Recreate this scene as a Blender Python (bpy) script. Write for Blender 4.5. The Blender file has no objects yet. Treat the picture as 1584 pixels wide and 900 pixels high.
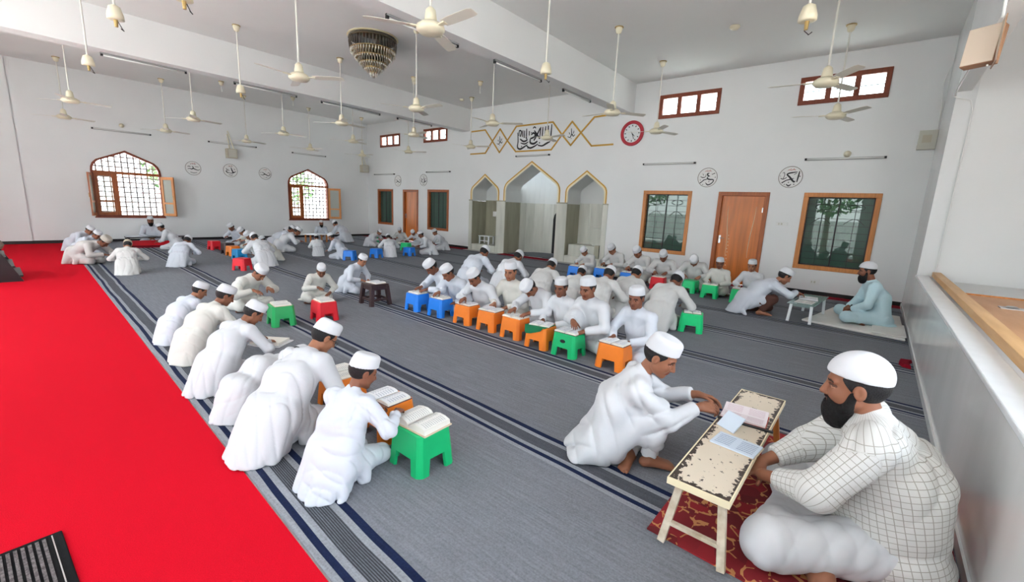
import bpy, math, random
import numpy as np
from mathutils import Vector, Matrix
random.seed(7)
SC = bpy.context.scene; COL = SC.collection

# ------------------------------------------------------------------ camera
def link(o, parent=None):
    COL.objects.link(o)
    if parent is not None: o.parent = parent
    return o
CAM_F, CAM_YAW, CAM_PITCH, CAM_ROLL, CAM_H = 672.37, math.radians(39.5987), math.radians(10.8893), math.radians(-2.51022), 1.5
_f = Vector((math.cos(CAM_PITCH) * math.cos(CAM_YAW), math.cos(CAM_PITCH) * math.sin(CAM_YAW), -math.sin(CAM_PITCH)))
_r = Vector((math.sin(CAM_YAW), -math.cos(CAM_YAW), 0)); _d = _f.cross(_r)
_c, _s = math.cos(CAM_ROLL), math.sin(CAM_ROLL)
_rx, _dn = _c * _r + _s * _d, -_s * _r + _c * _d
cd = bpy.data.cameras.new('camera'); cam = link(bpy.data.objects.new('camera', cd))
cd.sensor_width = 36; cd.lens = CAM_F / 1584 * 36; cd.clip_start = 0.02; cd.clip_end = 400
cam.matrix_world = Matrix(((_rx[0], -_dn[0], -_f[0], 0), (_rx[1], -_dn[1], -_f[1], 0), (_rx[2], -_dn[2], -_f[2], CAM_H), (0, 0, 0, 1)))
SC.camera = cam

# ------------------------------------------------------------------ sky, daylight, exposure
SC.view_settings.view_transform = 'Standard'; SC.view_settings.look = 'None'; SC.view_settings.gamma = 1
SC.view_settings.use_curve_mapping = False
SC.view_settings.exposure = -0.17
wd = bpy.data.worlds.new('sky'); SC.world = wd; wd.use_nodes = True
wn = wd.node_tree; bg = wn.nodes['Background']
tc = wn.nodes.new('ShaderNodeTexCoord'); sp = wn.nodes.new('ShaderNodeSeparateXYZ'); rp = wn.nodes.new('ShaderNodeValToRGB')
wn.links.new(tc.outputs['Generated'], sp.inputs[0]); wn.links.new(sp.outputs['Z'], rp.inputs[0]); wn.links.new(rp.outputs[0], bg.inputs[0])
rp.color_ramp.elements[0].position = 0.0; rp.color_ramp.elements[0].color = (0.93, 0.97, 1.0, 1)
rp.color_ramp.elements[1].position = 0.7; rp.color_ramp.elements[1].color = (0.70, 0.84, 1.0, 1)
bg.inputs[1].default_value = 10.5
sl = bpy.data.lights.new('sun', 'SUN'); sl.energy = 42; sl.angle = math.radians(3); sl.color = (1, 0.985, 0.96)
sun = link(bpy.data.objects.new('sun', sl)); sun.rotation_euler = Vector((0.36, 0.22, -0.9)).to_track_quat('-Z', 'Y').to_euler()
def area(name, loc, look, sx, sy, power, col=(1, 1, 1)):
    l = bpy.data.lights.new(name, 'AREA'); l.shape = 'RECTANGLE'; l.size = sx; l.size_y = sy; l.energy = power; l.color = col
    o = link(bpy.data.objects.new(name, l)); o.location = loc
    o.rotation_euler = (Vector(look) - Vector(loc)).to_track_quat('-Z', 'Y').to_euler(); l.cycles.is_portal = True; return o
# light portals: they only point the renderer at the sky seen through the verandah openings and the windows
XB0 = -2.6
VO = ((1.55, 0.8, 2.5), (5.7, 0.95, 3.2), (9.0, 1.35, 3.3), (12.3, 1.2, 3.3))      # verandah openings: centre, half width, height
for yc, hw, hz in VO:
    area('verandah_portal', (XB0 - 0.12, yc, hz / 2), (8, yc, hz / 2), hw * 2, hz, 1)
for xc in (2.8, 8.1):
    area('window_portal', (xc, 17.42, 1.66), (xc, 0, 1.66), 1.6, 1.95, 1)
for yc, hw, hz in VO[:3]:  # sky portals for the added upper openings of wall_back
    area('high_portal', (XB0 - 0.12, yc, 4.03), (8, yc, 4.03), 2.5, 0.75, 1)
area('balcony_portal', (1.3, -2.83, 2.1), (1.3, 5, 2.1), 5.8, 1.6, 1)
for yc in (0.95, 3.8, 12.75, 15.5):
    area('clerestory_portal', (10.98, yc, 3.97), (0, yc, 3.97), 1.4, 0.52, 1)
# ------------------------------------------------------------------ materials
def mat(name, col, rough=0.6, spec=0.35, noise=0, nscale=8, bump=0, bscale=60, metal=0, stretch=None, col2=None, coat=0, var=0):
    m = bpy.data.materials.new(name); m.use_nodes = True; nt = m.node_tree; b = nt.nodes['Principled BSDF']
    b.inputs['Base Color'].default_value = (*col, 1); b.inputs['Roughness'].default_value = rough
    b.inputs['Specular IOR Level'].default_value = spec; b.inputs['Metallic'].default_value = metal
    b.inputs['Coat Weight'].default_value = coat
    L = nt.links; tcn = nt.nodes.new('ShaderNodeTexCoord'); vec = tcn.outputs['Object']
    if stretch:
        mp = nt.nodes.new('ShaderNodeMapping'); mp.inputs['Scale'].default_value = stretch; L.new(vec, mp.inputs[0]); vec = mp.outputs[0]
    last = None
    if noise or col2:
        n = nt.nodes.new('ShaderNodeTexNoise'); n.inputs['Scale'].default_value = nscale; n.inputs['Detail'].default_value = 5; L.new(vec, n.inputs['Vector'])
        r = nt.nodes.new('ShaderNodeValToRGB'); L.new(n.outputs['Fac'], r.inputs[0])
        c2 = col2 if col2 else tuple(c * (1 - noise) for c in col)
        r.color_ramp.elements[0].position = 0.32; r.color_ramp.elements[0].color = (*c2, 1)
        r.color_ramp.elements[1].position = 0.68; r.color_ramp.elements[1].color = (*col, 1)
        L.new(r.outputs[0], b.inputs['Base Color']); last = r.outputs[0]
    if var:
        oi = nt.nodes.new('ShaderNodeObjectInfo'); mr = nt.nodes.new('ShaderNodeMapRange'); L.new(oi.outputs['Random'], mr.inputs[0])
        mr.inputs[3].default_value = 1 - var; mr.inputs[4].default_value = 1.0
        mx = nt.nodes.new('ShaderNodeMix'); mx.data_type = 'RGBA'; mx.blend_type = 'MULTIPLY'; mx.inputs[0].default_value = 1
        if last is not None: L.new(last, mx.inputs[6])
        else: mx.inputs[6].default_value = (*col, 1)
        L.new(mr.outputs[0], mx.inputs[7]); L.new(mx.outputs[2], b.inputs['Base Color'])
    if bump:
        n2 = nt.nodes.new('ShaderNodeTexNoise'); n2.inputs['Scale'].default_value = bscale; n2.inputs['Detail'].default_value = 3; L.new(vec, n2.inputs['Vector'])
        bp = nt.nodes.new('ShaderNodeBump'); bp.inputs['Strength'].default_value = bump; bp.inputs['Distance'].default_value = 0.01
        L.new(n2.outputs['Fac'], bp.inputs['Height']); L.new(bp.outputs[0], b.inputs['Normal'])
    return m
M = {}
M['wall'] = mat('wall_paint', (0.85, 0.855, 0.85), 0.65, 0.3, noise=0.03, nscale=1.3)
M['wall_cool'] = mat('wall_tiles_grey', (0.78, 0.79, 0.79), 0.25, 0.45, noise=0.06, nscale=1.5)
M['ceil'] = mat('ceiling_paint', (0.88, 0.88, 0.86), 0.8, 0.2, noise=0.03, nscale=0.8)
M['beam'] = mat('beam_paint', (0.85, 0.85, 0.84), 0.75, 0.2, noise=0.02, nscale=1)
M['floor'] = mat('floor_stone', (0.5, 0.49, 0.46), 0.4, 0.4, noise=0.1)
M['skirt'] = mat('dark_skirting', (0.02, 0.018, 0.018), 0.35)
M['frame'] = mat('red_brown_wood', (0.46, 0.125, 0.030), 0.4, 0.4, noise=0.35, nscale=5, stretch=(9, 9, 0.9))
M['frame_d'] = mat('dark_red_wood', (0.26, 0.055, 0.022), 0.45, 0.4, noise=0.3, nscale=5, stretch=(9, 9, 0.9))
M['frame_l'] = mat('orange_wood', (0.66, 0.25, 0.065), 0.4, 0.4, noise=0.25, nscale=5, stretch=(9, 9, 0.9))
M['door'] = mat('door_wood', (0.72, 0.205, 0.035), 0.32, 0.45, noise=0.32, nscale=3, stretch=(5, 5, 0.35))
M['inlay'] = mat('pale_inlay', (0.80, 0.55, 0.33), 0.4)
M['steel'] = mat('brushed_steel', (0.6, 0.6, 0.6), 0.3, metal=1)
M['gold'] = mat('gold_paint', (0.60, 0.33, 0.045), 0.45, 0.4)
M['cream'] = mat('cream_paint', (0.86, 0.76, 0.52), 0.6)
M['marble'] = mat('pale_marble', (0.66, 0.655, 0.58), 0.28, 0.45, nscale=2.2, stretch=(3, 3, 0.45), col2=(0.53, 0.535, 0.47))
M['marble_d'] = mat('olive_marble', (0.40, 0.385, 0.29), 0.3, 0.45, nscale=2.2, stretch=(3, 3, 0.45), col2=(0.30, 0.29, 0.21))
M['marble_w'] = mat('white_ledge_marble', (0.88, 0.90, 0.92), 0.3, 0.4, noise=0.05)
M['slab'] = mat('grey_streaked_marble', (0.90, 0.905, 0.89), 0.16, 0.6, nscale=1.6, stretch=(1.6, 1.6, 0.5), col2=(0.80, 0.805, 0.785))
M['niche'] = mat('niche_plaster', (0.72, 0.73, 0.71), 0.7, noise=0.04, nscale=2)
M['black'] = mat('black_paint', (0.012, 0.012, 0.013), 0.4)
M['ink'] = mat('black_lettering', (0.02, 0.02, 0.022), 0.5)
M['ink_red'] = mat('red_lettering', (0.45, 0.06, 0.04), 0.5)
M['ring'] = mat('brown_ring', (0.16, 0.12, 0.10), 0.5)
M['disc'] = mat('medallion_white', (0.82, 0.81, 0.79), 0.6)
M['fan'] = mat('ivory_enamel', (0.80, 0.735, 0.55), 0.35, 0.45)
M['blade'] = mat('fan_blade_enamel', (0.74, 0.71, 0.62), 0.4, 0.4)
M['rod'] = mat('rod_enamel', (0.74, 0.72, 0.66), 0.4, 0.4)
M['brass'] = mat('dull_brass', (0.45, 0.31, 0.12), 0.4, metal=0.6)
M['tubebody'] = mat('tube_batten', (0.33, 0.33, 0.32), 0.5)
M['tube'] = mat('unlit_tube_glass', (0.78, 0.78, 0.76), 0.25)
M['beige'] = mat('beige_plastic', (0.55, 0.49, 0.38), 0.5)
M['beige_l'] = mat('pale_grey_green_box', (0.60, 0.58, 0.50), 0.5)
M['white_pl'] = mat('white_plastic', (0.82, 0.82, 0.80), 0.4)
M['spk'] = mat('pale_speaker_cloth', (0.72, 0.60, 0.48), 0.8)
M['spk_s'] = mat('speaker_wood', (0.30, 0.16, 0.09), 0.5)
M['pine'] = mat('pine_wood', (0.72, 0.44, 0.20), 0.45, 0.4, nscale=2.5, stretch=(0.7, 7, 7), col2=(0.60, 0.33, 0.13))
M['ply'] = mat('pink_plywood', (0.66, 0.37, 0.20), 0.5, 0.35, nscale=1.8, stretch=(0.8, 5, 5), col2=(0.56, 0.29, 0.14))
M['crystal'] = mat('smoked_crystal', (0.36, 0.31, 0.24), 0.12, 0.8, noise=0.6, nscale=90)
M['crystal_l'] = mat('pale_crystal', (0.72, 0.68, 0.58), 0.1, 0.8, noise=0.3, nscale=90)
M['crystal_d'] = mat('dark_crystal', (0.10, 0.085, 0.065), 0.12, 0.8, noise=0.5, nscale=90)
M['red_plastic'] = mat('red_clock_rim', (0.45, 0.012, 0.03), 0.3, 0.5)
M['clock'] = mat('clock_face', (0.78, 0.80, 0.80), 0.4)
def plastic(n, c): M[n] = mat(n + '_plastic', c, 0.38, 0.45, noise=0.06, nscale=14, bump=0.05, bscale=160)
plastic('green', (0.006, 0.47, 0.16)); plastic('leaf', (0.02, 0.42, 0.12)); plastic('bright_green', (0.01, 0.66, 0.22))
plastic('orange', (0.90, 0.225, 0.020)); plastic('blue', (0.012, 0.215, 0.80)); plastic('red', (0.74, 0.008, 0.022)); plastic('brown', (0.050, 0.026, 0.026))
plastic('sky_blue', (0.02, 0.33, 0.72))
M['paper'] = mat('book_paper', (0.80, 0.77, 0.70), 0.8, 0.2)
M['cover'] = mat('book_cover', (0.70, 0.55, 0.40), 0.6)
M['cover_d'] = mat('dark_book_cover', (0.12, 0.05, 0.05), 0.5)
M['cloth_green'] = mat('green_book_cloth', (0.01, 0.17, 0.07), 0.85)
def cloth_mat(n, c, var=0.04, ns=0.03):
    M[n] = mat(n, c, 0.85, 0.15, noise=ns, nscale=5, bump=0.22, bscale=16, var=var)
cloth_mat('white_cotton', (0.67, 0.68, 0.71)); cloth_mat('bluish_cotton', (0.63, 0.66, 0.725)); cloth_mat('cream_cotton', (0.70, 0.69, 0.64))
cloth_mat('grey_cotton', (0.56, 0.53, 0.51)); cloth_mat('dull_cotton', (0.64, 0.635, 0.62)); cloth_mat('blue_cotton', (0.60, 0.80, 0.87))
cloth_mat('cap_white', (0.69, 0.70, 0.73), 0.03); cloth_mat('cap_tan', (0.50, 0.43, 0.33)); cloth_mat('cap_grey', (0.47, 0.43, 0.37)); cloth_mat('brown_cloth', (0.10, 0.045, 0.035))
M['hair'] = mat('black_hair', (0.012, 0.011, 0.012), 0.55, 0.3, bump=0.5, bscale=140)
M['beard'] = mat('black_beard', (0.010, 0.009, 0.009), 0.7, 0.2, bump=0.8, bscale=110)
M['eye_white'] = mat('eye_white', (0.75, 0.72, 0.68), 0.2); M['iris'] = mat('dark_iris', (0.02, 0.012, 0.008), 0.15)
M['lens'] = mat('spectacle_frame', (0.02, 0.02, 0.02), 0.3)
M['mat_white'] = mat('white_floor_mat', (0.86, 0.84, 0.80), 0.9, noise=0.08, nscale=4, bump=0.3, bscale=6)
M['rubber'] = mat('black_rubber', (0.012, 0.012, 0.013), 0.85, 0.08, bump=0.2, bscale=200)
M['rib'] = mat('grey_brush_rib', (0.24, 0.21, 0.21), 0.95, 0.05, noise=0.6, nscale=60, bump=0.6, bscale=200)
M['rack'] = mat('black_wood', (0.016, 0.012, 0.014), 0.35)
M['tan'] = mat('tan_cloth_bag', (0.36, 0.30, 0.23), 0.9, noise=0.3, nscale=14)
M['leaf_o'] = mat('tree_leaf', (0.09, 0.20, 0.045), 0.6, noise=0.5, nscale=2); M['bark'] = mat('tree_bark', (0.16, 0.11, 0.08), 0.9, noise=0.4)
M['ground'] = mat('sandy_ground', (0.68, 0.66, 0.61), 0.9, noise=0.15, nscale=0.7)
M['compound'] = mat('whitewashed_boundary', (0.75, 0.74, 0.72), 0.8, noise=0.06)

def skin_mat():
    m = bpy.data.materials.new('skin'); m.use_nodes = True; nt = m.node_tree; b = nt.nodes['Principled BSDF']; L = nt.links
    oi = nt.nodes.new('ShaderNodeObjectInfo'); r = nt.nodes.new('ShaderNodeValToRGB'); L.new(oi.outputs['Random'], r.inputs[0])
    e = r.color_ramp.elements; e[0].color = (0.36, 0.155, 0.085, 1); e[1].color = (0.20, 0.075, 0.042, 1)
    x = e.new(0.5); x.color = (0.28, 0.112, 0.062, 1)
    va = nt.nodes.new('ShaderNodeVertexColor'); va.layer_name = 'Col'
    mx = nt.nodes.new('ShaderNodeMix'); mx.data_type = 'RGBA'; mx.blend_type = 'MULTIPLY'; mx.inputs[0].default_value = 1
    L.new(r.outputs[0], mx.inputs[6]); L.new(va.outputs[0], mx.inputs[7]); L.new(mx.outputs[2], b.inputs['Base Color'])
    b.inputs['Roughness'].default_value = 0.5; b.inputs['Specular IOR Level'].default_value = 0.35
    return m
M['skin'] = skin_mat()

def glass_mat(name, tint, alpha, ior=1.5, gcol=(1, 1, 1), rough=0.01):
    m = bpy.data.materials.new(name); m.use_nodes = True; nt = m.node_tree; L = nt.links
    for n in list(nt.nodes): nt.nodes.remove(n)
    out = nt.nodes.new('ShaderNodeOutputMaterial'); tr = nt.nodes.new('ShaderNodeBsdfTransparent'); tr.inputs[0].default_value = (*tint, 1)
    df = nt.nodes.new('ShaderNodeBsdfDiffuse'); df.inputs[0].default_value = (*gcol, 1)
    gl = nt.nodes.new('ShaderNodeBsdfGlossy'); gl.inputs['Roughness'].default_value = rough; gl.inputs[0].default_value = (0.85, 0.95, 0.9, 1)
    fr = nt.nodes.new('ShaderNodeFresnel'); fr.inputs[0].default_value = ior
    m1 = nt.nodes.new('ShaderNodeMixShader'); m1.inputs[0].default_value = alpha; L.new(tr.outputs[0], m1.inputs[1]); L.new(df.outputs[0], m1.inputs[2])
    ge = nt.nodes.new('ShaderNodeNewGeometry'); fb = nt.nodes.new('ShaderNodeMath'); fb.operation = 'SUBTRACT'; fb.inputs[0].default_value = 1; L.new(ge.outputs['Backfacing'], fb.inputs[1])
    fm = nt.nodes.new('ShaderNodeMath'); fm.operation = 'MULTIPLY'; L.new(fr.outputs[0], fm.inputs[0]); L.new(fb.outputs[0], fm.inputs[1])
    m2 = nt.nodes.new('ShaderNodeMixShader'); L.new(fm.outputs[0], m2.inputs[0]); L.new(m1.outputs[0], m2.inputs[1]); L.new(gl.outputs[0], m2.inputs[2])
    L.new(m2.outputs[0], out.inputs[0]); return m
M['glass_green'] = glass_mat('green_tinted_reflective_glass', (0.012, 0.022, 0.017), 0.65, 1.6, (0.075, 0.145, 0.110))
M['glass_clear'] = glass_mat('clear_glass', (0.93, 0.97, 0.96), 0.03, 1.45, (0.8, 0.85, 0.8))
M['glass_frost'] = glass_mat('ribbed_grey_glass', (0.75, 0.77, 0.72), 0.6, 1.4, (0.52, 0.52, 0.46), 0.2)
M['glass_table'] = glass_mat('glass_table_top', (0.80, 0.92, 0.89), 0.35, 1.5, (0.62, 0.74, 0.74))

def carpet_mat():
    m = bpy.data.materials.new('grey_striped_carpet'); m.use_nodes = True; nt = m.node_tree; b = nt.nodes['Principled BSDF']; L = nt.links
    tcn = nt.nodes.new('ShaderNodeTexCoord'); s = nt.nodes.new('ShaderNodeSeparateXYZ'); L.new(tcn.outputs['Object'], s.inputs[0])
    a = nt.nodes.new('ShaderNodeMath'); a.operation = 'MULTIPLY_ADD'; L.new(s.outputs['Y'], a.inputs[0]); a.inputs[1].default_value = -0.04; L.new(s.outputs['X'], a.inputs[2])
    # a slow wander of the woven lines
    nz = nt.nodes.new('ShaderNodeTexNoise'); nz.inputs['Scale'].default_value = 0.9; L.new(tcn.outputs['Object'], nz.inputs['Vector'])
    w = nt.nodes.new('ShaderNodeMath'); w.operation = 'MULTIPLY_ADD'; L.new(nz.outputs['Fac'], w.inputs[0]); w.inputs[1].default_value = 0.05; L.new(a.outputs[0], w.inputs[2])
    a2 = nt.nodes.new('ShaderNodeMath'); a2.operation = 'SUBTRACT'; L.new(w.outputs[0], a2.inputs[0]); a2.inputs[1].default_value = 0.025
    mr = nt.nodes.new('ShaderNodeMapRange'); L.new(a2.outputs[0], mr.inputs[0]); mr.inputs[1].default_value = 0; mr.inputs[2].default_value = 1.4
    r = nt.nodes.new('ShaderNodeValToRGB'); r.color_ramp.interpolation = 'CONSTANT'; L.new(mr.outputs[0], r.inputs[0])
    G, N, LG, D = (0.198, 0.208, 0.235), (0.010, 0.017, 0.055), (0.285, 0.300, 0.330), (0.085, 0.092, 0.108)
    st = [(0, LG), (0.030, N), (0.062, LG), (0.098, D), (0.190, LG), (0.222, N), (0.258, G), (1.27, LG), (1.30, N), (1.33, LG)]
    e = r.color_ramp.elements
    e[0].position = 0; e[0].color = (*LG, 1); e[1].position = 0.030 / 1.4; e[1].color = (*N, 1)
    for p_, c_ in st[2:]:
        x = e.new(p_ / 1.4); x.color = (*c_, 1)
    # fine cross lines inside the dark band
    wv = nt.nodes.new('ShaderNodeMath'); wv.operation = 'MULTIPLY'; L.new(a2.outputs[0], wv.inputs[0]); wv.inputs[1].default_value = 2 * math.pi / 0.0105
    sn = nt.nodes.new('ShaderNodeMath'); sn.operation = 'SINE'; L.new(wv.outputs[0], sn.inputs[0])
    inb = nt.nodes.new('ShaderNodeMath'); inb.operation = 'COMPARE'; L.new(a2.outputs[0], inb.inputs[0]); inb.inputs[1].default_value = 0.144; inb.inputs[2].default_value = 0.044
    k = nt.nodes.new('ShaderNodeMath'); k.operation = 'MULTIPLY'; L.new(sn.outputs[0], k.inputs[0]); L.new(inb.outputs[0], k.inputs[1])
    k2 = nt.nodes.new('ShaderNodeMath'); k2.operation = 'MULTIPLY_ADD'; L.new(k.outputs[0], k2.inputs[0]); k2.inputs[1].default_value = 0.65; k2.inputs[2].default_value = 1.0
    mp = nt.nodes.new('ShaderNodeMapping'); mp.inputs['Scale'].default_value = (38, 1.6, 1); L.new(tcn.outputs['Object'], mp.inputs[0])
    n1 = nt.nodes.new('ShaderNodeTexNoise'); n1.inputs['Scale'].default_value = 2.2; n1.inputs['Detail'].default_value = 6; L.new(mp.outputs[0], n1.inputs['Vector'])
    n3 = nt.nodes.new('ShaderNodeTexNoise'); n3.inputs['Scale'].default_value = 120; n3.inputs['Detail'].default_value = 2; L.new(tcn.outputs['Object'], n3.inputs['Vector'])
    ad = nt.nodes.new('ShaderNodeMath'); ad.operation = 'ADD'; L.new(n1.outputs['Fac'], ad.inputs[0]); L.new(n3.outputs['Fac'], ad.inputs[1])
    m2 = nt.nodes.new('ShaderNodeMapRange'); L.new(ad.outputs[0], m2.inputs[0]); m2.inputs[1].default_value = 0.6; m2.inputs[2].default_value = 1.4; m2.inputs[3].default_value = 0.72; m2.inputs[4].default_value = 1.28
    k3 = nt.nodes.new('ShaderNodeMath'); k3.operation = 'MULTIPLY'; L.new(k2.outputs[0], k3.inputs[0]); L.new(m2.outputs[0], k3.inputs[1])
    mx = nt.nodes.new('ShaderNodeMix'); mx.data_type = 'RGBA'; mx.blend_type = 'MULTIPLY'; mx.inputs[0].default_value = 1
    L.new(r.outputs[0], mx.inputs[6]); L.new(k3.outputs[0], mx.inputs[7]); L.new(mx.outputs[2], b.inputs['Base Color'])
    b.inputs['Roughness'].default_value = 0.9; b.inputs['Specular IOR Level'].default_value = 0.15
    bp = nt.nodes.new('ShaderNodeBump'); bp.inputs['Strength'].default_value = 0.35; bp.inputs['Distance'].default_value = 0.004; L.new(ad.outputs[0], bp.inputs['Height']); L.new(bp.outputs[0], b.inputs['Normal'])
    return m
M['carpet'] = carpet_mat()
M['red_carpet'] = mat('red_carpet_pile', (0.74, 0.007, 0.024), 0.95, 0.04, nscale=260, col2=(0.60, 0.006, 0.018), bump=0.4, bscale=400)
M['red_strip'] = mat('maroon_carpet_strip', (0.30, 0.010, 0.025), 0.95, 0.1, noise=0.3, nscale=60)

def checked_mat():      # woven check of the seated man's tunic, laid along the cloth
    m = bpy.data.materials.new('checked_cotton'); m.use_nodes = True; nt = m.node_tree; b = nt.nodes['Principled BSDF']; L = nt.links
    at = nt.nodes.new('ShaderNodeAttribute'); at.attribute_name = 'weave'; s = nt.nodes.new('ShaderNodeSeparateXYZ'); L.new(at.outputs['Vector'], s.inputs[0])
    def line(sock, per, wdt):
        a = nt.nodes.new('ShaderNodeMath'); a.operation = 'DIVIDE'; L.new(sock, a.inputs[0]); a.inputs[1].default_value = per
        f = nt.nodes.new('ShaderNodeMath'); f.operation = 'FRACT'; L.new(a.outputs[0], f.inputs[0])
        c = nt.nodes.new('ShaderNodeMath'); c.operation = 'LESS_THAN'; L.new(f.outputs[0], c.inputs[0]); c.inputs[1].default_value = wdt; return c.outputs[0]
    u = line(s.outputs['X'], 0.0245, 0.105); v = line(s.outputs['Y'], 0.0245, 0.105)
    mxm = nt.nodes.new('ShaderNodeMath'); mxm.operation = 'MAXIMUM'; L.new(u, mxm.inputs[0]); L.new(v, mxm.inputs[1])
    mx = nt.nodes.new('ShaderNodeMix'); mx.data_type = 'RGBA'; L.new(mxm.outputs[0], mx.inputs[0]); mx.inputs[6].default_value = (0.66, 0.655, 0.635, 1); mx.inputs[7].default_value = (0.36, 0.345, 0.31, 1)
    L.new(mx.outputs[2], b.inputs['Base Color']); b.inputs['Roughness'].default_value = 0.85; b.inputs['Specular IOR Level'].default_value = 0.15
    return m
M['checked'] = checked_mat()

def print_mat(name, paper, ink, rows, col=(0.75, 0.73, 0.68)):
    """page with printed lines: uses the page's own x/y (0..1)"""
    m = bpy.data.materials.new(name); m.use_nodes = True; nt = m.node_tree; b = nt.nodes['Principled BSDF']; L = nt.links
    tcn = nt.nodes.new('ShaderNodeTexCoord'); s = nt.nodes.new('ShaderNodeSeparateXYZ'); L.new(tcn.outputs['Generated'], s.inputs[0])
    def mth(op, a, b_=None, c=None):
        n = nt.nodes.new('ShaderNodeMath'); n.operation = op
        for i, q in enumerate((a, b_, c)):
            if q is None: continue
            if isinstance(q, (int, float)): n.inputs[i].default_value = q
            else: L.new(q, n.inputs[i])
        return n.outputs[0]
    fx = mth('FRACT', mth('MULTIPLY', s.outputs['X'], 1))
    row = mth('LESS_THAN', mth('ABSOLUTE', mth('SUBTRACT', mth('FRACT', mth('MULTIPLY', fx, rows)), 0.5)), 0.22)
    inx = mth('LESS_THAN', mth('ABSOLUTE', mth('SUBTRACT', fx, 0.5)), 0.40)
    half = mth('FRACT', mth('MULTIPLY', s.outputs['Y'], 2)); iny = mth('LESS_THAN', mth('ABSOLUTE', mth('SUBTRACT', half, 0.5)), 0.36)
    nz = nt.nodes.new('ShaderNodeTexNoise'); nz.inputs['Scale'].default_value = 70; nz.inputs['Detail'].default_value = 2; L.new(tcn.outputs['Generated'], nz.inputs['Vector'])
    wd_ = mth('GREATER_THAN', nz.outputs['Fac'], 0.45)
    f = mth('MULTIPLY', mth('MULTIPLY', row, inx), mth('MULTIPLY', iny, wd_))
    mx = nt.nodes.new('ShaderNodeMix'); mx.data_type = 'RGBA'; L.new(f, mx.inputs[0]); mx.inputs[6].default_value = (*paper, 1); mx.inputs[7].default_value = (*ink, 1)
    L.new(mx.outputs[2], b.inputs['Base Color']); b.inputs['Roughness'].default_value = 0.7; return m
M['page'] = print_mat('printed_page', (0.80, 0.79, 0.75), (0.42, 0.42, 0.42), 13)
M['page_w'] = print_mat('white_printed_page', (0.83, 0.84, 0.86), (0.42, 0.45, 0.52), 9)
M['page_b'] = print_mat('blue_printed_page', (0.62, 0.70, 0.80), (0.25, 0.32, 0.45), 8)
M['page_p'] = print_mat('pink_edged_page', (0.82, 0.74, 0.76), (0.62, 0.45, 0.50), 9)

def rug_mat():
    m = bpy.data.materials.new('patterned_red_rug'); m.use_nodes = True; nt = m.node_tree; b = nt.nodes['Principled BSDF']; L = nt.links
    tcn = nt.nodes.new('ShaderNodeTexCoord')
    mp = nt.nodes.new('ShaderNodeMapping'); mp.inputs['Scale'].default_value = (1, 1, 1); L.new(tcn.outputs['Object'], mp.inputs[0])
    nz = nt.nodes.new('ShaderNodeTexNoise'); nz.inputs['Scale'].default_value = 6; L.new(mp.outputs[0], nz.inputs['Vector'])
    va = nt.nodes.new('ShaderNodeVectorMath'); va.operation = 'SCALE'; L.new(nz.outputs['Color'], va.inputs[0]); va.inputs['Scale'].default_value = 0.10
    vb = nt.nodes.new('ShaderNodeVectorMath'); vb.operation = 'ADD'; L.new(mp.outputs[0], vb.inputs[0]); L.new(va.outputs[0], vb.inputs[1])
    v1 = nt.nodes.new('ShaderNodeTexVoronoi'); v1.feature = 'DISTANCE_TO_EDGE'; v1.inputs['Scale'].default_value = 11; L.new(vb.outputs[0], v1.inputs['Vector'])
    v2 = nt.nodes.new('ShaderNodeTexVoronoi'); v2.inputs['Scale'].default_value = 11; L.new(vb.outputs[0], v2.inputs['Vector'])
    s2 = nt.nodes.new('ShaderNodeSeparateColor'); L.new(v2.outputs['Color'], s2.inputs[0])
    lt = nt.nodes.new('ShaderNodeMath'); lt.operation = 'LESS_THAN'; L.new(v1.outputs['Distance'], lt.inputs[0]); lt.inputs[1].default_value = 0.07
    g = nt.nodes.new('ShaderNodeMath'); g.operation = 'GREATER_THAN'; L.new(s2.outputs[0], g.inputs[0]); g.inputs[1].default_value = 0.25
    nb_ = nt.nodes.new('ShaderNodeTexNoise'); nb_.inputs['Scale'].default_value = 19; L.new(mp.outputs[0], nb_.inputs['Vector'])
    gb = nt.nodes.new('ShaderNodeMath'); gb.operation = 'GREATER_THAN'; L.new(nb_.outputs['Fac'], gb.inputs[0]); gb.inputs[1].default_value = 0.475
    gg = nt.nodes.new('ShaderNodeMath'); gg.operation = 'MULTIPLY'; L.new(g.outputs[0], gg.inputs[0]); L.new(gb.outputs[0], gg.inputs[1])
    f = nt.nodes.new('ShaderNodeMath'); f.operation = 'MULTIPLY'; L.new(lt.outputs[0], f.inputs[0]); L.new(gg.outputs[0], f.inputs[1])
    r = nt.nodes.new('ShaderNodeMix'); r.data_type = 'RGBA'; L.new(s2.outputs[1], r.inputs[0]); r.inputs[6].default_value = (0.15, 0.006, 0.010, 1); r.inputs[7].default_value = (0.33, 0.010, 0.018, 1)
    mx = nt.nodes.new('ShaderNodeMix'); mx.data_type = 'RGBA'; L.new(f.outputs[0], mx.inputs[0]); L.new(r.outputs[2], mx.inputs[6]); mx.inputs[7].default_value = (0.58, 0.25, 0.09, 1)
    L.new(mx.outputs[2], b.inputs['Base Color']); b.inputs['Roughness'].default_value = 0.85
    return m
M['rug'] = rug_mat()

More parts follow.
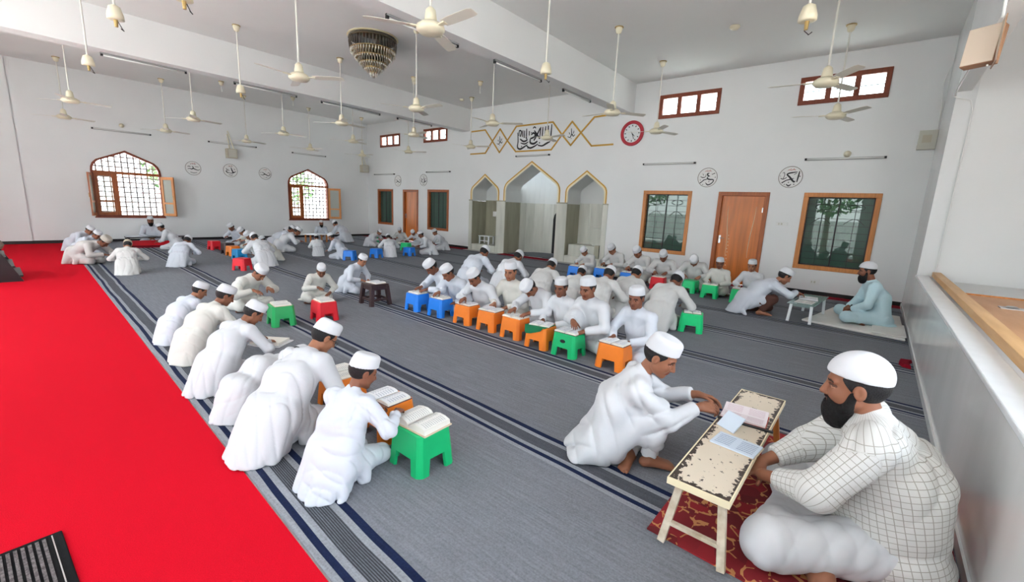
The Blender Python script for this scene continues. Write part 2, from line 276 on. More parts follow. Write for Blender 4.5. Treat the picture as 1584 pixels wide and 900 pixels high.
def worn_mat():         # cream paint flaked off dark board, more along the edges
    m = bpy.data.materials.new('flaked_cream_paint'); m.use_nodes = True; nt = m.node_tree; b = nt.nodes['Principled BSDF']; L = nt.links
    tcn = nt.nodes.new('ShaderNodeTexCoord'); s = nt.nodes.new('ShaderNodeSeparateXYZ'); L.new(tcn.outputs['Generated'], s.inputs[0])
    def mth(op, a, b_=None):
        n = nt.nodes.new('ShaderNodeMath'); n.operation = op
        for i, q in enumerate((a, b_)):
            if q is None: continue
            if isinstance(q, (int, float)): n.inputs[i].default_value = q
            else: L.new(q, n.inputs[i])
        return n.outputs[0]
    ex = mth('MULTIPLY', mth('MINIMUM', s.outputs['X'], mth('SUBTRACT', 1, s.outputs['X'])), 4.6)
    eyy = mth('MINIMUM', s.outputs['Y'], mth('SUBTRACT', 1, s.outputs['Y']))
    e = mth('MINIMUM', ex, eyy)
    nz = nt.nodes.new('ShaderNodeTexNoise'); nz.inputs['Scale'].default_value = 34; nz.inputs['Detail'].default_value = 6; nz.inputs['Roughness'].default_value = 0.62; L.new(tcn.outputs['Object'], nz.inputs['Vector'])
    t = mth('ADD', nz.outputs['Fac'], mth('MINIMUM', mth('MULTIPLY', e, 1.7), 0.26))
    f = mth('GREATER_THAN', t, 0.62)
    mx = nt.nodes.new('ShaderNodeMix'); mx.data_type = 'RGBA'; L.new(f, mx.inputs[0]); mx.inputs[6].default_value = (0.045, 0.028, 0.02, 1); mx.inputs[7].default_value = (0.72, 0.62, 0.49, 1)
    L.new(mx.outputs[2], b.inputs['Base Color']); b.inputs['Roughness'].default_value = 0.5; return m
M['worn'] = worn_mat()
M['worn_leg'] = mat('cream_painted_leg', (0.72, 0.64, 0.52), 0.5, noise=0.0, nscale=20, col2=(0.50, 0.40, 0.28))
# ------------------------------------------------------------------ mesh helpers
class MB:
    def __init__(s): s.v = []; s.f = []
    def add(s, vs, fs):
        o = len(s.v); s.v += [tuple(v) for v in vs]; s.f += [tuple(i + o for i in f) for f in fs]; return s
    def box(s, x0, y0, z0, x1, y1, z1):
        return s.add([(x0, y0, z0), (x1, y0, z0), (x1, y1, z0), (x0, y1, z0), (x0, y0, z1), (x1, y0, z1), (x1, y1, z1), (x0, y1, z1)],
                     [(0, 3, 2, 1), (4, 5, 6, 7), (0, 1, 5, 4), (1, 2, 6, 5), (2, 3, 7, 6), (3, 0, 4, 7)])
    def bar(s, a, b, w, h, up=(0, 0, 1)):
        a, b = Vector(a), Vector(b); d = (b - a).normalized(); u = Vector(up)
        x = d.cross(u)
        if x.length < 1e-5: x = d.cross(Vector((1, 0, 0)))
        x.normalize(); u = x.cross(d)
        vs = []
        for p in (a, b):
            for sx, sz in ((-1, -1), (1, -1), (1, 1), (-1, 1)): vs.append(p + x * sx * w / 2 + u * sz * h / 2)
        return s.add(vs, [(0, 1, 2, 3), (7, 6, 5, 4), (0, 4, 5, 1), (1, 5, 6, 2), (2, 6, 7, 3), (3, 7, 4, 0)])
    def tube(s, pts, r, n=8, caps=True):
        pts = [Vector(p) for p in pts]; rs = r if isinstance(r, (list, tuple)) else [r] * len(pts); vs = []; fs = []
        ref = Vector((0, 0, 1))
        for i, p in enumerate(pts):
            d = (pts[min(i + 1, len(pts) - 1)] - pts[max(i - 1, 0)]).normalized()
            if abs(d.dot(ref)) > 0.95: ref = Vector((1, 0, 0))
            x = d.cross(ref).normalized(); y = d.cross(x)
            vs += [p + (x * math.cos(2 * math.pi * k / n) + y * math.sin(2 * math.pi * k / n)) * rs[i] for k in range(n)]
        for i in range(len(pts) - 1):
            for k in range(n): fs.append((i * n + k, i * n + (k + 1) % n, (i + 1) * n + (k + 1) % n, (i + 1) * n + k))
        if caps: fs += [tuple(range(n))[::-1], tuple(range((len(pts) - 1) * n, len(pts) * n))]
        return s.add(vs, fs)
    def lathe(s, prof, n=20, c=(0, 0, 0)):
        vs = []; fs = []
        for r, z in prof: vs += [(c[0] + r * math.cos(2 * math.pi * k / n), c[1] + r * math.sin(2 * math.pi * k / n), c[2] + z) for k in range(n)]
        for i in range(len(prof) - 1):
            for k in range(n): fs.append((i * n + k, i * n + (k + 1) % n, (i + 1) * n + (k + 1) % n, (i + 1) * n + k))
        fs += [tuple(range(n))[::-1], tuple(range((len(prof) - 1) * n, len(prof) * n))]
        return s.add(vs, fs)
    def prism(s, poly, f0, f1):
        """poly: 2-D points; f0/f1 map (u, v) to the two end planes"""
        n = len(poly)
        return s.add([f0(*p) for p in poly] + [f1(*p) for p in poly],
                     [tuple(range(n))[::-1], tuple(range(n, 2 * n))] + [(k, (k + 1) % n, n + (k + 1) % n, n + k) for k in range(n)])
    def band(s, inner, outer, f0, f1, closed=True):
        """frame between two outlines with as many points each"""
        n = len(inner); vs = [f0(*p) for p in inner] + [f0(*p) for p in outer] + [f1(*p) for p in inner] + [f1(*p) for p in outer]; fs = []
        for k in range(n if closed else n - 1):
            j = (k + 1) % n
            fs += [(k, j, n + j, n + k), (2 * n + k, 3 * n + k, 3 * n + j, 2 * n + j), (k, 2 * n + k, 2 * n + j, j), (n + k, n + j, 3 * n + j, 3 * n + k)]
        if not closed:
            for k in (0, n - 1): fs.append((k, n + k, 3 * n + k, 2 * n + k))
        return s.add(vs, fs)
    def mesh(s, name, smooth=False):
        me = bpy.data.meshes.new(name); me.from_pydata(s.v, [], s.f); me.validate()
        import bmesh
        b = bmesh.new(); b.from_mesh(me); bmesh.ops.recalc_face_normals(b, faces=b.faces); b.to_mesh(me); b.free()
        if smooth: me.polygons.foreach_set('use_smooth', [True] * len(me.polygons))
        return me
    def build(s, name, m, parent=None, smooth=False, bevel=0, loc=None, rot=None):
        me = s.mesh(name, smooth); me.materials.append(m if not isinstance(m, str) else M[m])
        o = link(bpy.data.objects.new(name, me), parent)
        if bevel:
            md = o.modifiers.new('bevel', 'BEVEL'); md.width = bevel; md.segments = 2; md.limit_method = 'ANGLE'
        if loc: o.location = loc
        if rot: o.rotation_euler = rot
        return o
def tag(o, label=None, cat=None, group=None, kind=None):
    for k, v in (('label', label), ('category', cat), ('group', group), ('kind', kind)):
        if v: o[k] = v
    return o
def thing(name, loc=(0, 0, 0), rz=0, label=None, cat=None, group=None):
    o = link(bpy.data.objects.new(name, None)); o.location = loc; o.rotation_euler = (0, 0, rz); o.empty_display_size = 0.1
    return tag(o, label, cat, group)
def struct(o): o['kind'] = 'structure'; return o
def smooth_by_angle(o, ang=40):
    me = o.data; me.polygons.foreach_set('use_smooth', [True] * len(me.polygons)); me.set_sharp_from_angle(angle=math.radians(ang)); return o
def copy_thing(src, label=None, group=None, loc=None, rz=None):
    r = src.copy(); link(r)
    def rec(a, b):
        for ch in a.children:
            c = ch.copy(); link(c); c.parent = b; c.matrix_parent_inverse = ch.matrix_parent_inverse.copy(); rec(ch, c)
    rec(src, r)
    if label: r['label'] = label
    if group: r['group'] = group
    if loc: r.location = loc
    if rz is not None: r.rotation_euler = (0, 0, rz)
    return r

XD, YW, YR, XB, ZC = 10.71, 17.14, -0.51, -2.6, 4.62
fX = lambda x: (lambda u, v: (x, u, v))       # plane x = const, (u, v) = (y, z)
fY = lambda y: (lambda u, v: (u, y, v))       # plane y = const, (u, v) = (x, z)

def holed_wall(name, fa, fb, outer, holes, m):
    """wall slab between the planes fa and fb with openings cut through"""
    import bmesh
    b = bmesh.new(); loops = []
    for side, f in ((0, fa), (1, fb)):
        es = []; lp = []
        for poly in [outer] + holes:
            vs = [b.verts.new(f(*p)) for p in poly]; lp.append(vs)
            es += [b.edges.new((vs[i], vs[(i + 1) % len(vs)])) for i in range(len(vs))]
        bmesh.ops.triangle_fill(b, use_beauty=True, use_dissolve=False, edges=es); loops.append(lp)
    for a, c in zip(loops[0], loops[1]):
        n = len(a)
        for i in range(n): b.faces.new((a[i], a[(i + 1) % n], c[(i + 1) % n], c[i]))
    bmesh.ops.recalc_face_normals(b, faces=b.faces)
    me = bpy.data.meshes.new(name); b.to_mesh(me); b.free(); me.materials.append(M[m])
    return struct(link(bpy.data.objects.new(name, me)))
rect = lambda a, z0, b, z1: [(a, z0), (b, z0), (b, z1), (a, z1)]

# ------------------------------------------------------------------ the hall
struct(MB().box(XB - 0.3, YR - 2.2, -0.12, XD + 2.2, YW + 0.25, 0.0).build('floor', 'floor'))
struct(MB().box(XB - 0.3, YR - 2.2, ZC, XD + 0.5, YW + 0.25, ZC + 0.2).build('ceiling', 'ceil'))
struct(MB().box(XB, 5.15, 3.92, XD, 5.47, ZC).build('trim_1', 'beam'))          # the two deep ceiling beams
struct(MB().box(XB, 10.98, 3.93, XD, 11.33, ZC).build('trim_2', 'beam'))

def arch_pts(yc, w, zs, za, zb=1.67, n=5):
    """pointed opening: straight jambs, short round shoulder, straight slopes; from right foot to left foot (increasing y)"""
    top = za - zs; pts = [(yc - w, zb), (yc - w, zs)]
    k = top * 0.30
    c = [(0.985, 0.10), (0.95, 0.19), (0.90, 0.255), (0.84, 0.31)]
    L = [(yc - w * a, zs + top * t) for a, t in c]
    return pts + L + [(yc, za)] + [(2 * yc - y, z) for y, z in L[::-1]] + [(yc + w, zs), (yc + w, zb)]
AR = [(10.215, 0.565, 1.95, 2.44), (8.295, 0.995, 2.02, 2.79), (6.375, 0.575, 1.98, 2.48)]
def full_arch(a, z0=0.0):
    p = arch_pts(*a); return [(p[0][0], z0)] + p[1:-1] + [(p[-1][0], z0)]
win_r, win_m = (0.06, 0.515, 1.285, 2.045), (3.505, 0.54, 4.69, 2.055)
door_n = (1.895, 0.0, 2.915, 2.045)
win_f1, win_f2, door_f = (15.34, 0.57, 16.41, 2.01), (11.98, 0.54, 13.15, 2.015), (13.72, 0.0, 14.66, 2.0)
cl = [(0.257, 3.74, 1.654, 4.255), (3.13, 3.735, 4.51, 4.268), (14.85, 3.66, 16.19, 4.14), (12.1, 3.69, 13.4, 4.165)]
nh = [rect(*r) for r in [win_r, win_m, win_f1, win_f2] + cl]
outl = [(YR, 0)]
for d in (door_n,): outl += [(d[0], 0), (d[0], d[3]), (d[2], d[3]), (d[2], 0)]
for a in AR[::-1]: outl += full_arch(a)
for d in (door_f,): outl += [(d[0], 0), (d[0], d[3]), (d[2], d[3]), (d[2], 0)]
outl += [(YW + 0.25, 0), (YW + 0.25, ZC), (YR, ZC)]
holed_wall('wall_front', fX(XD), fX(XD + 0.24), outl, nh, 'wall')

# window wall with two pointed windows
def arch_win(x0, x1, z0, zs, za):
    c = (x0 + x1) / 2; w = (x1 - x0) / 2; t = za - zs
    s = [(1, 0), (0.985, 0.16), (0.93, 0.34), (0.82, 0.50)]
    return [(c - w, z0)] + [(c - w * a, zs + t * b) for a, b in s] + [(c, za)] + [(c + w * a, zs + t * b) for a, b in s[::-1]] + [(c + w, z0)]
AW = [(2.0, 3.58, 0.735, 2.03, 2.63, 1.945), (7.345, 8.90, 0.69, 2.00, 2.60, 1.93)]
holed_wall('wall_left', fY(YW), fY(YW + 0.24), [(XB, 0), (XD + 0.24, 0), (XD + 0.24, ZC), (XB, ZC)], [arch_win(*a[:5]) for a in AW], 'wall')
struct(MB().box(XB, YW - 0.05, 0, 0.70, YW, ZC).build('trim_3', 'wall'))       # shallow pier in the far left corner
# verandah side, behind the camera
vo = [rect(yc - hw, 0.0, yc + hw, hz) for yc, hw, hz in VO]
o_ = [(YR - 0.2, 0)]
for q in vo: o_ += [q[0], q[3], q[2], q[1]]
o_ += [(YW + 0.24, 0), (YW + 0.24, ZC), (YR - 0.2, ZC)]
holed_wall('wall_back', fX(XB - 0.24), fX(XB), o_, [rect(yc - 1.25, 3.66, yc + 1.25, 4.40) for yc, hw, hz in VO[:3]], 'wall')  # upper row of unseen openings added to brighten the hall
# right side: low clad wall, deep opening above it, upper fascia
struct(MB().box(XB, YR - 0.14, 0, 8.65, YR, 0.755).build('wall_right', 'slab'))
struct(MB().box(8.65, YR - 0.2, 0, XD + 0.24, YR, ZC).build('wall_right.001', 'wall_cool'))
struct(MB().box(XB, YR - 0.14, 3.29, 8.65, YR, ZC).build('wall_right.002', 'wall'))
struct(MB().box(8.65, YR - 2.2, 0, 8.85, YR - 0.2, ZC).build('wall_right.003', 'wall'))
struct(MB().box(XB, YR - 2.3, 0, 8.85, YR - 2.2, 1.35).box(XB, YR - 2.3, 2.85, 8.85, YR - 2.2, ZC).box(XB, YR - 2.3, 1.0, XB + 0.8, YR - 2.2, 3.2).box(4.1, YR - 2.3, 1.0, 8.85, YR - 2.2, 3.2).build('wall_right.004', 'wall'))
struct(MB().box(XB - 0.24, YR - 2.2, 0, XB, YR - 0.2, ZC).build('wall_back.001', 'wall'))
# skirtings
sk = MB()
for a, b in ((YR, 1.895), (2.915, 5.66), (10.93, 13.72), (14.66, YW)): sk.box(XD - 0.014, a, 0.0, XD, b, 0.085)
struct(sk.build('baseboard_front', 'skirt'))
struct(MB().box(0.70, YW - 0.014, 0, XD, YW, 0.085).box(XB, YW - 0.064, 0, 0.70, YW - 0.05, 0.085).build('baseboard_left', 'skirt'))
struct(MB().box(XB, YR, 0, XD, YR + 0.012, 0.07).build('baseboard_right', 'slab'))
struct(MB().box(XB, YR - 0.645 + 0.51, 0.755, 8.66, YR + 0.012, 0.785).build('trim_4', 'marble_w', bevel=0.006))    # white ledge on the low wall

# verandah outside the wall_back openings: paved floor, plus an unseen roof slab added to block the sun
struct(MB().box(XB - 2.2, YR - 2, -0.14, XB - 0.24, YW + 0.3, -0.02).build('floor.002', 'floor'))
struct(MB().box(XB - 1.75, YR - 2, 3.5, XB - 0.24, YW + 0.3, 3.65).build('trim_5', 'wall'))
# ------------------------------------------------------------------ prayer niches
tr = MB(); tc_ = MB()
def off(poly, d, yc):
    """outline pushed outwards by d (approximate miter)"""
    n = len(poly); out = []
    for i, (y, z) in enumerate(poly):
        a = poly[max(i - 1, 0)]; b = poly[min(i + 1, n - 1)]
        e1 = Vector((y - a[0], z - a[1])); e2 = Vector((b[0] - y, b[1] - z))
        if e1.length < 1e-6: e1 = e2
        if e2.length < 1e-6: e2 = e1
        e1.normalize(); e2.normalize()
        n1 = Vector((-e1[1], e1[0])); n2 = Vector((-e2[1], e2[0])); m_ = (n1 + n2); m_.normalize()
        k = d / max(0.5, m_.dot(n1)); out.append((y + m_[0] * k, z + m_[1] * k))
    return out
niche = thing('prayer_niche_facade', (XD, 8.3, 0), 0, 'triple pointed-arch prayer niche with gold trim and marble piers in the far wall', 'prayer niche')
W0 = lambda x: (lambda u, v: (x - XD, u - 8.3, v))
for i, a in enumerate(AR):
    p = arch_pts(*a, zb=1.70)
    MB().band(p, off(p, 0.048, a[0]), W0(XD + 0.02), W0(XD - 0.012), closed=False).build('cream_arch_trim', 'cream', niche)
    q = off(p, 0.048, a[0])
    MB().band(q, off(p, 0.082, a[0]), W0(XD), W0(XD - 0.018), closed=False).build('gold_arch_trim', 'gold', niche)
# marble piers and jambs below the band, deep reveals
for y0, y1 in ((5.655, 5.80), (6.95, 7.30), (9.29, 9.65), (10.78, 10.925)):
    MB().box(-0.022, y0 - 8.3, 0, 0.0, y1 - 8.3, 1.665).build('marble_pier_face', 'marble', niche, bevel=0.004)
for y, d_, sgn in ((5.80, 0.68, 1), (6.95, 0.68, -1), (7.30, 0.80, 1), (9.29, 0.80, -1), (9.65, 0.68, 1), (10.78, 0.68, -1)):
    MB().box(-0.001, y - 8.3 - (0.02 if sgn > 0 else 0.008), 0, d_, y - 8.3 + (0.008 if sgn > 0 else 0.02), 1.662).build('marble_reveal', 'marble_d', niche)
for y0, y1 in ((5.65, 5.80), (6.945, 7.305), (9.285, 9.655), (10.775, 10.93)):
    MB().box(-0.030, y0 - 8.3, 1.665, 0.05, y1 - 8.3, 1.70).build('pier_band', 'marble_d', niche)
def shell(name, a, depth, z0, mat_up, mat_dn):
    """side and rear walls of a side niche: marble below the band, plaster above"""
    p = full_arch((a[0], a[1] - 0.006, a[2] - 0.006, a[3] - 0.010), 1.664)
    MB().band(p, off(p, 0.03, a[0]), W0(XD + 0.0), W0(XD + depth), closed=False).build('niche_vault', mat_up, niche)
    MB().prism(p, W0(XD + depth), W0(XD + depth + 0.04)).build('niche_rear_plaster', mat_up, niche)
    n = 3; w = 2 * a[1] / n
    for k in range(n):
        y0 = a[0] - a[1] + k * w
        MB().box(depth - 0.012, y0 - 8.3 + 0.003, 0, depth + 0.02, y0 + w - 8.3 - 0.003, 1.70).build('marble_slab', mat_dn, niche)
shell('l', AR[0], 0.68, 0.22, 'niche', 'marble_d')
shell('r', AR[2], 0.68, 0.22, 'niche', 'marble')
# the middle niche ends in a half-round wall of upright marble slabs
R0, NS = 0.995, 9
def cyl(k, x0=0.72): t = math.pi * k / NS; return (x0 + R0 * 0.85 * math.sin(t), AR[1][0] - 8.3 - R0 * math.cos(t))
for k in range(NS):
    (xa, ya), (xb, yb) = cyl(k), cyl(k + 1)
    s_ = MB(); nx, ny = (yb - ya), -(xb - xa); l_ = math.hypot(nx, ny); nx, ny = nx / l_ * 0.03, ny / l_ * 0.03
    g = 0.003
    pa = (xa + (xb - xa) * g / l_, ya + (yb - ya) * g / l_); pb = (xb - (xb - xa) * g / l_, yb - (yb - ya) * g / l_)
    s_.prism([pa, pb, (pb[0] + nx, pb[1] + ny), (pa[0] + nx, pa[1] + ny)], lambda u, v: (u, v, 0), lambda u, v: (u, v, 1.66)); s_.build('marble_slab', 'marble', niche)
up = MB()
for k in range(NS * 2):
    (xa, ya), (xb, yb) = cyl(k / 2), cyl(k / 2 + 0.5); q_ = 1.035; c0 = AR[1][0] - 8.3; up.add([(0.70 + (x_ - 0.70) * q_, c0 + (y_ - c0) * q_, z_) for x_, y_, z_ in ((xa, ya, 0), (xb, yb, 0), (xb, yb, 3.0), (xa, ya, 3.0))], [(0, 1, 2, 3)])
up.build('niche_apse_plaster', 'niche', niche, smooth=True)
p = full_arch((AR[1][0], AR[1][1] - 0.006, AR[1][2] - 0.006, AR[1][3] - 0.010), 1.664); MB().band(p, off(p, 0.03, 0), W0(XD), W0(XD + 0.73), closed=False).build('niche_vault', 'niche', niche)
MB().box(0.7, -1.1, 2.95, 1.7, 1.1, 3.0).build('apse_cover', 'niche', niche)
MB().box(0.2, -1.05, 0.0, 1.7, 1.05, 0.012).build('niche_carpet', 'carpet', niche)
# black panel standing for the darkness inside a pointed doorway, right of the apse
dk = MB(); c0 = AR[1][0] - 8.3
(xa, ya), (xb, yb) = cyl(4.25), cyl(4.95)
def inward(x, y, q): return (0.72 + (x - 0.72) * q, c0 + (y - c0) * q)
pl_ = [(0.0, 0.02), (1, 0.02), (1, 1.16), (0.85, 1.30), (0.5, 1.40), (0.15, 1.30), (0, 1.16)]
def dkp(q): return lambda u, v: (*inward(xa + (xb - xa) * u, ya + (yb - ya) * u, q), v)
dk.prism(pl_, dkp(0.965), dkp(0.935)).build('doorway_dark_panel', 'black', niche)
# raised marble floors of the side niches and the pulpit steps
MB().box(-0.015, 9.66 - 8.3, 0, 0.68, 10.77 - 8.3, 0.215).build('raised_floor', 'marble', niche, bevel=0.004)
MB().box(-0.015, 5.81 - 8.3, 0, 0.68, 6.94 - 8.3, 0.20).build('raised_floor', 'marble', niche, bevel=0.004)
MB().box(0.12, 6.02 - 8.3, 0.20, 0.68, 6.90 - 8.3, 0.52).build('pulpit_step', 'marble', niche, bevel=0.004)
MB().box(0.40, 5.84 - 8.3, 0.52, 0.68, 6.30 - 8.3, 1.02).build('pulpit_step', 'marble', niche, bevel=0.004)
MB().box(-0.01, 5.83 - 8.3, 0.20, 0.14, 5.97 - 8.3, 0.56).build('pulpit_rail', 'marble_d', niche)
MB().box(0.655, 9.86 - 8.3, 1.18, 0.668, 10.06 - 8.3, 1.29).box(0.655, 10.2 - 8.3, 1.16, 0.668, 10.42 - 8.3, 1.33).build('notice_plate', 'white_pl', niche)
# wall thickness closing the facade behind the piers
for y0, y1 in ((6.95, 7.30), (9.29, 9.65)):
    MB().box(0.245, y0 - 8.295, 0, 0.78, y1 - 8.305, 3.0).build('pier_core', 'niche', niche)

# ------------------------------------------------------------------ windows and doors of the front wall
def wood_frame(r, name, m, dep=0.10, wd_=0.085, parent=None, proud=0.025):
    y0, z0, y1, z1 = r; b = []
    for a in ((y0, z0, y1, z0 + wd_), (y0, z1 - wd_, y1, z1), (y0, z0 + wd_, y0 + wd_, z1 - wd_), (y1 - wd_, z0 + wd_, y1, z1 - wd_)):
        b.append(MB().box(XD - proud, a[0], a[1], XD + dep, a[2], a[3]).build(name, m, parent, bevel=0.006))
    return b
def front_window(n, r, deco=True):
    y0, z0, y1, z1 = r
    w = link(bpy.data.objects.new('window_%d' % n, None)); struct(w)
    wood_frame(r, 'frame_member', 'frame_l' if n < 3 else 'frame', parent=w)
    a, b = y0 + 0.085, y1 - 0.085; c, d = z0 + 0.085, z1 - 0.085; mid = (a + b) / 2
    for (p, q, x) in ((a, mid + 0.02, XD + 0.055), (mid - 0.02, b, XD + 0.075)):
        MB().box(x, p, c, x + 0.006, q, d).build('pane', 'glass_green', w)
        MB().box(x - 0.006, p, c, x + 0.012, p + 0.022, d).box(x - 0.006, q - 0.022, c, x + 0.012, q, d).box(x - 0.006, p, c, x + 0.012, q, c + 0.022).box(x - 0.006, p, d - 0.022, x + 0.012, q, d).build('sash', 'rack', w)
    g = MB(); xg = XD + 0.022; k = 0
    n_h = 10
    for i in range(1, n_h): g.box(xg, a, c + (d - c) * i / n_h - 0.004, xg + 0.008, b, c + (d - c) * i / n_h + 0.004)
    for i in range(1, 4): g.box(xg, a + (b - a) * i / 4 - 0.004, c, xg + 0.008, a + (b - a) * i / 4 + 0.004, d)
    if deco:
        for yy in (a + (b - a) * 0.25, a + (b - a) * 0.75):
            zc = c + (d - c) * 0.86
            ring = [(yy + 0.13 * math.cos(t) * (1 if abs(math.cos(t)) > .3 else .8), zc + 0.055 * math.sin(t)) for t in [k_ * math.pi / 8 for k_ in range(17)]]
            g.tube([(xg, *p_) for p_ in ring], 0.005, 5)
            arcp = [(yy - 0.16 + 0.32 * t, c + (d - c) * 0.62 + 0.11 * math.sin(math.pi * t)) for t in [k_ / 8 for k_ in range(9)]]
            g.tube([(xg, *p_) for p_ in arcp], 0.005, 5)
    g.build('grille', 'black', w)
front_window(1, win_r); front_window(2, win_m); front_window(3, win_f2, False); front_window(4, win_f1, False)
def clerestory(n, r):
    y0, z0, y1, z1 = r
    w = link(bpy.data.objects.new('window_%d' % n, None)); struct(w)
    wood_frame(r, 'frame_member', 'frame_d', parent=w, wd_=0.085, dep=0.045)
    pw = (y1 - y0 - 0.17 - 0.18) / 3
    for k in (1, 2):
        yy = y0 + 0.085 + k * (pw + 0.09) - 0.09
        MB().box(XD - 0.02, yy, z0 + 0.085, XD + 0.045, yy + 0.09, z1 - 0.085).build('mullion', 'frame_d', w, bevel=0.005)
    for k in range(3):
        yy = y0 + 0.085 + k * (pw + 0.09)
        MB().box(XD + 0.015, yy, z0 + 0.085, XD + 0.021, yy + pw, z1 - 0.085).build('pane', 'glass_clear', w)
        b = MB().box(XD + 0.07, yy, (z0 + z1) / 2 - 0.008, XD + 0.08, yy + pw, (z0 + z1) / 2 + 0.008)
        b.box(XD + 0.045, yy + pw - 0.02, z0 + 0.1, XD + 0.06, yy + pw - 0.008, z0 + 0.26); b.build('window_bar', 'tubebody', w)
for i, r in enumerate(cl): clerestory(5 + i, r)
def wood_door(n, r, deco):
    y0, z0, y1, z1 = r
    d = link(bpy.data.objects.new('door_%d' % n, None)); struct(d)
    for a in ((y0, z1 - 0.085, y1, z1), (y0, 0.0, y0 + 0.085, z1 - 0.085), (y1 - 0.085, 0.0, y1, z1 - 0.085)):
        MB().box(XD - 0.03, a[0], a[1], XD + 0.14, a[2], a[3]).build('frame_member', 'frame', d, bevel=0.006)
    MB().box(XD + 0.045, y0 + 0.085, 0.01, XD + 0.085, y1 - 0.085, z1 - 0.085).build('leaf', 'door', d)
    MB().box(XD + 0.03, y0 + 0.09, z1 - 0.12, XD + 0.05, y0 + 0.10, z1 - 0.095)
    if deco:
        ln = MB()
        for yy, s_ in ((y0 + 0.27, 1), (y1 - 0.27, -1)):
            pts = [(XD + 0.041, yy + s_ * (0.030 * math.sin((z - 0.3) * 3.2) - 0.012), z) for z in [0.62 + 0.07 * k for k in range(17)]]
            ln.tube(pts, [0.003 + 0.008 * math.sin(math.pi * k / 16) for k in range(17)], 5)
        ln.build('pale_inlay', 'inlay', d)
        dots = MB()
        for k in range(10): dots.box(XD + 0.038, y1 - 0.33 + 0.012 * (k % 2), 0.40 + 0.075 * k, XD + 0.046, y1 - 0.312 + 0.012 * (k % 2), 0.425 + 0.075 * k)
        dots.build('inlay_dots', 'inlay', d)
        for yy in (y0 + 0.094,):
            hb = MB(); hb.box(XD + 0.02, yy, 1.62, XD + 0.045, yy + 0.02, 1.72).box(XD + 0.02, yy, 0.35, XD + 0.045, yy + 0.02, 0.45); hb.build('hinge', 'steel', d)
    h = MB().box(XD + 0.03, y1 - 0.15, 0.90, XD + 0.045, y1 - 0.105, 1.08).build('lock_plate', 'steel', d, bevel=0.004)
    MB().tube([(XD + 0.03, y1 - 0.128, 1.02), (XD - 0.005, y1 - 0.128, 1.02), (XD - 0.008, y1 - 0.22, 1.02)], 0.009, 8).build('door_handle', 'steel', d)
wood_door(1, door_n, True); wood_door(2, door_f, False)

# ------------------------------------------------------------------ pointed windows of the left wall
def pointed_window(n, A, left_open, right_open, leaf):
    x0, x1, z0, zs, za, zt = A
    w = link(bpy.data.objects.new('window_%d' % n, None)); struct(w)
    o_ = arch_win(x0, x1, z0, zs, za); i_ = arch_win(x0 + 0.055, x1 - 0.055, z0 + 0.05, zs - 0.005, za - 0.065)
    MB().band(i_, o_, fY(YW - 0.03), fY(YW + 0.11)).build('frame', 'frame_d', w)
    MB().box(x0 + 0.03, YW - 0.025, zt, x1 - 0.03, YW + 0.10, zt + 0.07).build('transom', 'frame', w, bevel=0.005)
    xm = x0 + 0.05 + leaf
    MB().box(xm - 0.04, YW - 0.02, z0 + 0.04, xm + 0.05, YW + 0.10, zt).build('mullion', 'frame', w, bevel=0.005)
    # closed leaf on the left
    lf = MB(); a, b = x0 + 0.05, xm - 0.03
    for q in ((a, z0 + 0.05, a + 0.09, zt), (b - 0.05, z0 + 0.05, b, zt), (a + 0.09, z0 + 0.05, b - 0.05, z0 + 0.13), (a + 0.09, zt - 0.06, b - 0.05, zt), (a + 0.09, z0 + 0.42, b - 0.05, z0 + 0.47)): lf.box(q[0], YW - 0.01, q[1], q[2], YW + 0.045, q[3])
    lf = lf.build('closed_leaf', 'frame', w)
    MB().box(a + 0.09, YW + 0.015, z0 + 0.13, b - 0.05, YW + 0.02, z0 + 0.42).build('pane', 'glass_clear', lf)
    MB().box(a + 0.09, YW + 0.015, z0 + 0.47, b - 0.05, YW + 0.02, zt - 0.06).build('pane', 'glass_clear', lf)
    def shutter(hx, ang, m):
        s_ = link(bpy.data.objects.new('open_shutter', None), w); s_.location = (hx, YW - 0.035, 0); s_.rotation_euler = (0, 0, ang)
        L_, h0, h1 = 0.47, z0 + 0.04, zt
        f = MB()
        for q in ((0, h0, 0.075, h1), (L_ - 0.075, h0, L_, h1), (0.075, h0, L_ - 0.075, h0 + 0.08), (0.075, h1 - 0.08, L_ - 0.075, h1), (0.075, h0 + 0.36, L_ - 0.075, h0 + 0.41)): f.box(q[0], -0.018, q[1], q[2], 0.018, q[3])
        f.build('shutter_frame', m, s_)
        MB().box(0.075, -0.003, h0 + 0.08, L_ - 0.075, 0.003, h0 + 0.36).box(0.075, -0.003, h0 + 0.41, L_ - 0.075, 0.003, h1 - 0.08).build('ribbed_pane', 'glass_frost', s_)
        MB().tube([(L_ - 0.04, -0.03, h0 + 0.5), (L_ - 0.04, -0.03, h0 + 0.62)], 0.008, 6).build('handle', 'brass', s_)
    if left_open is not None: shutter(x0 + 0.02, left_open, 'frame')
    if right_open is not None: shutter(x1 - 0.02, right_open, 'frame_l')
    g = MB(); st = 0.142
    for k in range(1, int((x1 - x0) / st) + 1):
        x = x0 + k * st
        if x < x1 - 0.02: g.box(x - 0.018, YW + 0.16, z0, x + 0.018, YW + 0.174, min(za, za - (za - zs) * 0.75 * abs(x - (x0 + x1) / 2) / ((x1 - x0) / 2)))
    for k in range(1, int((za - z0) / st) + 1):
        z = z0 + k * st; hw = (x1 - x0) / 2
        if z > zs: hw *= max(0, min(1, 1.15 * (1 - (z - zs) / (za - zs))))
        if hw > 0.05: g.box((x0 + x1) / 2 - hw, YW + 0.165, z - 0.018, (x0 + x1) / 2 + hw, YW + 0.179, z + 0.018)
    g.build('grille', 'tubebody', w)
    MB().box(x0 - 0.02, YW - 0.02, z0 - 0.035, x1 + 0.02, YW + 0.2, z0).build('sill', 'frame_d', w)
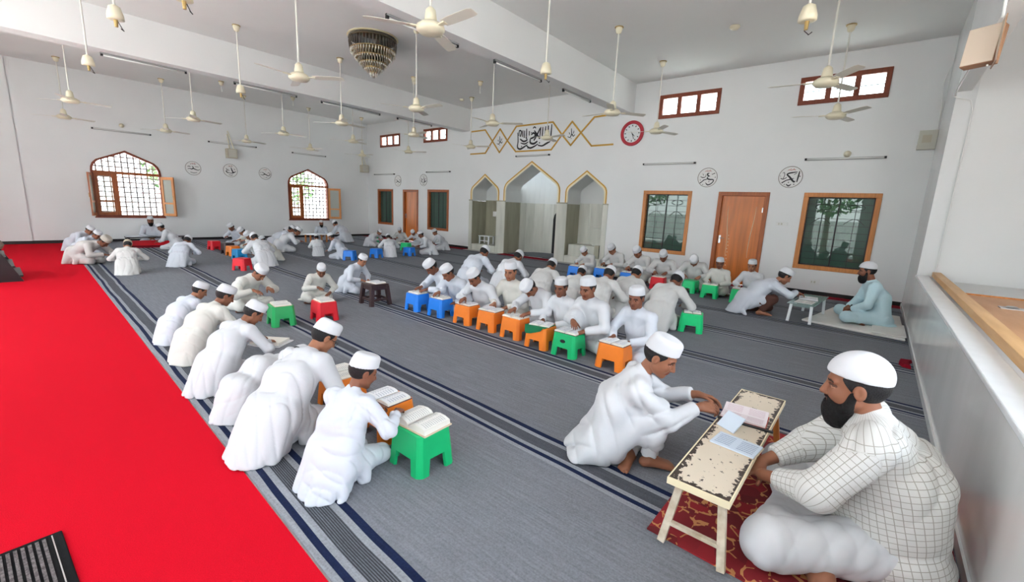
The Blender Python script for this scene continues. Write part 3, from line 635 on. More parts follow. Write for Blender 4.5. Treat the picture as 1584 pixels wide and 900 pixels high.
pointed_window(9, AW[0], math.radians(-107), math.radians(-62), 0.46)
pointed_window(10, AW[1], None, math.radians(-28), 0.46)

# ------------------------------------------------------------------ floor coverings
def xe(s, y): return s + 0.04 * y          # the carpets lie slightly askew
ys = [YR, YW - 0.01]
rc_ = MB().prism([(-1.0, YR + 0.012), (xe(0.645, YR), YR + 0.012), (xe(0.645, YW), YW - 0.07), (-1.0, YW - 0.07)], lambda u, v: (u, v, 0.0), lambda u, v: (u, v, 0.008)).build('red_carpet', 'red_carpet')
tag(rc_, 'long bright red carpet along the left side of the hall', 'carpet')
ST = [0.655, 1.93, 3.26, 4.575, 5.95, 7.22, 8.48, 9.72, 10.9]
names = ['nearest the red carpet, running under the left row of boys', 'second from the red carpet, open aisle past the front green stool', 'third from the red carpet, just in front of the orange stools',
         'fourth from the red carpet, under the middle rows of boys', 'fifth from the red carpet, behind the middle rows', 'sixth from the red carpet, before the boys along the wall', 'seventh from the red carpet, under the boys along the wall', 'last one against the maroon strip']
for i in range(8):
    s0, s1 = ST[i], ST[i + 1]; XL = 10.34
    P_ = []
    for s_ in (s0, s1):
        yc = (XL - s_) / 0.04
        P_.append(yc)
    poly = [(s0 + 0.04 * YR, YR + 0.012)]
    yb = min(P_[1], YW); poly.append((min(XL, xe(s1 - 0.004, YR)), YR + 0.012))
    if P_[1] < YW:
        if P_[1] > YR: poly.append((XL, P_[1]))
    else: poly.append((xe(s1 - 0.004, YW), YW - 0.02))
    if P_[0] < YW: poly.append((XL, P_[0]))
    else:
        if P_[1] < YW: poly.append((XL, YW - 0.02))
        poly.append((xe(s0, YW), YW - 0.02))
    poly = [(x - s0, y) for x, y in poly]
    r_ = MB().prism(poly, lambda u, v: (u, v, 0.0), lambda u, v: (u, v, 0.0125 if i == 0 else 0.0105)).build('carpet_runner', 'carpet', loc=(s0, 0, 0))
    tag(r_, 'grey striped carpet runner, ' + names[i], 'carpet', 'grey carpet runners')
tag(MB().box(10.34, YR + 0.012, 0, XD - 0.014, 5.66, 0.012).build('carpet_strip', 'red_strip'), 'maroon carpet strip along the foot of the wall by the near door', 'carpet')
tag(MB().box(10.34, 10.93, 0, XD - 0.014, YW - 0.02, 0.012).build('carpet_strip', 'red_strip'), 'maroon carpet strip along the foot of the wall by the far door', 'carpet')
tag(MB().box(10.34, 7.35, 0, XD, 9.25, 0.02).build('carpet_strip', 'red_strip'), 'dark red mat across the foot of the middle prayer niche', 'carpet')

# ------------------------------------------------------------------ outside: ground, boundary, trees
struct(MB().box(-40, -30, -0.5, 45, 55, -0.4).build('floor.001', 'ground'))
tag(MB().box(-9.2, -8, -0.4, -9.0, 26, 1.5).build('boundary_wall', 'compound'), 'whitewashed boundary wall across the yard beyond the verandah', 'wall')
tag(MB().box(-6, 27, -0.4, 20, 27.25, 1.3).build('boundary_wall', 'compound'), 'whitewashed boundary wall beyond the pointed windows', 'wall')
def make_tree(seed, h, cr):
    rr = random.Random(seed)
    t = link(bpy.data.objects.new('tree', None))
    MB().tube([(0, 0, -0.4), (0.05, 0.02, h * 0.3), (0, 0.1, h * 0.62)], [0.16, 0.12, 0.06], 8).build('trunk', 'bark', t)
    lf = MB()
    for k in range(420):
        th, ph = rr.uniform(0, 6.283), math.acos(rr.uniform(-1, 1)); q = cr * rr.uniform(0.45, 1) ** 0.6
        c = Vector((q * math.sin(ph) * math.cos(th), q * math.sin(ph) * math.sin(th), h * 0.72 + q * 0.75 * math.cos(ph)))
        a = Vector((rr.gauss(0, 1), rr.gauss(0, 1), rr.gauss(0, 1))).normalized(); b = a.orthogonal().normalized()
        s_ = rr.uniform(0.12, 0.26)
        lf.add([c - a * s_, c + b * s_ * 0.4, c + a * s_, c - b * s_ * 0.4], [(0, 1, 2, 3)])
    f = lf.build('foliage', 'leaf_o', t); f['kind'] = 'stuff'
    return t
for i, (x, y, h, cr, lb) in enumerate(((-7.2, 2.2, 4.2, 1.7, 'leafy green tree outside the verandah, nearest the right wall'), (-6.6, 7.8, 5.2, 2.0, 'tall leafy tree outside the middle of the verandah'), (-7.4, 12.6, 4.4, 1.8, 'leafy green tree outside the far end of the verandah'),
                                       (5.9, 24.5, 3.6, 1.5, 'leafy tree outside between the two pointed windows'), (10.8, 25.5, 3.0, 1.5, 'pale leafy tree seen through the right pointed window'))):
    t = make_tree(i, h, cr); t.location = (x, y, 0); tag(t, lb, 'tree')
# ------------------------------------------------------------------ ceiling: fans, bare hangers, tube lights, chandelier
def make_fan(zm):
    t = thing('ceiling_fan')
    MB().lathe([(0.02, 0), (0.055, 0), (0.06, -0.03), (0.045, -0.09), (0.02, -0.11)], 14).build('canopy', 'fan', t, smooth=True)
    MB().lathe([(0.075, 0.0), (0.075, -0.012), (0.05, -0.012)], 14).build('hook_plate', 'brass', t)
    MB().tube([(0, 0, -0.05), (0, 0, zm - ZC + 0.13)], 0.013, 8).build('down_rod', 'rod', t)
    z = zm - ZC
    MB().lathe([(0.02, z + 0.20), (0.05, z + 0.17), (0.065, z + 0.07), (0.05, z + 0.06)], 14).build('lower_cup', 'fan', t, smooth=True)
    MB().lathe([(0.045, z + 0.068), (0.10, z + 0.052), (0.140, z + 0.022), (0.145, z - 0.012), (0.115, z - 0.042), (0.03, z - 0.050)], 20).build('motor_housing', 'fan', t, smooth=True)
    for k in range(3):
        a = 2 * math.pi * k / 3; c, s = math.cos(a), math.sin(a)
        def P(u, v, w): return (u * c - v * s, u * s + v * c, z + w)
        MB().add([P(0.12, -0.02, 0.0), P(0.24, -0.03, 0.0), P(0.24, 0.03, 0.0), P(0.12, 0.02, 0.0), P(0.12, -0.02, 0.012), P(0.24, -0.03, 0.012), P(0.24, 0.03, 0.012), P(0.12, 0.02, 0.012)],
                 [(0, 3, 2, 1), (4, 5, 6, 7), (0, 1, 5, 4), (1, 2, 6, 5), (2, 3, 7, 6), (3, 0, 4, 7)]).build('blade_bracket', 'fan', t)
        b = MB(); prof = [(0.20, -0.050, 0.050), (0.30, -0.062, 0.058), (0.48, -0.066, 0.060), (0.60, -0.064, 0.056), (0.645, -0.045, 0.040)]
        vs = []
        for u, v0, v1 in prof: vs += [P(u, v0, 0.020), P(u, v1, 0.002), P(u, v1, -0.002), P(u, v0, 0.016)]
        fs = []
        for i in range(len(prof) - 1):
            for j in range(4): fs.append((i * 4 + j, i * 4 + (j + 1) % 4, (i + 1) * 4 + (j + 1) % 4, (i + 1) * 4 + j))
        fs += [(0, 1, 2, 3), tuple(range(len(vs) - 4, len(vs)))]
        b.add(vs, fs).build('blade', 'blade', t)
    return t
FANS = [
    (3.10, 3.78, 3.22, 28, 'nearest cream ceiling fan, in front of the tube light under the near beam'),
    (3.18, 6.85, 3.22, 72, 'cream ceiling fan hanging left of the chandelier on a long white rod'),
    (5.40, 6.98, 3.22, 35, 'cream ceiling fan hanging just right of the chandelier'),
    (7.15, 6.66, 3.22, 66, 'cream ceiling fan over the left gold diamond of the calligraphy frieze'),
    (9.20, 6.70, 3.22, 15, 'cream ceiling fan in front of the large black calligraphy panel'),
    (7.38, 3.97, 3.23, 84, 'cream ceiling fan at the right end of the gold frieze, beside the clock'),
    (9.45, 4.00, 3.23, 100, 'cream ceiling fan just right of the red wall clock'),
    (9.32, 0.86, 3.25, 104, 'cream ceiling fan hanging below the high window nearest the right corner'),
    (7.08, 0.82, 3.22, 96, 'cream ceiling fan hanging right in front of the right high window'),
    (5.52, 9.88, 3.25, 8, 'cream ceiling fan hanging left of the row of far high windows, below the far beam'),
    (7.36, 9.62, 3.22, 20, 'small cream ceiling fan between the two far high windows'),
    (9.60, 9.80, 3.22, 50, 'small cream ceiling fan where the gold frieze begins at the niche corner'),
    (1.36, 12.92, 3.22, 10, 'nearer cream ceiling fan of the left pair over the red carpet edge'),
    (1.53, 16.04, 3.22, 24, 'farther, lower cream ceiling fan of the left pair over the red carpet edge'),
    (3.44, 12.93, 3.22, 14, 'cream ceiling fan at the right end of the leftmost tube light of the far beam'),
    (3.60, 16.14, 3.24, 18, 'cream ceiling fan hanging above the left pointed window and its shutter'),
    (5.57, 13.08, 3.22, 4, 'cream ceiling fan above the gap between the two wall loudspeakers, the nearer one'),
    (5.71, 16.17, 3.23, 12, 'cream ceiling fan just right of the loudspeaker over the middle medallion'),
    (7.73, 16.05, 3.24, 40, 'cream ceiling fan right above the right pointed window'),
    (7.32, 12.48, 3.22, 24, 'small cream ceiling fan left of the leftmost far high window'),
    (9.68, 15.87, 3.25, 34, 'small cream ceiling fan by the corner loudspeaker, farthest from the camera'),
    (9.66, 12.92, 3.22, 60, 'small cream ceiling fan below and between the two far high windows'),
]
proto = None
for x, y, zm, ang, lb in FANS:
    if proto is None: proto = f = make_fan(3.23)
    else: f = copy_thing(proto)
    f.location = (x, y, ZC); f.rotation_euler = (0, 0, math.radians(ang)); tag(f, lb, 'ceiling fan', 'ceiling fans on long rods')
def hanger(x, y, zb, label, cup=True):
    t = thing('fan_hanger', (x, y, ZC), 0, label, 'fan hanger', 'bare fan rods without blades')
    MB().lathe([(0.02, 0), (0.055, 0), (0.06, -0.03), (0.045, -0.09), (0.02, -0.11)], 12).build('canopy', 'fan', t, smooth=True)
    MB().lathe([(0.07, 0.0), (0.07, -0.012), (0.05, -0.012)], 12).build('hook_plate', 'brass', t)
    z = zb - ZC
    MB().tube([(0, 0, -0.05), (0, 0, z + 0.05)], 0.013, 8).build('down_rod', 'rod', t)
    if cup:
        MB().lathe([(0.02, z + 0.20), (0.055, z + 0.18), (0.078, z + 0.10), (0.082, z + 0.05), (0.05, z + 0.045)], 14).build('bell_cup', 'fan', t, smooth=True)
        MB().tube([(0, 0, z + 0.06), (0, 0, z - 0.03)], [0.022, 0.016], 8).build('clevis', 'brass', t)
        MB().tube([(0.02, 0, z + 0.03), (0.05, 0.02, z - 0.02), (0.06, -0.02, z - 0.06), (0.03, -0.05, z - 0.05)], 0.005, 5).build('loose_wire', 'black', t)
hanger(1.31, 9.95, 3.36, 'bare cream fan rod with bell cup hanging at far left, over the seated group'); hanger(1.21, 7.05, 3.36, 'bare cream fan rod with bell cup at the top edge')
hanger(1.54, 5.75, 3.36, 'tip of a bare cream fan rod at the top edge above the left fans'); hanger(3.42, 9.81, 3.38, 'bare cream fan rod with bell cup hanging between the left tube lights')
hanger(5.42, 4.03, 3.36, 'bare cream fan rod with bell cup hanging in front of the near beam'); hanger(5.38, 0.86, 3.36, 'bare cream fan rod with loose wire hanging nearest the wooden loudspeaker')
hanger(4.68, 14.82, 4.30, 'short cream ceiling stub with bracket behind the left part of the far beam', False); hanger(6.66, 14.84, 4.30, 'short cream ceiling stub at the end of the second tube light on the far beam', False)
hanger(8.52, 8.40, 4.28, 'short cream ceiling stub right of the chandelier, above the frieze', False); hanger(7.53, 9.82, 4.45, 'short cream ceiling stub beside the rod of the fan right of the chandelier', False)
tag(MB().lathe([(0.02, 0), (0.075, 0), (0.085, -0.02), (0.06, -0.05), (0.02, -0.055)], 16).build('ceiling_rose', 'fan', smooth=True, loc=(8.38, 2.37, ZC)), 'small round cream plate alone on the ceiling above the two near high windows', 'ceiling rose')
tag(MB().lathe([(0.02, 0), (0.065, 0), (0.07, -0.02), (0.05, -0.05), (0.02, -0.055)], 16).build('ceiling_rose', 'fan', smooth=True, loc=(9.58, 9.86 + 0.35, ZC)), 'small round cream plate on the ceiling near the niche corner', 'ceiling rose')

def tube_light(a, b, nrm_, label, group):
    """batten from a to b, fixed on a surface whose outward direction is nrm_"""
    a, b, n = Vector(a), Vector(b), Vector(nrm_)
    mid = (a + b) / 2; t = thing('tube_light', mid, 0, label, 'tube light', group); a, b = a - mid, b - mid; d = (b - a).normalized()
    MB().bar(a + n * 0.012, b + n * 0.012, 0.045, 0.024, n).build('batten', 'tubebody', t)
    MB().tube([a + n * 0.045 + d * 0.03, b + n * 0.045 - d * 0.03], 0.014, 8).build('glass_tube', 'tube', t, smooth=True)
    for p in (a, b): MB().bar(p - d * 0.0 + n * 0.03, p + d * (0.035 if p is a else -0.035) + n * 0.03, 0.04, 0.06, n).build('end_cap', 'black', t)
W1 = 'tube lights on the walls'
for y0, y1, z, lb in ((3.50, 4.77, 2.69, 'unlit tube light on the wall above the window left of the near door'), (0.11, 1.37, 2.69, 'unlit tube light on the wall above the window by the right corner'),
                      (7.65, 8.91, 3.04, 'unlit tube light on the wall between the calligraphy panel and the tallest arch'), (15.2, 16.6, 2.60, 'unlit tube light on the wall above the far left window of the niche wall'), (11.9, 13.2, 2.64, 'unlit tube light on the wall above the window beside the niche')):
    tube_light((XD, y0, z), (XD, y1, z), (-1, 0, 0), lb, W1)
for x0, x1, z, lb in ((2.14, 3.44, 3.155, 'unlit tube light on the wall above the left pointed window'), (4.90, 6.34, 3.17, 'unlit tube light on the wall crossing above the loudspeaker'), (7.55, 8.84, 3.14, 'unlit tube light on the wall above the right pointed window')):
    tube_light((x0, YW, z), (x1, YW, z), (0, -1, 0), lb, W1)
W2 = 'tube lights under the ceiling beams'
for x0, x1, lb in ((1.66, 2.95, 'leftmost tube light under the far beam'), (3.80, 5.15, 'second tube light from the left under the far beam'), (5.75, 7.45, 'third tube light from the left under the far beam, behind the ivory fan'), (8.02, 9.3, 'rightmost tube light under the far beam, above the far high windows')):
    tube_light((x0, 11.26, 3.93), (x1, 11.26, 3.93), (0, 0, -1), lb, W2)
for x0, x1, lb in ((3.67, 4.95, 'tube light under the near beam, behind the nearest fan'), (5.77, 7.1, 'tube light in the middle of the near beam, left of the bare rod'), (7.85, 8.95, 'tube light at the wall end of the near beam')):
    tube_light((x0, 5.38, 3.92), (x1, 5.38, 3.92), (0, 0, -1), lb, W2)

ch = thing('chandelier', (5.23, 8.11, ZC), 0, 'round tiered crystal chandelier flat against the ceiling between the beams', 'chandelier')
MB().lathe([(0.05, 0), (0.47, 0), (0.48, -0.015), (0.44, -0.02)], 40).build('ceiling_plate', 'cream', ch)
MB().lathe([(0.05, -0.02), (0.45, -0.02), (0.46, -0.06), (0.43, -0.065), (0.05, -0.065)], 40).build('metal_rim', 'crystal_d', ch)
for r0, z0, ln, n, m in ((0.44, -0.06, 0.20, 44, 'crystal_d'), (0.42, -0.25, 0.09, 48, 'crystal_l'), (0.36, -0.28, 0.12, 40, 'crystal'), (0.34, -0.38, 0.05, 40, 'crystal_l'), (0.28, -0.38, 0.12, 34, 'crystal'), (0.25, -0.48, 0.05, 32, 'crystal_l'), (0.20, -0.47, 0.12, 26, 'crystal'), (0.165, -0.57, 0.05, 22, 'crystal_l'), (0.115, -0.55, 0.12, 16, 'crystal'), (0.07, -0.64, 0.08, 10, 'crystal_l'), (0.02, -0.68, 0.07, 4, 'crystal')):
    c = MB()
    for k in range(n):
        a = 2 * math.pi * (k + 0.5 * (ln < 0.1)) / n; x, y = r0 * math.cos(a), r0 * math.sin(a); w = min(0.016, math.pi * r0 / n * 0.8)
        c.add([(x, y, z0), (x + w, y, z0 - ln * 0.3), (x, y + w, z0 - ln * 0.3), (x - w, y, z0 - ln * 0.3), (x, y - w, z0 - ln * 0.3), (x, y, z0 - ln)], [(0, 1, 2), (0, 2, 3), (0, 3, 4), (0, 4, 1), (5, 2, 1), (5, 3, 2), (5, 4, 3), (5, 1, 4)])
    o = c.build('crystal_tier', m, ch); o['kind'] = 'stuff'
    if r0 > 0.06: MB().lathe([(r0 - 0.012, z0 - 0.004), (r0 + 0.006, z0 - 0.004), (r0 + 0.006, z0 + 0.008), (r0 - 0.012, z0 + 0.008)], 36).build('tier_ring', 'brass', ch)

# ------------------------------------------------------------------ writing on the walls
def catmull(p, n=6):
    out = []
    for i in range(len(p) - 1):
        a, b, c, d = p[max(i - 1, 0)], p[i], p[i + 1], p[min(i + 2, len(p) - 1)]
        for k in range(n):
            t = k / n; out.append(tuple(0.5 * (2 * b[j] + (c[j] - a[j]) * t + (2 * a[j] - 5 * b[j] + 4 * c[j] - d[j]) * t * t + (3 * b[j] - a[j] - 3 * c[j] + d[j]) * t ** 3) for j in range(len(b))))
    return out + [tuple(p[-1])]
def strokes(mb, lst, f0, f1, sc=1.0):
    """pen strokes; each point is (u, v, width)"""
    for st in lst:
        p = [(q[0], q[1], (q[2] if len(q) > 2 else 0.07)) for q in st]
        if len(p) == 1:
            u, v, w = p[0]; mb.prism([(u - w, v), (u, v - w), (u + w, v), (u, v + w)], f0, f1); continue
        p = catmull(p, 5) if len(p) > 2 else p
        L = []; R_ = []
        for i, (u, v, w) in enumerate(p):
            a = p[max(i - 1, 0)]; b = p[min(i + 1, len(p) - 1)]; dx, dy = b[0] - a[0], b[1] - a[1]; l = math.hypot(dx, dy) + 1e-9
            L.append((u - dy / l * w / 2, v + dx / l * w / 2)); R_.append((u + dy / l * w / 2, v - dx / l * w / 2))
        mb.band(L, R_, f0, f1, closed=False)
ABU = [[(.68, .54, .07), (.64, .1, .13), (.57, -.47, .08)], [(.52, .47, .06), (.1, .40, .12), (-.16, .34, .13), (-.29, .22, .13), (-.05, -.02, .15), (.18, -.30, .16), (.36, -.46, .12), (.42, -.35, .05)],
       [(.30, -.12, .05), (0, -.22, .10), (-.32, -.32, .08), (-.66, -.56, .10)], [(-.28, -.66, .05), (-.06, -.82, .12), (.14, -.66, .05)], [(-.80, -.10, .06), (-.62, -.2, .07), (-.42, -.12, .06), (-.3, -.02, .05)],
       [(-.68, .36, .04), (-.56, .42, .05), (-.5, .16, .05), (-.6, -.16, .05)], [(.26, .22, .04), (.48, .36, .06)], [(-.1, -.5, .06)], [(.36, -.68, .06)], [(.76, .06, .06)], [(-.42, -.68, .05)], [(-.85, .1, .04)]]
UMA = [[(.16, .46, .05), (-.02, .38, .13), (.02, .22, .14), (.24, .12, .06)], [(.12, .12, .05), (-.02, -.05, .10), (.2, -.2, .14), (.58, -.22, .10), (.62, -.42, .09), (.4, -.66, .10), (.1, -.76, .12), (-.14, -.54, .05)],
       [(.2, -.12, .05), (-.3, -.24, .09), (-.5, -.42, .08), (-.72, -.58, .10)], [(-.72, .1, .05), (-.5, 0, .08), (-.3, .02, .07), (-.18, .12, .05), (-.2, .3, .05)], [(-.52, .40, .04), (-.40, .22, .05)], [(.40, .30, .05), (.72, .44, .08)], [(.78, .02, .06)], [(.2, -.42, .06)], [(-.4, -.72, .05)], [(-.7, -.25, .05)]]
REDT = [[(-.3, .62, .03), (-.15, .66, .05), (0, .62, .04), (.15, .68, .05), (.35, .64, .04)], [(-.05, .74, .04)], [(.2, .76, .04)]]
SAI = [[(-.7, -.14, .05), (-.45, -.05, .08), (-.2, -.12, .12), (.0, -.02, .14), (.25, -.12, .12), (.6, -.22, .08), (.85, -.08, .05)], [(-.7, .22, .06), (-.5, .26, .10), (-.3, .22, .06)], [(-.15, .3, .06), (0, .2, .1), (.0, -.05, .1)], [(.2, .24, .05), (.5, .26, .06), (.7, .24, .05)], [(-.4, -.55, .05), (0, -.66, .07), (.45, -.58, .05)], [(0, .62, .06)], [(-.3, .6, .05)], [(.25, .6, .05)]]
TAL = [[(-.7, -.1, .06), (-.45, -.32, .12), (-.2, -.38, .08), (.1, -.4, .10), (.4, -.3, .16), (.75, -.1, .06)], [(.1, .5, .07), (.2, .1, .16), (.35, -.25, .16)], [(-.6, .3, .05), (-.45, .1, .10), (-.55, -.2, .08)], [(-.3, .2, .05), (-.2, -.1, .08)], [(.5, .3, .06), (.65, .1, .06)], [(-.3, -.65, .05), (.1, -.72, .08), (.3, -.62, .05)], [(-.1, .62, .06)], [(.2, .68, .06)]]
ZUB = [[(-.75, -.2, .06), (-.4, -.28, .09), (-.1, -.1, .12), (.2, -.2, .14), (.5, -.32, .10), (.8, -.05, .07), (.6, .22, .06), (.4, .05, .05)], [(-.5, .2, .06), (-.2, .05, .10), (.05, -.15, .12)], [(-.8, .1, .05), (-.6, .18, .05)], [(0, -.62, .05), (.3, -.6, .06)], [(-.2, -.6, .05)], [(.1, .4, .05)]]
def medallion(loc, r, wall, st, label, red=True):
    t = thing('calligraphy_medallion', loc, 0, label, 'wall medallion')
    if wall == 'x': f = lambda d: (lambda u, v: (-d, -u * r, v * r))     # seen from -x: left of the picture is +y
    else: f = lambda d: (lambda u, v: (u * r, -d, v * r))
    circ = lambda q: [(q * math.cos(2 * math.pi * k / 40), q * math.sin(2 * math.pi * k / 40)) for k in range(40)]
    MB().prism(circ(1.0), f(0), f(0.006)).build('white_disc', 'disc', t)
    MB().band(circ(0.955), circ(1.0), f(0.004), f(0.010)).build('ring', 'ring', t)
    m = MB(); strokes(m, st, f(0.005), f(0.009)); m.build('lettering', 'ink', t)
    if red: m = MB(); strokes(m, REDT, f(0.005), f(0.009)); m.build('red_lettering', 'ink_red', t)
medallion((XD, 1.575, 2.355), 0.215, 'x', ABU, 'round calligraphy medallion on the wall between the near door and the right window')
medallion((XD, 3.205, 2.36), 0.215, 'x', UMA, 'round calligraphy medallion on the wall above the left corner of the near door')
medallion((XD, 13.40, 2.36), 0.215, 'x', TAL, 'small round medallion on the wall right of the far door, left of the niche', False)
medallion((XD, 15.0, 2.34), 0.215, 'x', ZUB, 'small round medallion on the wall left of the far door', False)
medallion((4.43, YW, 2.285), 0.215, 'y', SAI, 'leftmost of the three round medallions between the pointed windows')
medallion((5.485, YW, 2.31), 0.215, 'y', TAL, 'middle one of the three round medallions between the pointed windows')
medallion((6.58, YW, 2.30), 0.205, 'y', ZUB, 'rightmost of the three round medallions between the pointed windows')

fr = thing('calligraphy_frieze', (XD, 8.3, 3.56), 0, 'gold lined frieze with black calligraphy panel and two diamonds above the niche', 'wall frieze')
fz = lambda d: (lambda u, v: (-d - 0.001, u - 8.3, v - 3.56))
g = MB()
def line(pts):
    for a, b in zip(pts[:-1], pts[1:]):
        d = Vector((b[0] - a[0], b[1] - a[1])).normalized() * 0.012; n_ = (-d[1] * 1.75, d[0] * 1.75)
        a2 = (a[0] - d[0], a[1] - d[1]); b2 = (b[0] + d[0], b[1] + d[1])
        g.prism([(a2[0] + n_[0], a2[1] + n_[1]), (b2[0] + n_[0], b2[1] + n_[1]), (b2[0] - n_[0], b2[1] - n_[1]), (a2[0] - n_[0], a2[1] - n_[1])], fz(0), fz(0.014))
T, B_, m_ = 3.93, 3.20, 3.565
line([(10.92, T - 0.02), (10.29, T - 0.02), (9.62, B_), (9.94, m_)]) if False else None
line([(10.92, 3.905), (10.27, 3.915), (9.94, 3.55), (9.625, 3.19)]); line([(10.92, 3.19), (10.24, 3.195), (9.94, 3.55), (9.625, 3.90)])
line([(9.625, 3.19), (9.31, 3.53), (8.965, 3.925), (7.61, 3.935), (7.275, 3.565), (6.965, 3.265)]); line([(9.625, 3.90), (9.31, 3.53), (8.95, 3.185), (7.62, 3.18), (7.275, 3.565), (6.96, 3.895)])
line([(6.965, 3.265), (6.66, 3.58), (6.27, 3.95), (5.74, 3.965)]); line([(6.96, 3.895), (6.66, 3.58), (6.30, 3.215), (5.665, 3.22)])
g.build('gold_line', 'gold', fr)
BIG = [[(x, t, .030), (x - .005, (t + b) / 2, .045), (x - .012, b, .03)] for x, t, b in ((.97, 1.0, .28), (.885, .96, .34), (.81, .94, .36), (.735, .92, .40), (.675, .93, .5))]
BIG += [[(.66, .88, .04), (.58, .60, .055), (.50, .36, .05)], [(.50, .80, .04), (.58, .62, .05), (.665, .42, .05)], [(.42, .62, .04), (.48, .70, .06), (.54, .60, .06), (.48, .50, .06), (.40, .46, .05)],
        [(.40, .46, .04), (.40, .28, .06), (.50, .22, .07), (.60, .32, .05)], [(.02, .78, .03), (.04, .40, .04), (.03, .12, .05), (.10, .02, .06), (.20, .08, .06), (.32, .20, .03)], [(.06, .62, .03), (.07, .86, .04), (.13, .80, .05), (.10, .58, .05)],
        [(.17, .86, .03), (.17, .56, .05)], [(.22, .84, .03), (.22, .52, .05)], [(.28, .92, .03), (.28, .48, .05)], [(.10, .48, .04), (.20, .36, .06), (.30, .40, .05), (.28, .50, .03)], [(.30, .14, .04), (.40, .04, .06), (.52, .10, .05), (.62, .20, .03)],
        [(.62, .14, .04), (.74, .10, .05), (.86, .20, .06), (.95, .26, .03)], [(.12, .30, .03), (.24, .24, .05), (.34, .32, .03)], [(.46, .90, .03), (.50, .96, .04), (.54, .90, .03)], [(.36, .60, .03), (.36, .80, .04)], [(.66, .24, .03)], [(.34, .04, .025)], [(.15, .14, .025)], [(.42, .72, .025)]]
bm_ = MB(); strokes(bm_, [[(8.93 - 1.32 * q[0], 3.24 + 0.64 * q[1], q[2] * 0.85 if len(q) > 2 else .03) for q in s_] for s_ in BIG], fz(0.0), fz(0.006)); bm_.build('panel_lettering', 'ink', fr)
SM = [[(-.9, -.5, .12), (-.3, -.7, .16), (.1, -.1, .2), (.5, -.5, .16), (.9, -.2, .1)], [(-.1, 1.0, .12), (0, .3, .18), (.1, -.2, .14)], [(-.6, .3, .1), (-.4, -.1, .16)], [(.6, .5, .12), (.5, 0, .14)], [(.0, -.9, .1)]]
sm = MB()
for yc, zc in ((9.625, 3.54), (6.965, 3.575)): strokes(sm, [[(yc - 0.13 * q[0], zc + 0.14 * q[1], q[2] * 0.13) for q in s_] for s_ in SM], fz(0.0), fz(0.006))
sm.build('diamond_lettering', 'ink', fr)

ck = thing('wall_clock', (XD, 5.145, 3.455), 0, 'round wall clock with red rim above the window left of the near door', 'clock')
cf = lambda d: (lambda u, v: (-d, -u, v)); circ = lambda q, n=40: [(q * math.cos(2 * math.pi * k / n), q * math.sin(2 * math.pi * k / n)) for k in range(n)]
MB().prism(circ(0.235), cf(0), cf(0.03)).build('dial', 'clock', ck)
MB().band(circ(0.225), circ(0.305), cf(0), cf(0.055)).build('rim', 'red_plastic', ck, bevel=0.012)
hm = MB()
for k in range(12):
    a = math.pi * k / 6; hm.bar((-0.033, -0.165 * math.sin(a), 0.165 * math.cos(a)), (-0.033, -0.20 * math.sin(a), 0.20 * math.cos(a)), 0.02, 0.006, (1, 0, 0))
hm.build('hour_marks', 'ink', ck)
for ang, ln, w in ((158, 0.15, 0.012), (138, 0.10, 0.016), (-35, 0.05, 0.008)):
    a = math.radians(ang); MB().bar((-0.038, 0, 0), (-0.038, -ln * math.sin(a), ln * math.cos(a)), w, 0.006, (1, 0, 0)).build('hand', 'ink', ck)

# boxes, loudspeakers, plates on the walls
b = thing('switch_box', (XD, -0.385, 2.955), 0, 'beige square box high on the wall in the right corner', 'electrical box')
MB().box(-0.10, -0.12, -0.16, 0, 0.12, 0.16).build('case', 'beige_l', b, bevel=0.008); MB().box(-0.108, -0.05, -0.05, -0.1, 0.07, 0.08).build('panel', 'beige', b)
MB().tube([(-0.02, -0.10, 0.16), (-0.02, -0.10, 0.5), (-0.03, -0.05, 0.9), (-0.02, -0.11, 1.2)], 0.007, 6).build('cable', 'white_pl', b)
for x, z, lb in ((5.51, 2.86, 'beige wall loudspeaker with angled bracket above the middle medallion'), (10.45, 2.82, 'beige wall loudspeaker with bracket in the far corner')):
    s_ = thing('wall_loudspeaker', (x, YW, z), 0, lb, 'loudspeaker')
    MB().box(-0.15, -0.24, -0.15, 0.15, -0.04, 0.15).build('cabinet', 'beige', s_, bevel=0.01)
    MB().box(-0.12, -0.248, -0.12, 0.12, -0.24, 0.12).build('grille_cloth', 'beige_l', s_)
    MB().bar((-0.03, -0.02, 0.72), (0.10, -0.10, 0.15), 0.05, 0.02).bar((-0.05, -0.02, 0.62), (0.0, -0.02, 0.10), 0.04, 0.02).build('bracket', 'fan', s_)
    MB().box(-0.05, -0.04, -0.1, 0.05, 0, 0.1).build('wall_plate', 'beige_l', s_)
for p, n_, lb in (((XD, 0.70, 2.77), 'x', 'small round cream lamp holder above the tube light by the right window'), ((2.79, YW, 3.32), 'y', 'small round cream lamp holder above the tube light over the left pointed window')):
    o = MB(); o.lathe([(0.055, 0), (0.06, 0.02), (0.035, 0.05), (0.03, 0.09), (0.012, 0.10)], 16); o = o.build('lamp_holder', 'fan', smooth=True)
    o.location = p; o.rotation_euler = (0, -math.pi / 2, 0) if n_ == 'x' else (math.pi / 2, 0, 0); tag(o, lb, 'lamp holder')
for y, z, w, h, lb in ((1.60, 1.40, 0.22, 0.075, 'white switch plate on the wall between the near door and the right window'), (0.86, 0.27, 0.16, 0.11, 'white socket plate low on the wall behind the man in blue')):
    s_ = thing('switch_plate', (XD, y, z), 0, lb, 'switch plate')
    MB().box(-0.012, -w / 2, -h / 2, 0, w / 2, h / 2).build('plate', 'white_pl', s_, bevel=0.004); MB().box(-0.018, -0.015, -0.02, -0.011, 0.015, 0.02).box(-0.018, 0.04, -0.02, -0.011, 0.06, 0.02).build('rocker', 'beige_l', s_)
sp_ = thing('wooden_loudspeaker', (5.45, YR + 0.02, 2.96), 0, 'pale cloth-fronted wooden loudspeaker tilted on the upper right wall', 'loudspeaker')
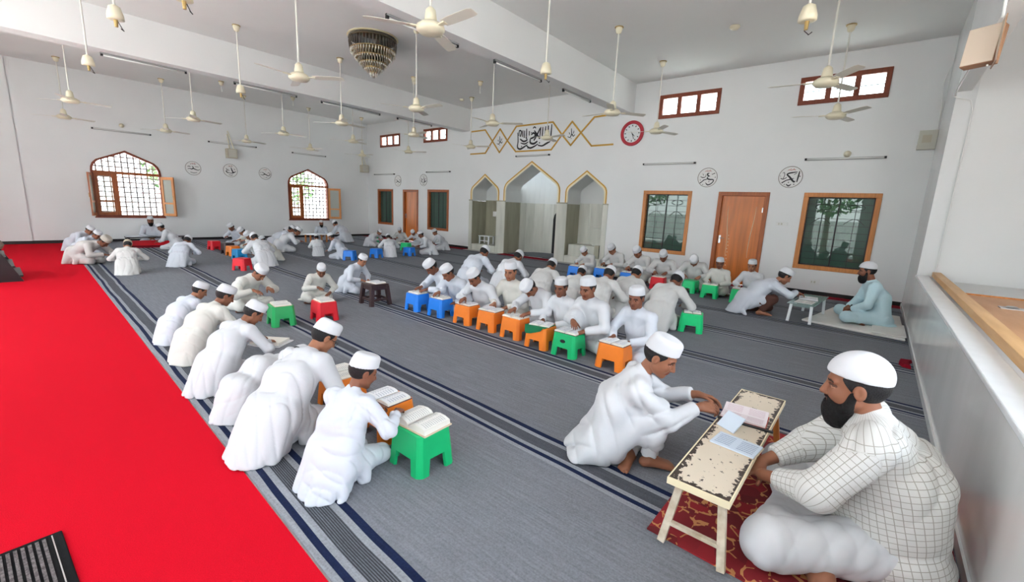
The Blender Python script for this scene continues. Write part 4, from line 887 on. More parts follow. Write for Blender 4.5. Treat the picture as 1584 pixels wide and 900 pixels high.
sr = link(bpy.data.objects.new('cabinet', None), sp_); sr.location = (0.05, 0.10, 0.0); sr.rotation_euler = (0, math.radians(-8), math.radians(152))
MB().box(-0.02, -0.19, -0.27, 0.13, 0.19, 0.27).build('cabinet_shell', 'spk_s', sr, bevel=0.01)
MB().box(0.13, -0.18, -0.26, 0.142, 0.18, 0.26).build('cloth_front', 'spk', sr, bevel=0.004)
MB().box(-0.35, -0.012, -0.28, 0.10, 0.0, 0.30).build('back_plate', 'spk', sp_); MB().box(-0.36, -0.014, -0.29, 0.11, -0.004, -0.27).box(-0.36, -0.014, 0.29, 0.11, -0.004, 0.31).box(-0.37, -0.014, -0.29, -0.35, -0.004, 0.31).build('plate_edge', 'spk_s', sp_)
MB().tube([(-0.25, 0.02, 0.30), (-0.35, 0.04, 0.55), (-0.3, 0.01, 0.9), (-0.6, 0.0, 1.35)], 0.018, 8).build('white_cable', 'white_pl', sp_)
MB().tube([(-0.1, 0.05, -0.28), (2.0, 0.04, 0.4), (4.9, 0.03, 0.5), (5.5, 0.02, 0.45), (5.62, -0.30, 0.35), (5.64, -0.37, 0.1), (5.64, -0.37, -3.87)], 0.012, 6).build('white_cable', 'white_pl', sp_)
sp_.scale = (0.56, 0.56, 0.56); sp_['label'] = 'pale cloth-fronted wooden loudspeaker tilted on the upper right wall'

# timber on the ledge of the low right wall
tag(MB().box(-3.5 + 2, -0.045, 0, 8.60, 0.045, 0.065).build('timber_beam', 'pine', loc=(0, YR - 0.20, 0.787), bevel=0.004), 'long pale timber beam lying along the white ledge at the right', 'timber')
struct(MB().box(XB, YR - 2.2, 0, 8.65, YR - 0.14, 0.735).build('wall_right.005', 'wall'))
wb = thing('wooden_counter', (6.9, YR - 0.26, 0.74), 0, 'wide pinkish wooden board with metal hinge behind the timber beam', 'wooden board')
MB().box(-6, -1.6, 0, 0, 0.0, 0.03).build('board', 'ply', wb); MB().box(-6, -1.6, 0.03, -0.0, -1.55, 0.05).box(-0.03, -1.55, 0.03, 0, 0, 0.045).build('edge_strip', 'frame_l', wb)
MB().box(-0.92, -0.52, 0.03, -0.80, -0.20, 0.04).lathe([(0.03, 0.04), (0.045, 0.045), (0.03, 0.055)], 14, (-0.86, -0.28, 0)).build('hinge', 'steel', wb)

# ------------------------------------------------------------------ small furniture
def stool_mesh(name, w=0.30, d=0.27, h=0.24, hole=False):
    """moulded step stool: tapered shell on four corner legs; w along y, d along x"""
    cut, leg, rad = 0.095, 0.072, 0.030
    ring = []   # (x, y, bottom height) around the perimeter at the foot
    def side(p, q, L):
        return [(p[0] + (q[0] - p[0]) * t / L, p[1] + (q[1] - p[1]) * t / L, z) for t, z in ((rad, 0), (leg, 0), (leg + 0.008, cut), (L - leg - 0.008, cut), (L - leg, 0), (L - rad, 0))]
    C = [(-d / 2, -w / 2), (d / 2, -w / 2), (d / 2, w / 2), (-d / 2, w / 2)]
    for k in range(4):
        p, q = C[k], C[(k + 1) % 4]; ring += side(p, q, w if k % 2 else d)
        # rounded corner midpoint
        n = C[(k + 1) % 4]; ring.append((n[0] * (1 - rad * 0.42 / abs(n[0])), n[1] * (1 - rad * 0.42 / abs(n[1])), 0))
    n = len(ring); tp = 0.87
    def row(z, s, o): return [(x * s, y * s, (max(bz, z) if o else bz)) for x, y, bz in ring]
    v = []; lv = [(None, 1.0), (cut + 0.012, 1 - (1 - tp) * (cut + 0.012) / h), (h - 0.022, tp), (h - 0.006, tp * 0.985), (h, tp * 0.94)]
    for z, s in lv: v += [(x * (s if z else 1 - (1 - tp) * bz / h), y * (s if z else 1 - (1 - tp) * bz / h), (z if z else bz)) for x, y, bz in ring]
    f = []
    for i in range(len(lv) - 1):
        for k in range(n): f.append((i * n + k, i * n + (k + 1) % n, (i + 1) * n + (k + 1) % n, (i + 1) * n + k))
    f.append(tuple(range((len(lv) - 1) * n, len(lv) * n)))
    # inner shell
    o = len(v); sh = 0.90
    lv2 = [(None, 1.0), (cut + 0.012, 1 - (1 - tp) * (cut + 0.012) / h), (h - 0.02, tp)]
    for z, s in lv2: v += [(x * sh * (s if z else 1 - (1 - tp) * bz / h), y * sh * (s if z else 1 - (1 - tp) * bz / h), (z if z else bz)) for x, y, bz in ring]
    for i in range(2):
        for k in range(n): f.append((o + i * n + k, o + (i + 1) * n + k, o + (i + 1) * n + (k + 1) % n, o + i * n + (k + 1) % n))
    f.append(tuple(range(o + 2 * n, o + 3 * n))[::-1])
    for k in range(n): f.append((k, o + k, o + (k + 1) % n, (k + 1) % n))
    mb = MB(); mb.add(v, f); me = mb.mesh(name)
    me.polygons.foreach_set('use_smooth', [True] * len(me.polygons)); me.set_sharp_from_angle(angle=math.radians(35))
    return me
STM = {}
def stool(x, y, rz, colour, label, h=0.24, w=0.30):
    k = (colour, h, w)
    if k not in STM: STM[k] = stool_mesh('step_stool', w=w, h=h); STM[k].materials.append(M[colour])
    o = link(bpy.data.objects.new('step_stool', STM[k])); o.location = (x, y, 0.012); o.rotation_euler = (0, 0, rz)
    return tag(o, label, 'stool', 'plastic step stools')
BKM = {}
def book(x, y, z, rz, label, page='page', w=0.27, d=0.19, th=0.022, tilt=0):
    """open book lying flat: cover and two page blocks; spine along x, pages to either side in y"""
    if page not in BKM:
        prof = [(0.004, 0.012), (0.02, 0.020), (0.05, 0.024), (0.09, 0.0225), (0.125, 0.017)]
        ms = []
        cv = MB().box(-0.098, -0.137, 0, 0.098, 0.137, 0.004).mesh('cover'); cv.materials.append(M['cover' if page == 'page' else 'cover_d']); ms.append(('cover', cv))
        for s in (1, -1):
            b = MB(); pl = [(0.004, 0.004)] + prof + [(0.130, 0.004)]
            b.prism([(u * s, v) for u, v in pl], lambda u, v: (-0.092, u, v), lambda u, v: (0.092, u, v)); me = b.mesh('page_block'); me.materials.append(M['paper']); ms.append(('page_block', me))
            b = MB(); vs = []
            for u, v in prof: vs += [(-0.088, u * s, v + 0.0012), (0.088, u * s, v + 0.0012)]
            b.add(vs, [(2 * i, 2 * i + 1, 2 * i + 3, 2 * i + 2) for i in range(len(prof) - 1)]); me = b.mesh('printed_page', True); me.materials.append(M[page]); ms.append(('printed_page', me))
        BKM[page] = ms
    t = thing('open_book', (x, y, z), rz, label, 'book', 'open books on the stools'); t.scale = (d / 0.19, w / 0.27, 1); t.rotation_euler[1] = tilt
    for n, me in BKM[page]: link(bpy.data.objects.new(n, me), t)
    return t

# the teacher's low desk: flaked cream board on four splayed legs, on a patterned rug
rug = MB().prism([(1.86, 0.635), (3.42, 0.64), (3.42, YR + 0.02), (1.82, YR + 0.02)], lambda u, v: (u, v, 0.012), lambda u, v: (u, v, 0.019)).build('patterned_rug', 'rug')
tag(rug, 'dark red patterned rug under the bearded man and the flaked cream desk', 'rug')
dz = 0.335; dk_ = thing('low_desk', (2.50, 0.425, 0.019), 0, 'long low desk with flaked cream paint on splayed legs between boy and man', 'desk')
MB().box(-0.68, -0.125, dz - 0.022, 0.66, 0.125, dz).build('desk_top', 'worn', dk_)
MB().box(-0.685, -0.130, dz - 0.030, 0.665, -0.124, dz + 0.001).box(-0.685, 0.124, dz - 0.030, 0.665, 0.130, dz + 0.001).box(-0.690, -0.130, dz - 0.030, -0.682, 0.130, dz + 0.001).box(0.662, -0.130, dz - 0.030, 0.668, 0.130, dz + 0.001).build('edge_lipping', 'cream', dk_)
MB().box(-0.63, -0.10, dz - 0.065, -0.60, 0.10, dz - 0.022).box(0.58, -0.10, dz - 0.065, 0.61, 0.10, dz - 0.022).build('top_rail', 'worn_leg', dk_)
for sx in (-1, 1):
    for sy in (-1, 1):
        x = -0.615 if sx < 0 else 0.595
        MB().bar((x + 0.055 * sx, 0.13 * sy, 0.0), (x, 0.085 * sy, dz - 0.024), 0.032, 0.026, (1, 0, 0)).build('leg', 'worn_leg' if sx < 0 else 'frame_l', dk_)
    x = (-0.615 if sx < 0 else 0.595) + 0.04 * sx
    MB().bar((x, -0.115, 0.10), (x, 0.115, 0.10), 0.022, 0.018).build('stretcher', 'worn_leg', dk_)
bz = dz + 0.02
bk = thing('open_booklet', (2.33, 0.40, bz), math.radians(-6), 'pale blue booklet lying open on the flaked desk near the boy', 'book')
MB().box(-0.075, -0.11, 0, 0.075, 0.10, 0.008).build('page_block', 'page_b', bk, bevel=0.002); MB().box(-0.08, -0.115, -0.003, 0.08, 0.105, 0.0).build('cover', 'cover', bk)
bk = thing('open_booklet', (2.72, 0.44, bz), math.radians(4), 'open book with pink-edged pages across the far end of the flaked desk', 'book')
for s_, an in ((-1, 0.0), (1, 0.25)):
    q = MB().box(0 if s_ > 0 else -0.085, -0.115, 0, 0.085 if s_ > 0 else 0, 0.115, 0.012).build('page_block', 'page_p', bk); q.rotation_euler = (0, -an, 0)
MB().box(-0.09, -0.12, -0.003, 0.09, 0.12, 0.0).build('cover', 'ink_red', bk)
tag(MB().box(-0.012, -0.14, 0, 0.012, 0.14, 0.006).build('black_ruler', 'black', loc=(2.605, 0.415, bz), rot=(0, 0, math.radians(4))), 'thin black strip lying across the flaked desk', 'ruler')
cdk = thing('leaning_booklet', (2.475, 0.485, bz), 0, 'small grey booklet propped up in the fingers of the squatting boy', 'book')
q = MB().box(-0.055, -0.004, 0, 0.055, 0.004, 0.105).build('page_block', 'page_b', cdk); q.rotation_euler = (math.radians(48), 0, math.radians(62))

# glass desk, white mats
wm = MB()
wm.prism([(7.44, -0.47), (7.70, 0.70), (8.15, 0.60), (9.25, 0.42), (9.30, -0.46)], lambda u, v: (u, v, 0.012), lambda u, v: (u, v, 0.045))
o = wm.build('white_mat', 'mat_white', bevel=0.014); tag(o, 'folded white mat on the carpet under the man in pale blue', 'mat')
tag(MB().box(7.5, -0.48, 0.046, 8.35, -0.12, 0.070).build('white_cushion', 'mat_white', bevel=0.012), 'folded white cloth pad behind the man in pale blue', 'mat')
gd = thing('glass_desk', (7.86, 0.66, 0.045), math.radians(-4), 'low glass-topped desk between the kneeling boy and man in blue', 'desk')
MB().box(-0.56, -0.16, 0.265, 0.60, 0.17, 0.275).build('glass_top', 'glass_table', gd)
for x in (-0.48, 0.50):
    for y in (-0.12, 0.13):
        MB().bar((x * 1.06, y * 1.1, 0), (x, y, 0.262), 0.035, 0.03, (1, 0, 0)).build('leg', 'marble_w', gd)
MB().box(-0.49, -0.125, 0.225, -0.47, 0.135, 0.264).box(0.49, -0.125, 0.225, 0.51, 0.135, 0.264).box(-0.47, -0.13, 0.235, 0.49, -0.115, 0.264).build('apron', 'glass_table', gd)
bk = thing('open_booklet', (7.95, 0.68, 0.323), 0.1, 'open book on the glass-topped desk under the boy\'s hand', 'book')
MB().box(-0.16, -0.12, 0, 0.16, 0.12, 0.010).build('page_block', 'page_w', bk); MB().box(-0.165, -0.125, -0.002, 0.165, 0.125, 0.0).build('cover', 'cover_d', bk)
bk = thing('open_booklet', (7.56, 0.68, 0.323), -0.1, 'flat papers on the near end of the glass-topped desk', 'paper')
MB().box(-0.13, -0.11, 0, 0.13, 0.11, 0.004).build('sheet', 'page', bk)

# doormat on the red carpet
dm = thing('doormat', (-0.19, 2.12, 0.008), math.radians(2), 'black ribbed doormat in the lower left corner of the red carpet', 'doormat')
MB().box(-0.36, -0.48, 0, 0.255, 0.43, 0.010).build('rubber_base', 'rubber', dm, bevel=0.004)
for k in range(25): MB().box(-0.300 + 0.0205 * k, -0.46, 0.010, -0.289 + 0.0205 * k, 0.400, 0.015).build('rib', 'rib', dm)
MB().box(0.2205, -0.46, 0.010, 0.2245, 0.410, 0.013).build('edge_line', 'steel', dm)

# far-left rack with a bag, low bench, white stool in the niche, far low table
rk = thing('slanted_rack', (0.02, 10.9, 0.008), 0, 'black slanted wooden rack cut by the left edge on the red carpet', 'rack')
for y in (-0.55, 0.55): MB().prism([(-0.75, 0), (0.24, 0), (0.05, 0.45), (-0.75, 0.62)], lambda u, v, y=y: (u, y - 0.02, v), lambda u, v, y=y: (u, y + 0.02, v)).build('side_panel', 'rack', rk)
for k in range(3): MB().bar((0.20 - 0.075 * k, -0.53, 0.08 + 0.15 * k), (0.20 - 0.075 * k, 0.53, 0.08 + 0.15 * k), 0.09, 0.025).build('shelf_slat', 'rack', rk)
MB().box(-0.75, -0.53, 0.43, 0.02, 0.53, 0.46).build('top_board', 'rack', rk)
bagm = MB().lathe([(0.03, 0), (0.16, 0.01), (0.19, 0.08), (0.15, 0.17), (0.06, 0.215), (0.01, 0.22)], 18); bagm.v = [(x * 1.0, y * 1.2, z * (1 + 0.12 * math.sin(9 * x + 4))) for x, y, z in bagm.v]
tag(bagm.build('cloth_bag', 'tan', smooth=True, loc=(-0.06, 10.9, 0.47)), 'rounded tan cloth bundle on top of the black rack at the left edge', 'bag')
bn = thing('low_bench', (2.95, 15.25, 0.012), 0, 'low black-framed bench with red under-panel before the bearded teacher at the left window', 'bench')
for x in (-0.62, 0.62): MB().box(x - 0.025, -0.15, 0, x + 0.025, -0.10, 0.27).box(x - 0.025, 0.10, 0, x + 0.025, 0.15, 0.27).build('leg', 'rack', bn)
MB().box(-0.66, -0.17, 0.255, 0.66, 0.17, 0.285).build('bench_top', 'rack', bn)
MB().box(-0.60, 0.04, 0.03, 0.60, 0.06, 0.17).build('red_panel', 'red', bn)
tag(MB().box(-0.62, -0.2, 0, 0.62, 0.26, 0.02).build('red_mat', 'red_strip', loc=(2.95, 15.2, 0.012)), 'red mat on the floor under the low black-framed bench', 'mat')
ns = thing('white_stool', (XD + 0.28, 10.33, 0.217), 0, 'small white wooden stool inside the left prayer niche', 'stool')
for y in (-0.21, 0.21):
    for x in (-0.12, 0.12): MB().box(x - 0.02, y - 0.02, 0, x + 0.02, y + 0.02, 0.26).build('leg', 'marble_w', ns)
MB().box(-0.15, -0.25, 0.26, 0.15, 0.25, 0.285).build('seat', 'marble_w', ns); MB().box(-0.13, -0.20, 0.10, -0.11, 0.20, 0.125).build('stretcher', 'marble_w', ns)
ft = thing('low_table', (7.30, 15.0, 0.012), 0.1, 'low white table with open books in front of the teacher at the right window', 'desk')
MB().box(-0.36, -0.20, 0.26, 0.36, 0.20, 0.285).build('table_top', 'marble_w', ft)
for x in (-0.3, 0.3):
    for y in (-0.15, 0.15): MB().box(x - 0.02, y - 0.02, 0, x + 0.02, y + 0.02, 0.26).build('leg', 'frame_l', ft)
bs = thing('open_stool', (3.55, 5.55, 0.012), math.radians(-4), 'dark brown tall plastic stool with open sides beside the third boy of the second row', 'stool')
hs_ = 0.315
for sx in (-1, 1):
    for sy in (-1, 1): MB().bar((0.145 * sx, 0.155 * sy, 0), (0.115 * sx, 0.125 * sy, hs_ - 0.03), 0.055, 0.05, (1, 0, 0)).build('leg', 'brown', bs)
MB().box(-0.14, -0.15, hs_ - 0.03, 0.14, 0.15, hs_).build('seat', 'brown', bs, bevel=0.008)
MB().box(-0.135, -0.145, hs_ - 0.085, 0.135, -0.128, hs_ - 0.03).box(-0.135, 0.128, hs_ - 0.085, 0.135, 0.145, hs_ - 0.03).box(-0.135, -0.13, hs_ - 0.085, -0.118, 0.13, hs_ - 0.03).box(0.118, -0.13, hs_ - 0.085, 0.135, 0.13, hs_ - 0.03).build('apron', 'brown', bs)
MB().box(-0.135, -0.146, 0.07, 0.135, -0.13, 0.10).box(-0.135, 0.13, 0.07, 0.135, 0.146, 0.10).box(-0.146, -0.13, 0.07, -0.13, 0.13, 0.10).box(0.13, -0.13, 0.07, 0.146, 0.13, 0.10).build('stretcher', 'brown', bs)
# ------------------------------------------------------------------ people: distance-field sculpting
F32 = np.float32
def V3(*a): return np.array(a, dtype=np.float64)
def nrm(v): return v / (np.linalg.norm(v) + 1e-12)
def rc(P, a, b, ra, rb):
    x, y, z = P
    ba = b - a; L = float(ba @ ba) + 1e-12
    px = x - F32(a[0]); py = y - F32(a[1]); pz = z - F32(a[2])
    t = (px * F32(ba[0] / L) + py * F32(ba[1] / L) + pz * F32(ba[2] / L))
    np.clip(t, 0, 1, out=t)
    px -= t * F32(ba[0]); py -= t * F32(ba[1]); pz -= t * F32(ba[2])
    return np.sqrt(px * px + py * py + pz * pz) - (F32(ra) + t * F32(rb - ra))
def el(P, c, r, M=None):
    x, y, z = P
    px = x - F32(c[0]); py = y - F32(c[1]); pz = z - F32(c[2])
    if M is not None:
        px, py, pz = [px * F32(M[k][0]) + py * F32(M[k][1]) + pz * F32(M[k][2]) for k in range(3)]
    a = px / F32(r[0]); b = py / F32(r[1]); c_ = pz / F32(r[2])
    k0 = np.sqrt(a * a + b * b + c_ * c_) + F32(1e-6)
    a /= F32(r[0]); b /= F32(r[1]); c_ /= F32(r[2])
    k1 = np.sqrt(a * a + b * b + c_ * c_) + F32(1e-6)
    return k0 * (k0 - 1) / k1
def smin(a, b, k):
    h = np.clip(0.5 + F32(0.5 / k) * (b - a), 0, 1)
    return b + (a - b) * h - F32(k) * h * (1 - h)
def smax(a, b, k): return -smin(-a, -b, k)

def mesh_sdf(fn, lo, hi, h):
    """surface nets on a block-sparse grid; returns verts (n,3), quads (m,4)"""
    B = 4; lo = np.array(lo, float); hi = np.array(hi, float)
    nb = np.maximum(1, np.ceil((hi - lo) / (h * B)).astype(int))
    ax = [lo[k] + (np.arange(nb[k]) + 0.5) * h * B for k in range(3)]
    g = np.meshgrid(*ax, indexing='ij')
    d = fn([a.ravel().astype(F32) for a in g]).reshape(nb)
    act = np.abs(d) < h * B * 1.5
    N = nb * B + 1
    val = np.ones(N, F32)
    neg = np.repeat(np.repeat(np.repeat(d < 0, B, 0), B, 1), B, 2)
    val[:-1, :-1, :-1][neg] = -1
    am = np.repeat(np.repeat(np.repeat(act, B, 0), B, 1), B, 2)
    pm = np.zeros(N, bool)
    pm[:-1, :-1, :-1] = am
    for k in range(3):
        sl = [slice(None)] * 3; sr = [slice(None)] * 3
        sl[k] = slice(1, None); sr[k] = slice(None, -1)
        q = pm.copy(); q[tuple(sl)] |= pm[tuple(sr)]; pm = q
    idx = np.nonzero(pm)
    val[idx] = fn([(lo[k] + idx[k] * h).astype(F32) for k in range(3)])
    ins = val < 0
    c = np.zeros(N - 1, np.uint8)
    for i in (0, 1):
        for j in (0, 1):
            for k in (0, 1):
                c += ins[i:N[0] - 1 + i, j:N[1] - 1 + j, k:N[2] - 1 + k]
    mix = (c > 0) & (c < 8)
    ci = np.nonzero(mix); n = len(ci[0])
    vid = np.full(N - 1, -1, np.int32); vid[ci] = np.arange(n)
    acc = np.zeros((n, 3)); cnt = np.zeros(n)
    cor = [(i, j, k) for i in (0, 1) for j in (0, 1) for k in (0, 1)]
    cv = {o: val[ci[0] + o[0], ci[1] + o[1], ci[2] + o[2]] for o in cor}
    for o in cor:
        for k in range(3):
            if o[k] == 0:
                p = list(o); p[k] = 1; p = tuple(p)
                a, b = cv[o], cv[p]; m = (a < 0) != (b < 0)
                t = np.where(m, a / np.where(m, a - b, 1), 0)
                for q in range(3):
                    acc[:, q] += np.where(m, o[q] + (t if q == k else 0), 0)
                cnt += m
    co = acc / np.maximum(cnt, 1)[:, None]
    ve = lo + (np.stack(ci, 1) + co) * h
    quads = []
    for k in range(3):
        a, b = [(1, 2), (2, 0), (0, 1)][k]
        s0 = [slice(None)] * 3; s1 = [slice(None)] * 3
        s0[k] = slice(None, -1); s1[k] = slice(1, None)
        e = ins[tuple(s0)] != ins[tuple(s1)]
        ei = np.nonzero(e)
        ok = (ei[a] > 0) & (ei[b] > 0) & (ei[a] < N[a] - 1) & (ei[b] < N[b] - 1)
        ei = [x[ok] for x in ei]
        pos = ins[tuple(s0)][tuple(ei)]
        def at(da, db):
            q = [x.copy() for x in ei]; q[a] -= da; q[b] -= db
            return vid[tuple(q)]
        f = np.stack([at(1, 1), at(0, 1), at(0, 0), at(1, 0)], 1)
        f[~pos] = f[~pos][:, ::-1]
        quads.append(f)
    qd = np.concatenate(quads)
    return ve, qd[(qd >= 0).all(1)]

def np_mesh(name, ve, qd, smooth=True):
    me = bpy.data.meshes.new(name)
    n, m = len(ve), len(qd); w = qd.shape[1]
    me.vertices.add(n); me.vertices.foreach_set('co', ve.astype(F32).ravel())
    me.loops.add(m * w); me.loops.foreach_set('vertex_index', qd.astype(np.int32).ravel())
    me.polygons.add(m); me.polygons.foreach_set('loop_start', np.arange(0, m * w, w, dtype=np.int32))
    me.polygons.foreach_set('loop_total', np.full(m, w, np.int32))
    if smooth: me.polygons.foreach_set('use_smooth', np.ones(m, bool))
    me.update(); me.validate()
    return me
def set_col(me, rgb):
    a = me.color_attributes.new('Col', 'FLOAT_COLOR', 'POINT')
    a.data.foreach_set('color', np.concatenate([rgb, np.ones((len(rgb), 1))], 1).astype(F32).ravel())

def ik(s, w, l1, l2, pole):
    d = w - s; D = np.linalg.norm(d); D2 = min(D, (l1 + l2) * 0.995); u = d / (D + 1e-9)
    w = s + u * D2
    a = (l1 * l1 - l2 * l2 + D2 * D2) / (2 * D2); hh = math.sqrt(max(l1 * l1 - a * a, 1e-6))
    p = pole - u * (pole @ u); p = nrm(p)
    return s + u * a + p * hh, w
def rotv(v, ax, ang):
    ax = nrm(ax); c, s = math.cos(ang), math.sin(ang)
    return v * c + np.cross(ax, v) * s + ax * (ax @ v) * (1 - c)

def hand_prims(w, d, n, side, curl, spread=0.10, thumb=0.55):
    """w wrist, d finger direction, n palm normal (the way the palm faces), side +1 = left hand"""
    d = nrm(d); n = nrm(n - d * (n @ d)); lat = np.cross(n, d) * side   # towards the thumb
    pal, fin = [], []
    kl = [0.088, 0.092, 0.087, 0.078]; off = [0.030, 0.010, -0.010, -0.029]
    ln = [0.074, 0.083, 0.077, 0.060]
    for i in range(4):
        k = w + d * kl[i] + lat * off[i]
        pal.append((w + d * 0.012 + lat * off[i] * 0.55, k, 0.0165, 0.0125))
        dd = rotv(d, n, 0); dd = nrm(d + lat * off[i] * spread * 30 * 0.1)
        axb = np.cross(dd, n); p = k; a = 0
        for j, fr in enumerate((0.45, 0.31, 0.26)):
            a += curl[j] * (1 + 0.12 * (i - 1))
            q = p + rotv(dd, axb, a) * ln[i] * fr
            fin.append((i, p, q, 0.0092 - 0.0008 * j, 0.0084 - 0.0008 * j)); p = q
    pal.append((w + d * 0.02 + lat * 0.012, w + d * 0.06 + lat * 0.0, 0.017, 0.017))
    t0 = w + d * 0.022 + lat * 0.024 + n * 0.006
    td = nrm(d * 0.75 + lat * thumb + n * 0.25)
    t1 = t0 + td * 0.044; t2 = t1 + nrm(td + d * 0.35 + n * 0.25) * 0.03; t3 = t2 + nrm(td + d * 0.6 + n * 0.3) * 0.024
    pal.append((t0, t1, 0.0165, 0.0115))
    fin.append((9, t1, t2, 0.0112, 0.010)); fin.append((9, t2, t3, 0.0098, 0.0085))
    return pal, fin

def foot_prims(an, d, up, toes=True, side=1):
    d = nrm(d); up = nrm(up - d * (up @ d)); lat = np.cross(up, d) * side
    out = [(an - d * 0.035 - up * 0.035, an + d * 0.02, 0.032, 0.037)]
    for o, l in ((0.020, 0.135), (0.0, 0.14), (-0.022, 0.125)):
        out.append((an + d * 0.0 - up * 0.02 + lat * o * 0.6, an + d * l - up * 0.045 + lat * o * 1.3, 0.034, 0.02))
    out.append((an - d * 0.03 - up * 0.045, an + d * 0.12 - up * 0.05 + lat * (-0.02), 0.024, 0.02))
    tl = []
    for i, (o, l, r) in enumerate(((0.033, 0.045, 0.0135), (0.011, 0.043, 0.0098), (-0.006, 0.038, 0.0092), (-0.022, 0.032, 0.0088), (-0.037, 0.024, 0.0085))):
        b = an + d * (0.142 - 0.006 * i) - up * 0.05 + lat * o
        tl.append((b, b + d * l * 0.7 - up * 0.002, r, r * 0.92))
    return out, tl

def head_sdf(P, hf, kid):
    """P in head space, metres: x forward, y left, z up"""
    x, y, z = P; ya = np.abs(y); Q = [x, ya, z]
    d = el(P, (-0.016, 0, 0.032), (0.096, 0.076, 0.088))
    d = smin(d, el(P, (0.022, 0, -0.032), (0.068, 0.060 if not kid else 0.063, 0.080)), 0.03)
    d = smin(d, rc(Q, V3(0.005, 0.048, -0.058), V3(0.066, 0.010, -0.096), 0.018, 0.019), 0.03)
    d = smin(d, el(Q, (0.058, 0.036, -0.030), (0.026, 0.024, 0.026)), 0.02)
    d = smin(d, rc(Q, V3(0.080, 0.012, 0.024), V3(0.070, 0.044, 0.023), 0.0075, 0.0065), 0.016)
    d = smax(d, -el(Q, (0.097, 0.032, 0.004), (0.020, 0.019, 0.0125)), 0.014)
    d = smin(d, el(Q, (0.0685, 0.032, 0.002), (0.0155, 0.0165, 0.0125)), 0.003)
    d = smin(d, rc(P, V3(0.086, 0, 0.010), V3(0.106, 0, -0.030), 0.0075, 0.0115), 0.010)
    d = smin(d, el(Q, (0.094, 0.012, -0.035), (0.011, 0.0085, 0.008)), 0.006)
    d = smin(d, el(P, (0.083, 0, -0.056), (0.014, 0.024, 0.0075)), 0.005)
    d = smin(d, el(P, (0.080, 0, -0.0685), (0.014, 0.020, 0.0078)), 0.005)
    d = smax(d, -el(P, (0.098, 0, -0.0622), (0.012, 0.024, 0.0017)), 0.003)
    e = el(Q, (-0.008, 0.0775, -0.006), (0.021, 0.0085, 0.032))
    e = smax(e, -el(Q, (-0.002, 0.088, -0.004), (0.010, 0.008, 0.019)), 0.004)
    d = smin(d, e, 0.008)
    return d

def cloth(P, seed, amp, wl):
    """patches of drape folds: narrow valleys between broad soft ridges, fading in and out over the cloth"""
    r = np.random.RandomState(seed); x, y, z = P
    def wave(f, vz):
        k = r.normal(0, 1, 3) * np.array([1, 1, vz]); k = k / np.linalg.norm(k) * f
        return F32(k[0]) * x + F32(k[1]) * y + F32(k[2]) * z + F32(r.uniform(0, 6.28))
    o = 0
    for i in range(3):
        warp = np.sin(wave(8.0, 1.0)) * F32(1.1) + np.sin(wave(15.0, 1.0)) * F32(0.5)
        ph = wave(6.283 / (wl * r.uniform(0.7, 1.3)), (0.35, 0.9, 0.6)[i]) * F32(0.5) + warp
        v = 1 - np.abs(np.sin(ph)); v = v * v
        m = np.clip(np.sin(wave(9.0, 0.8)) + F32(0.35) * np.sin(wave(19.0, 1.0)) + F32(0.25), 0, 1)
        o = o + v * m
    return (o - F32(0.25)) * F32(amp)

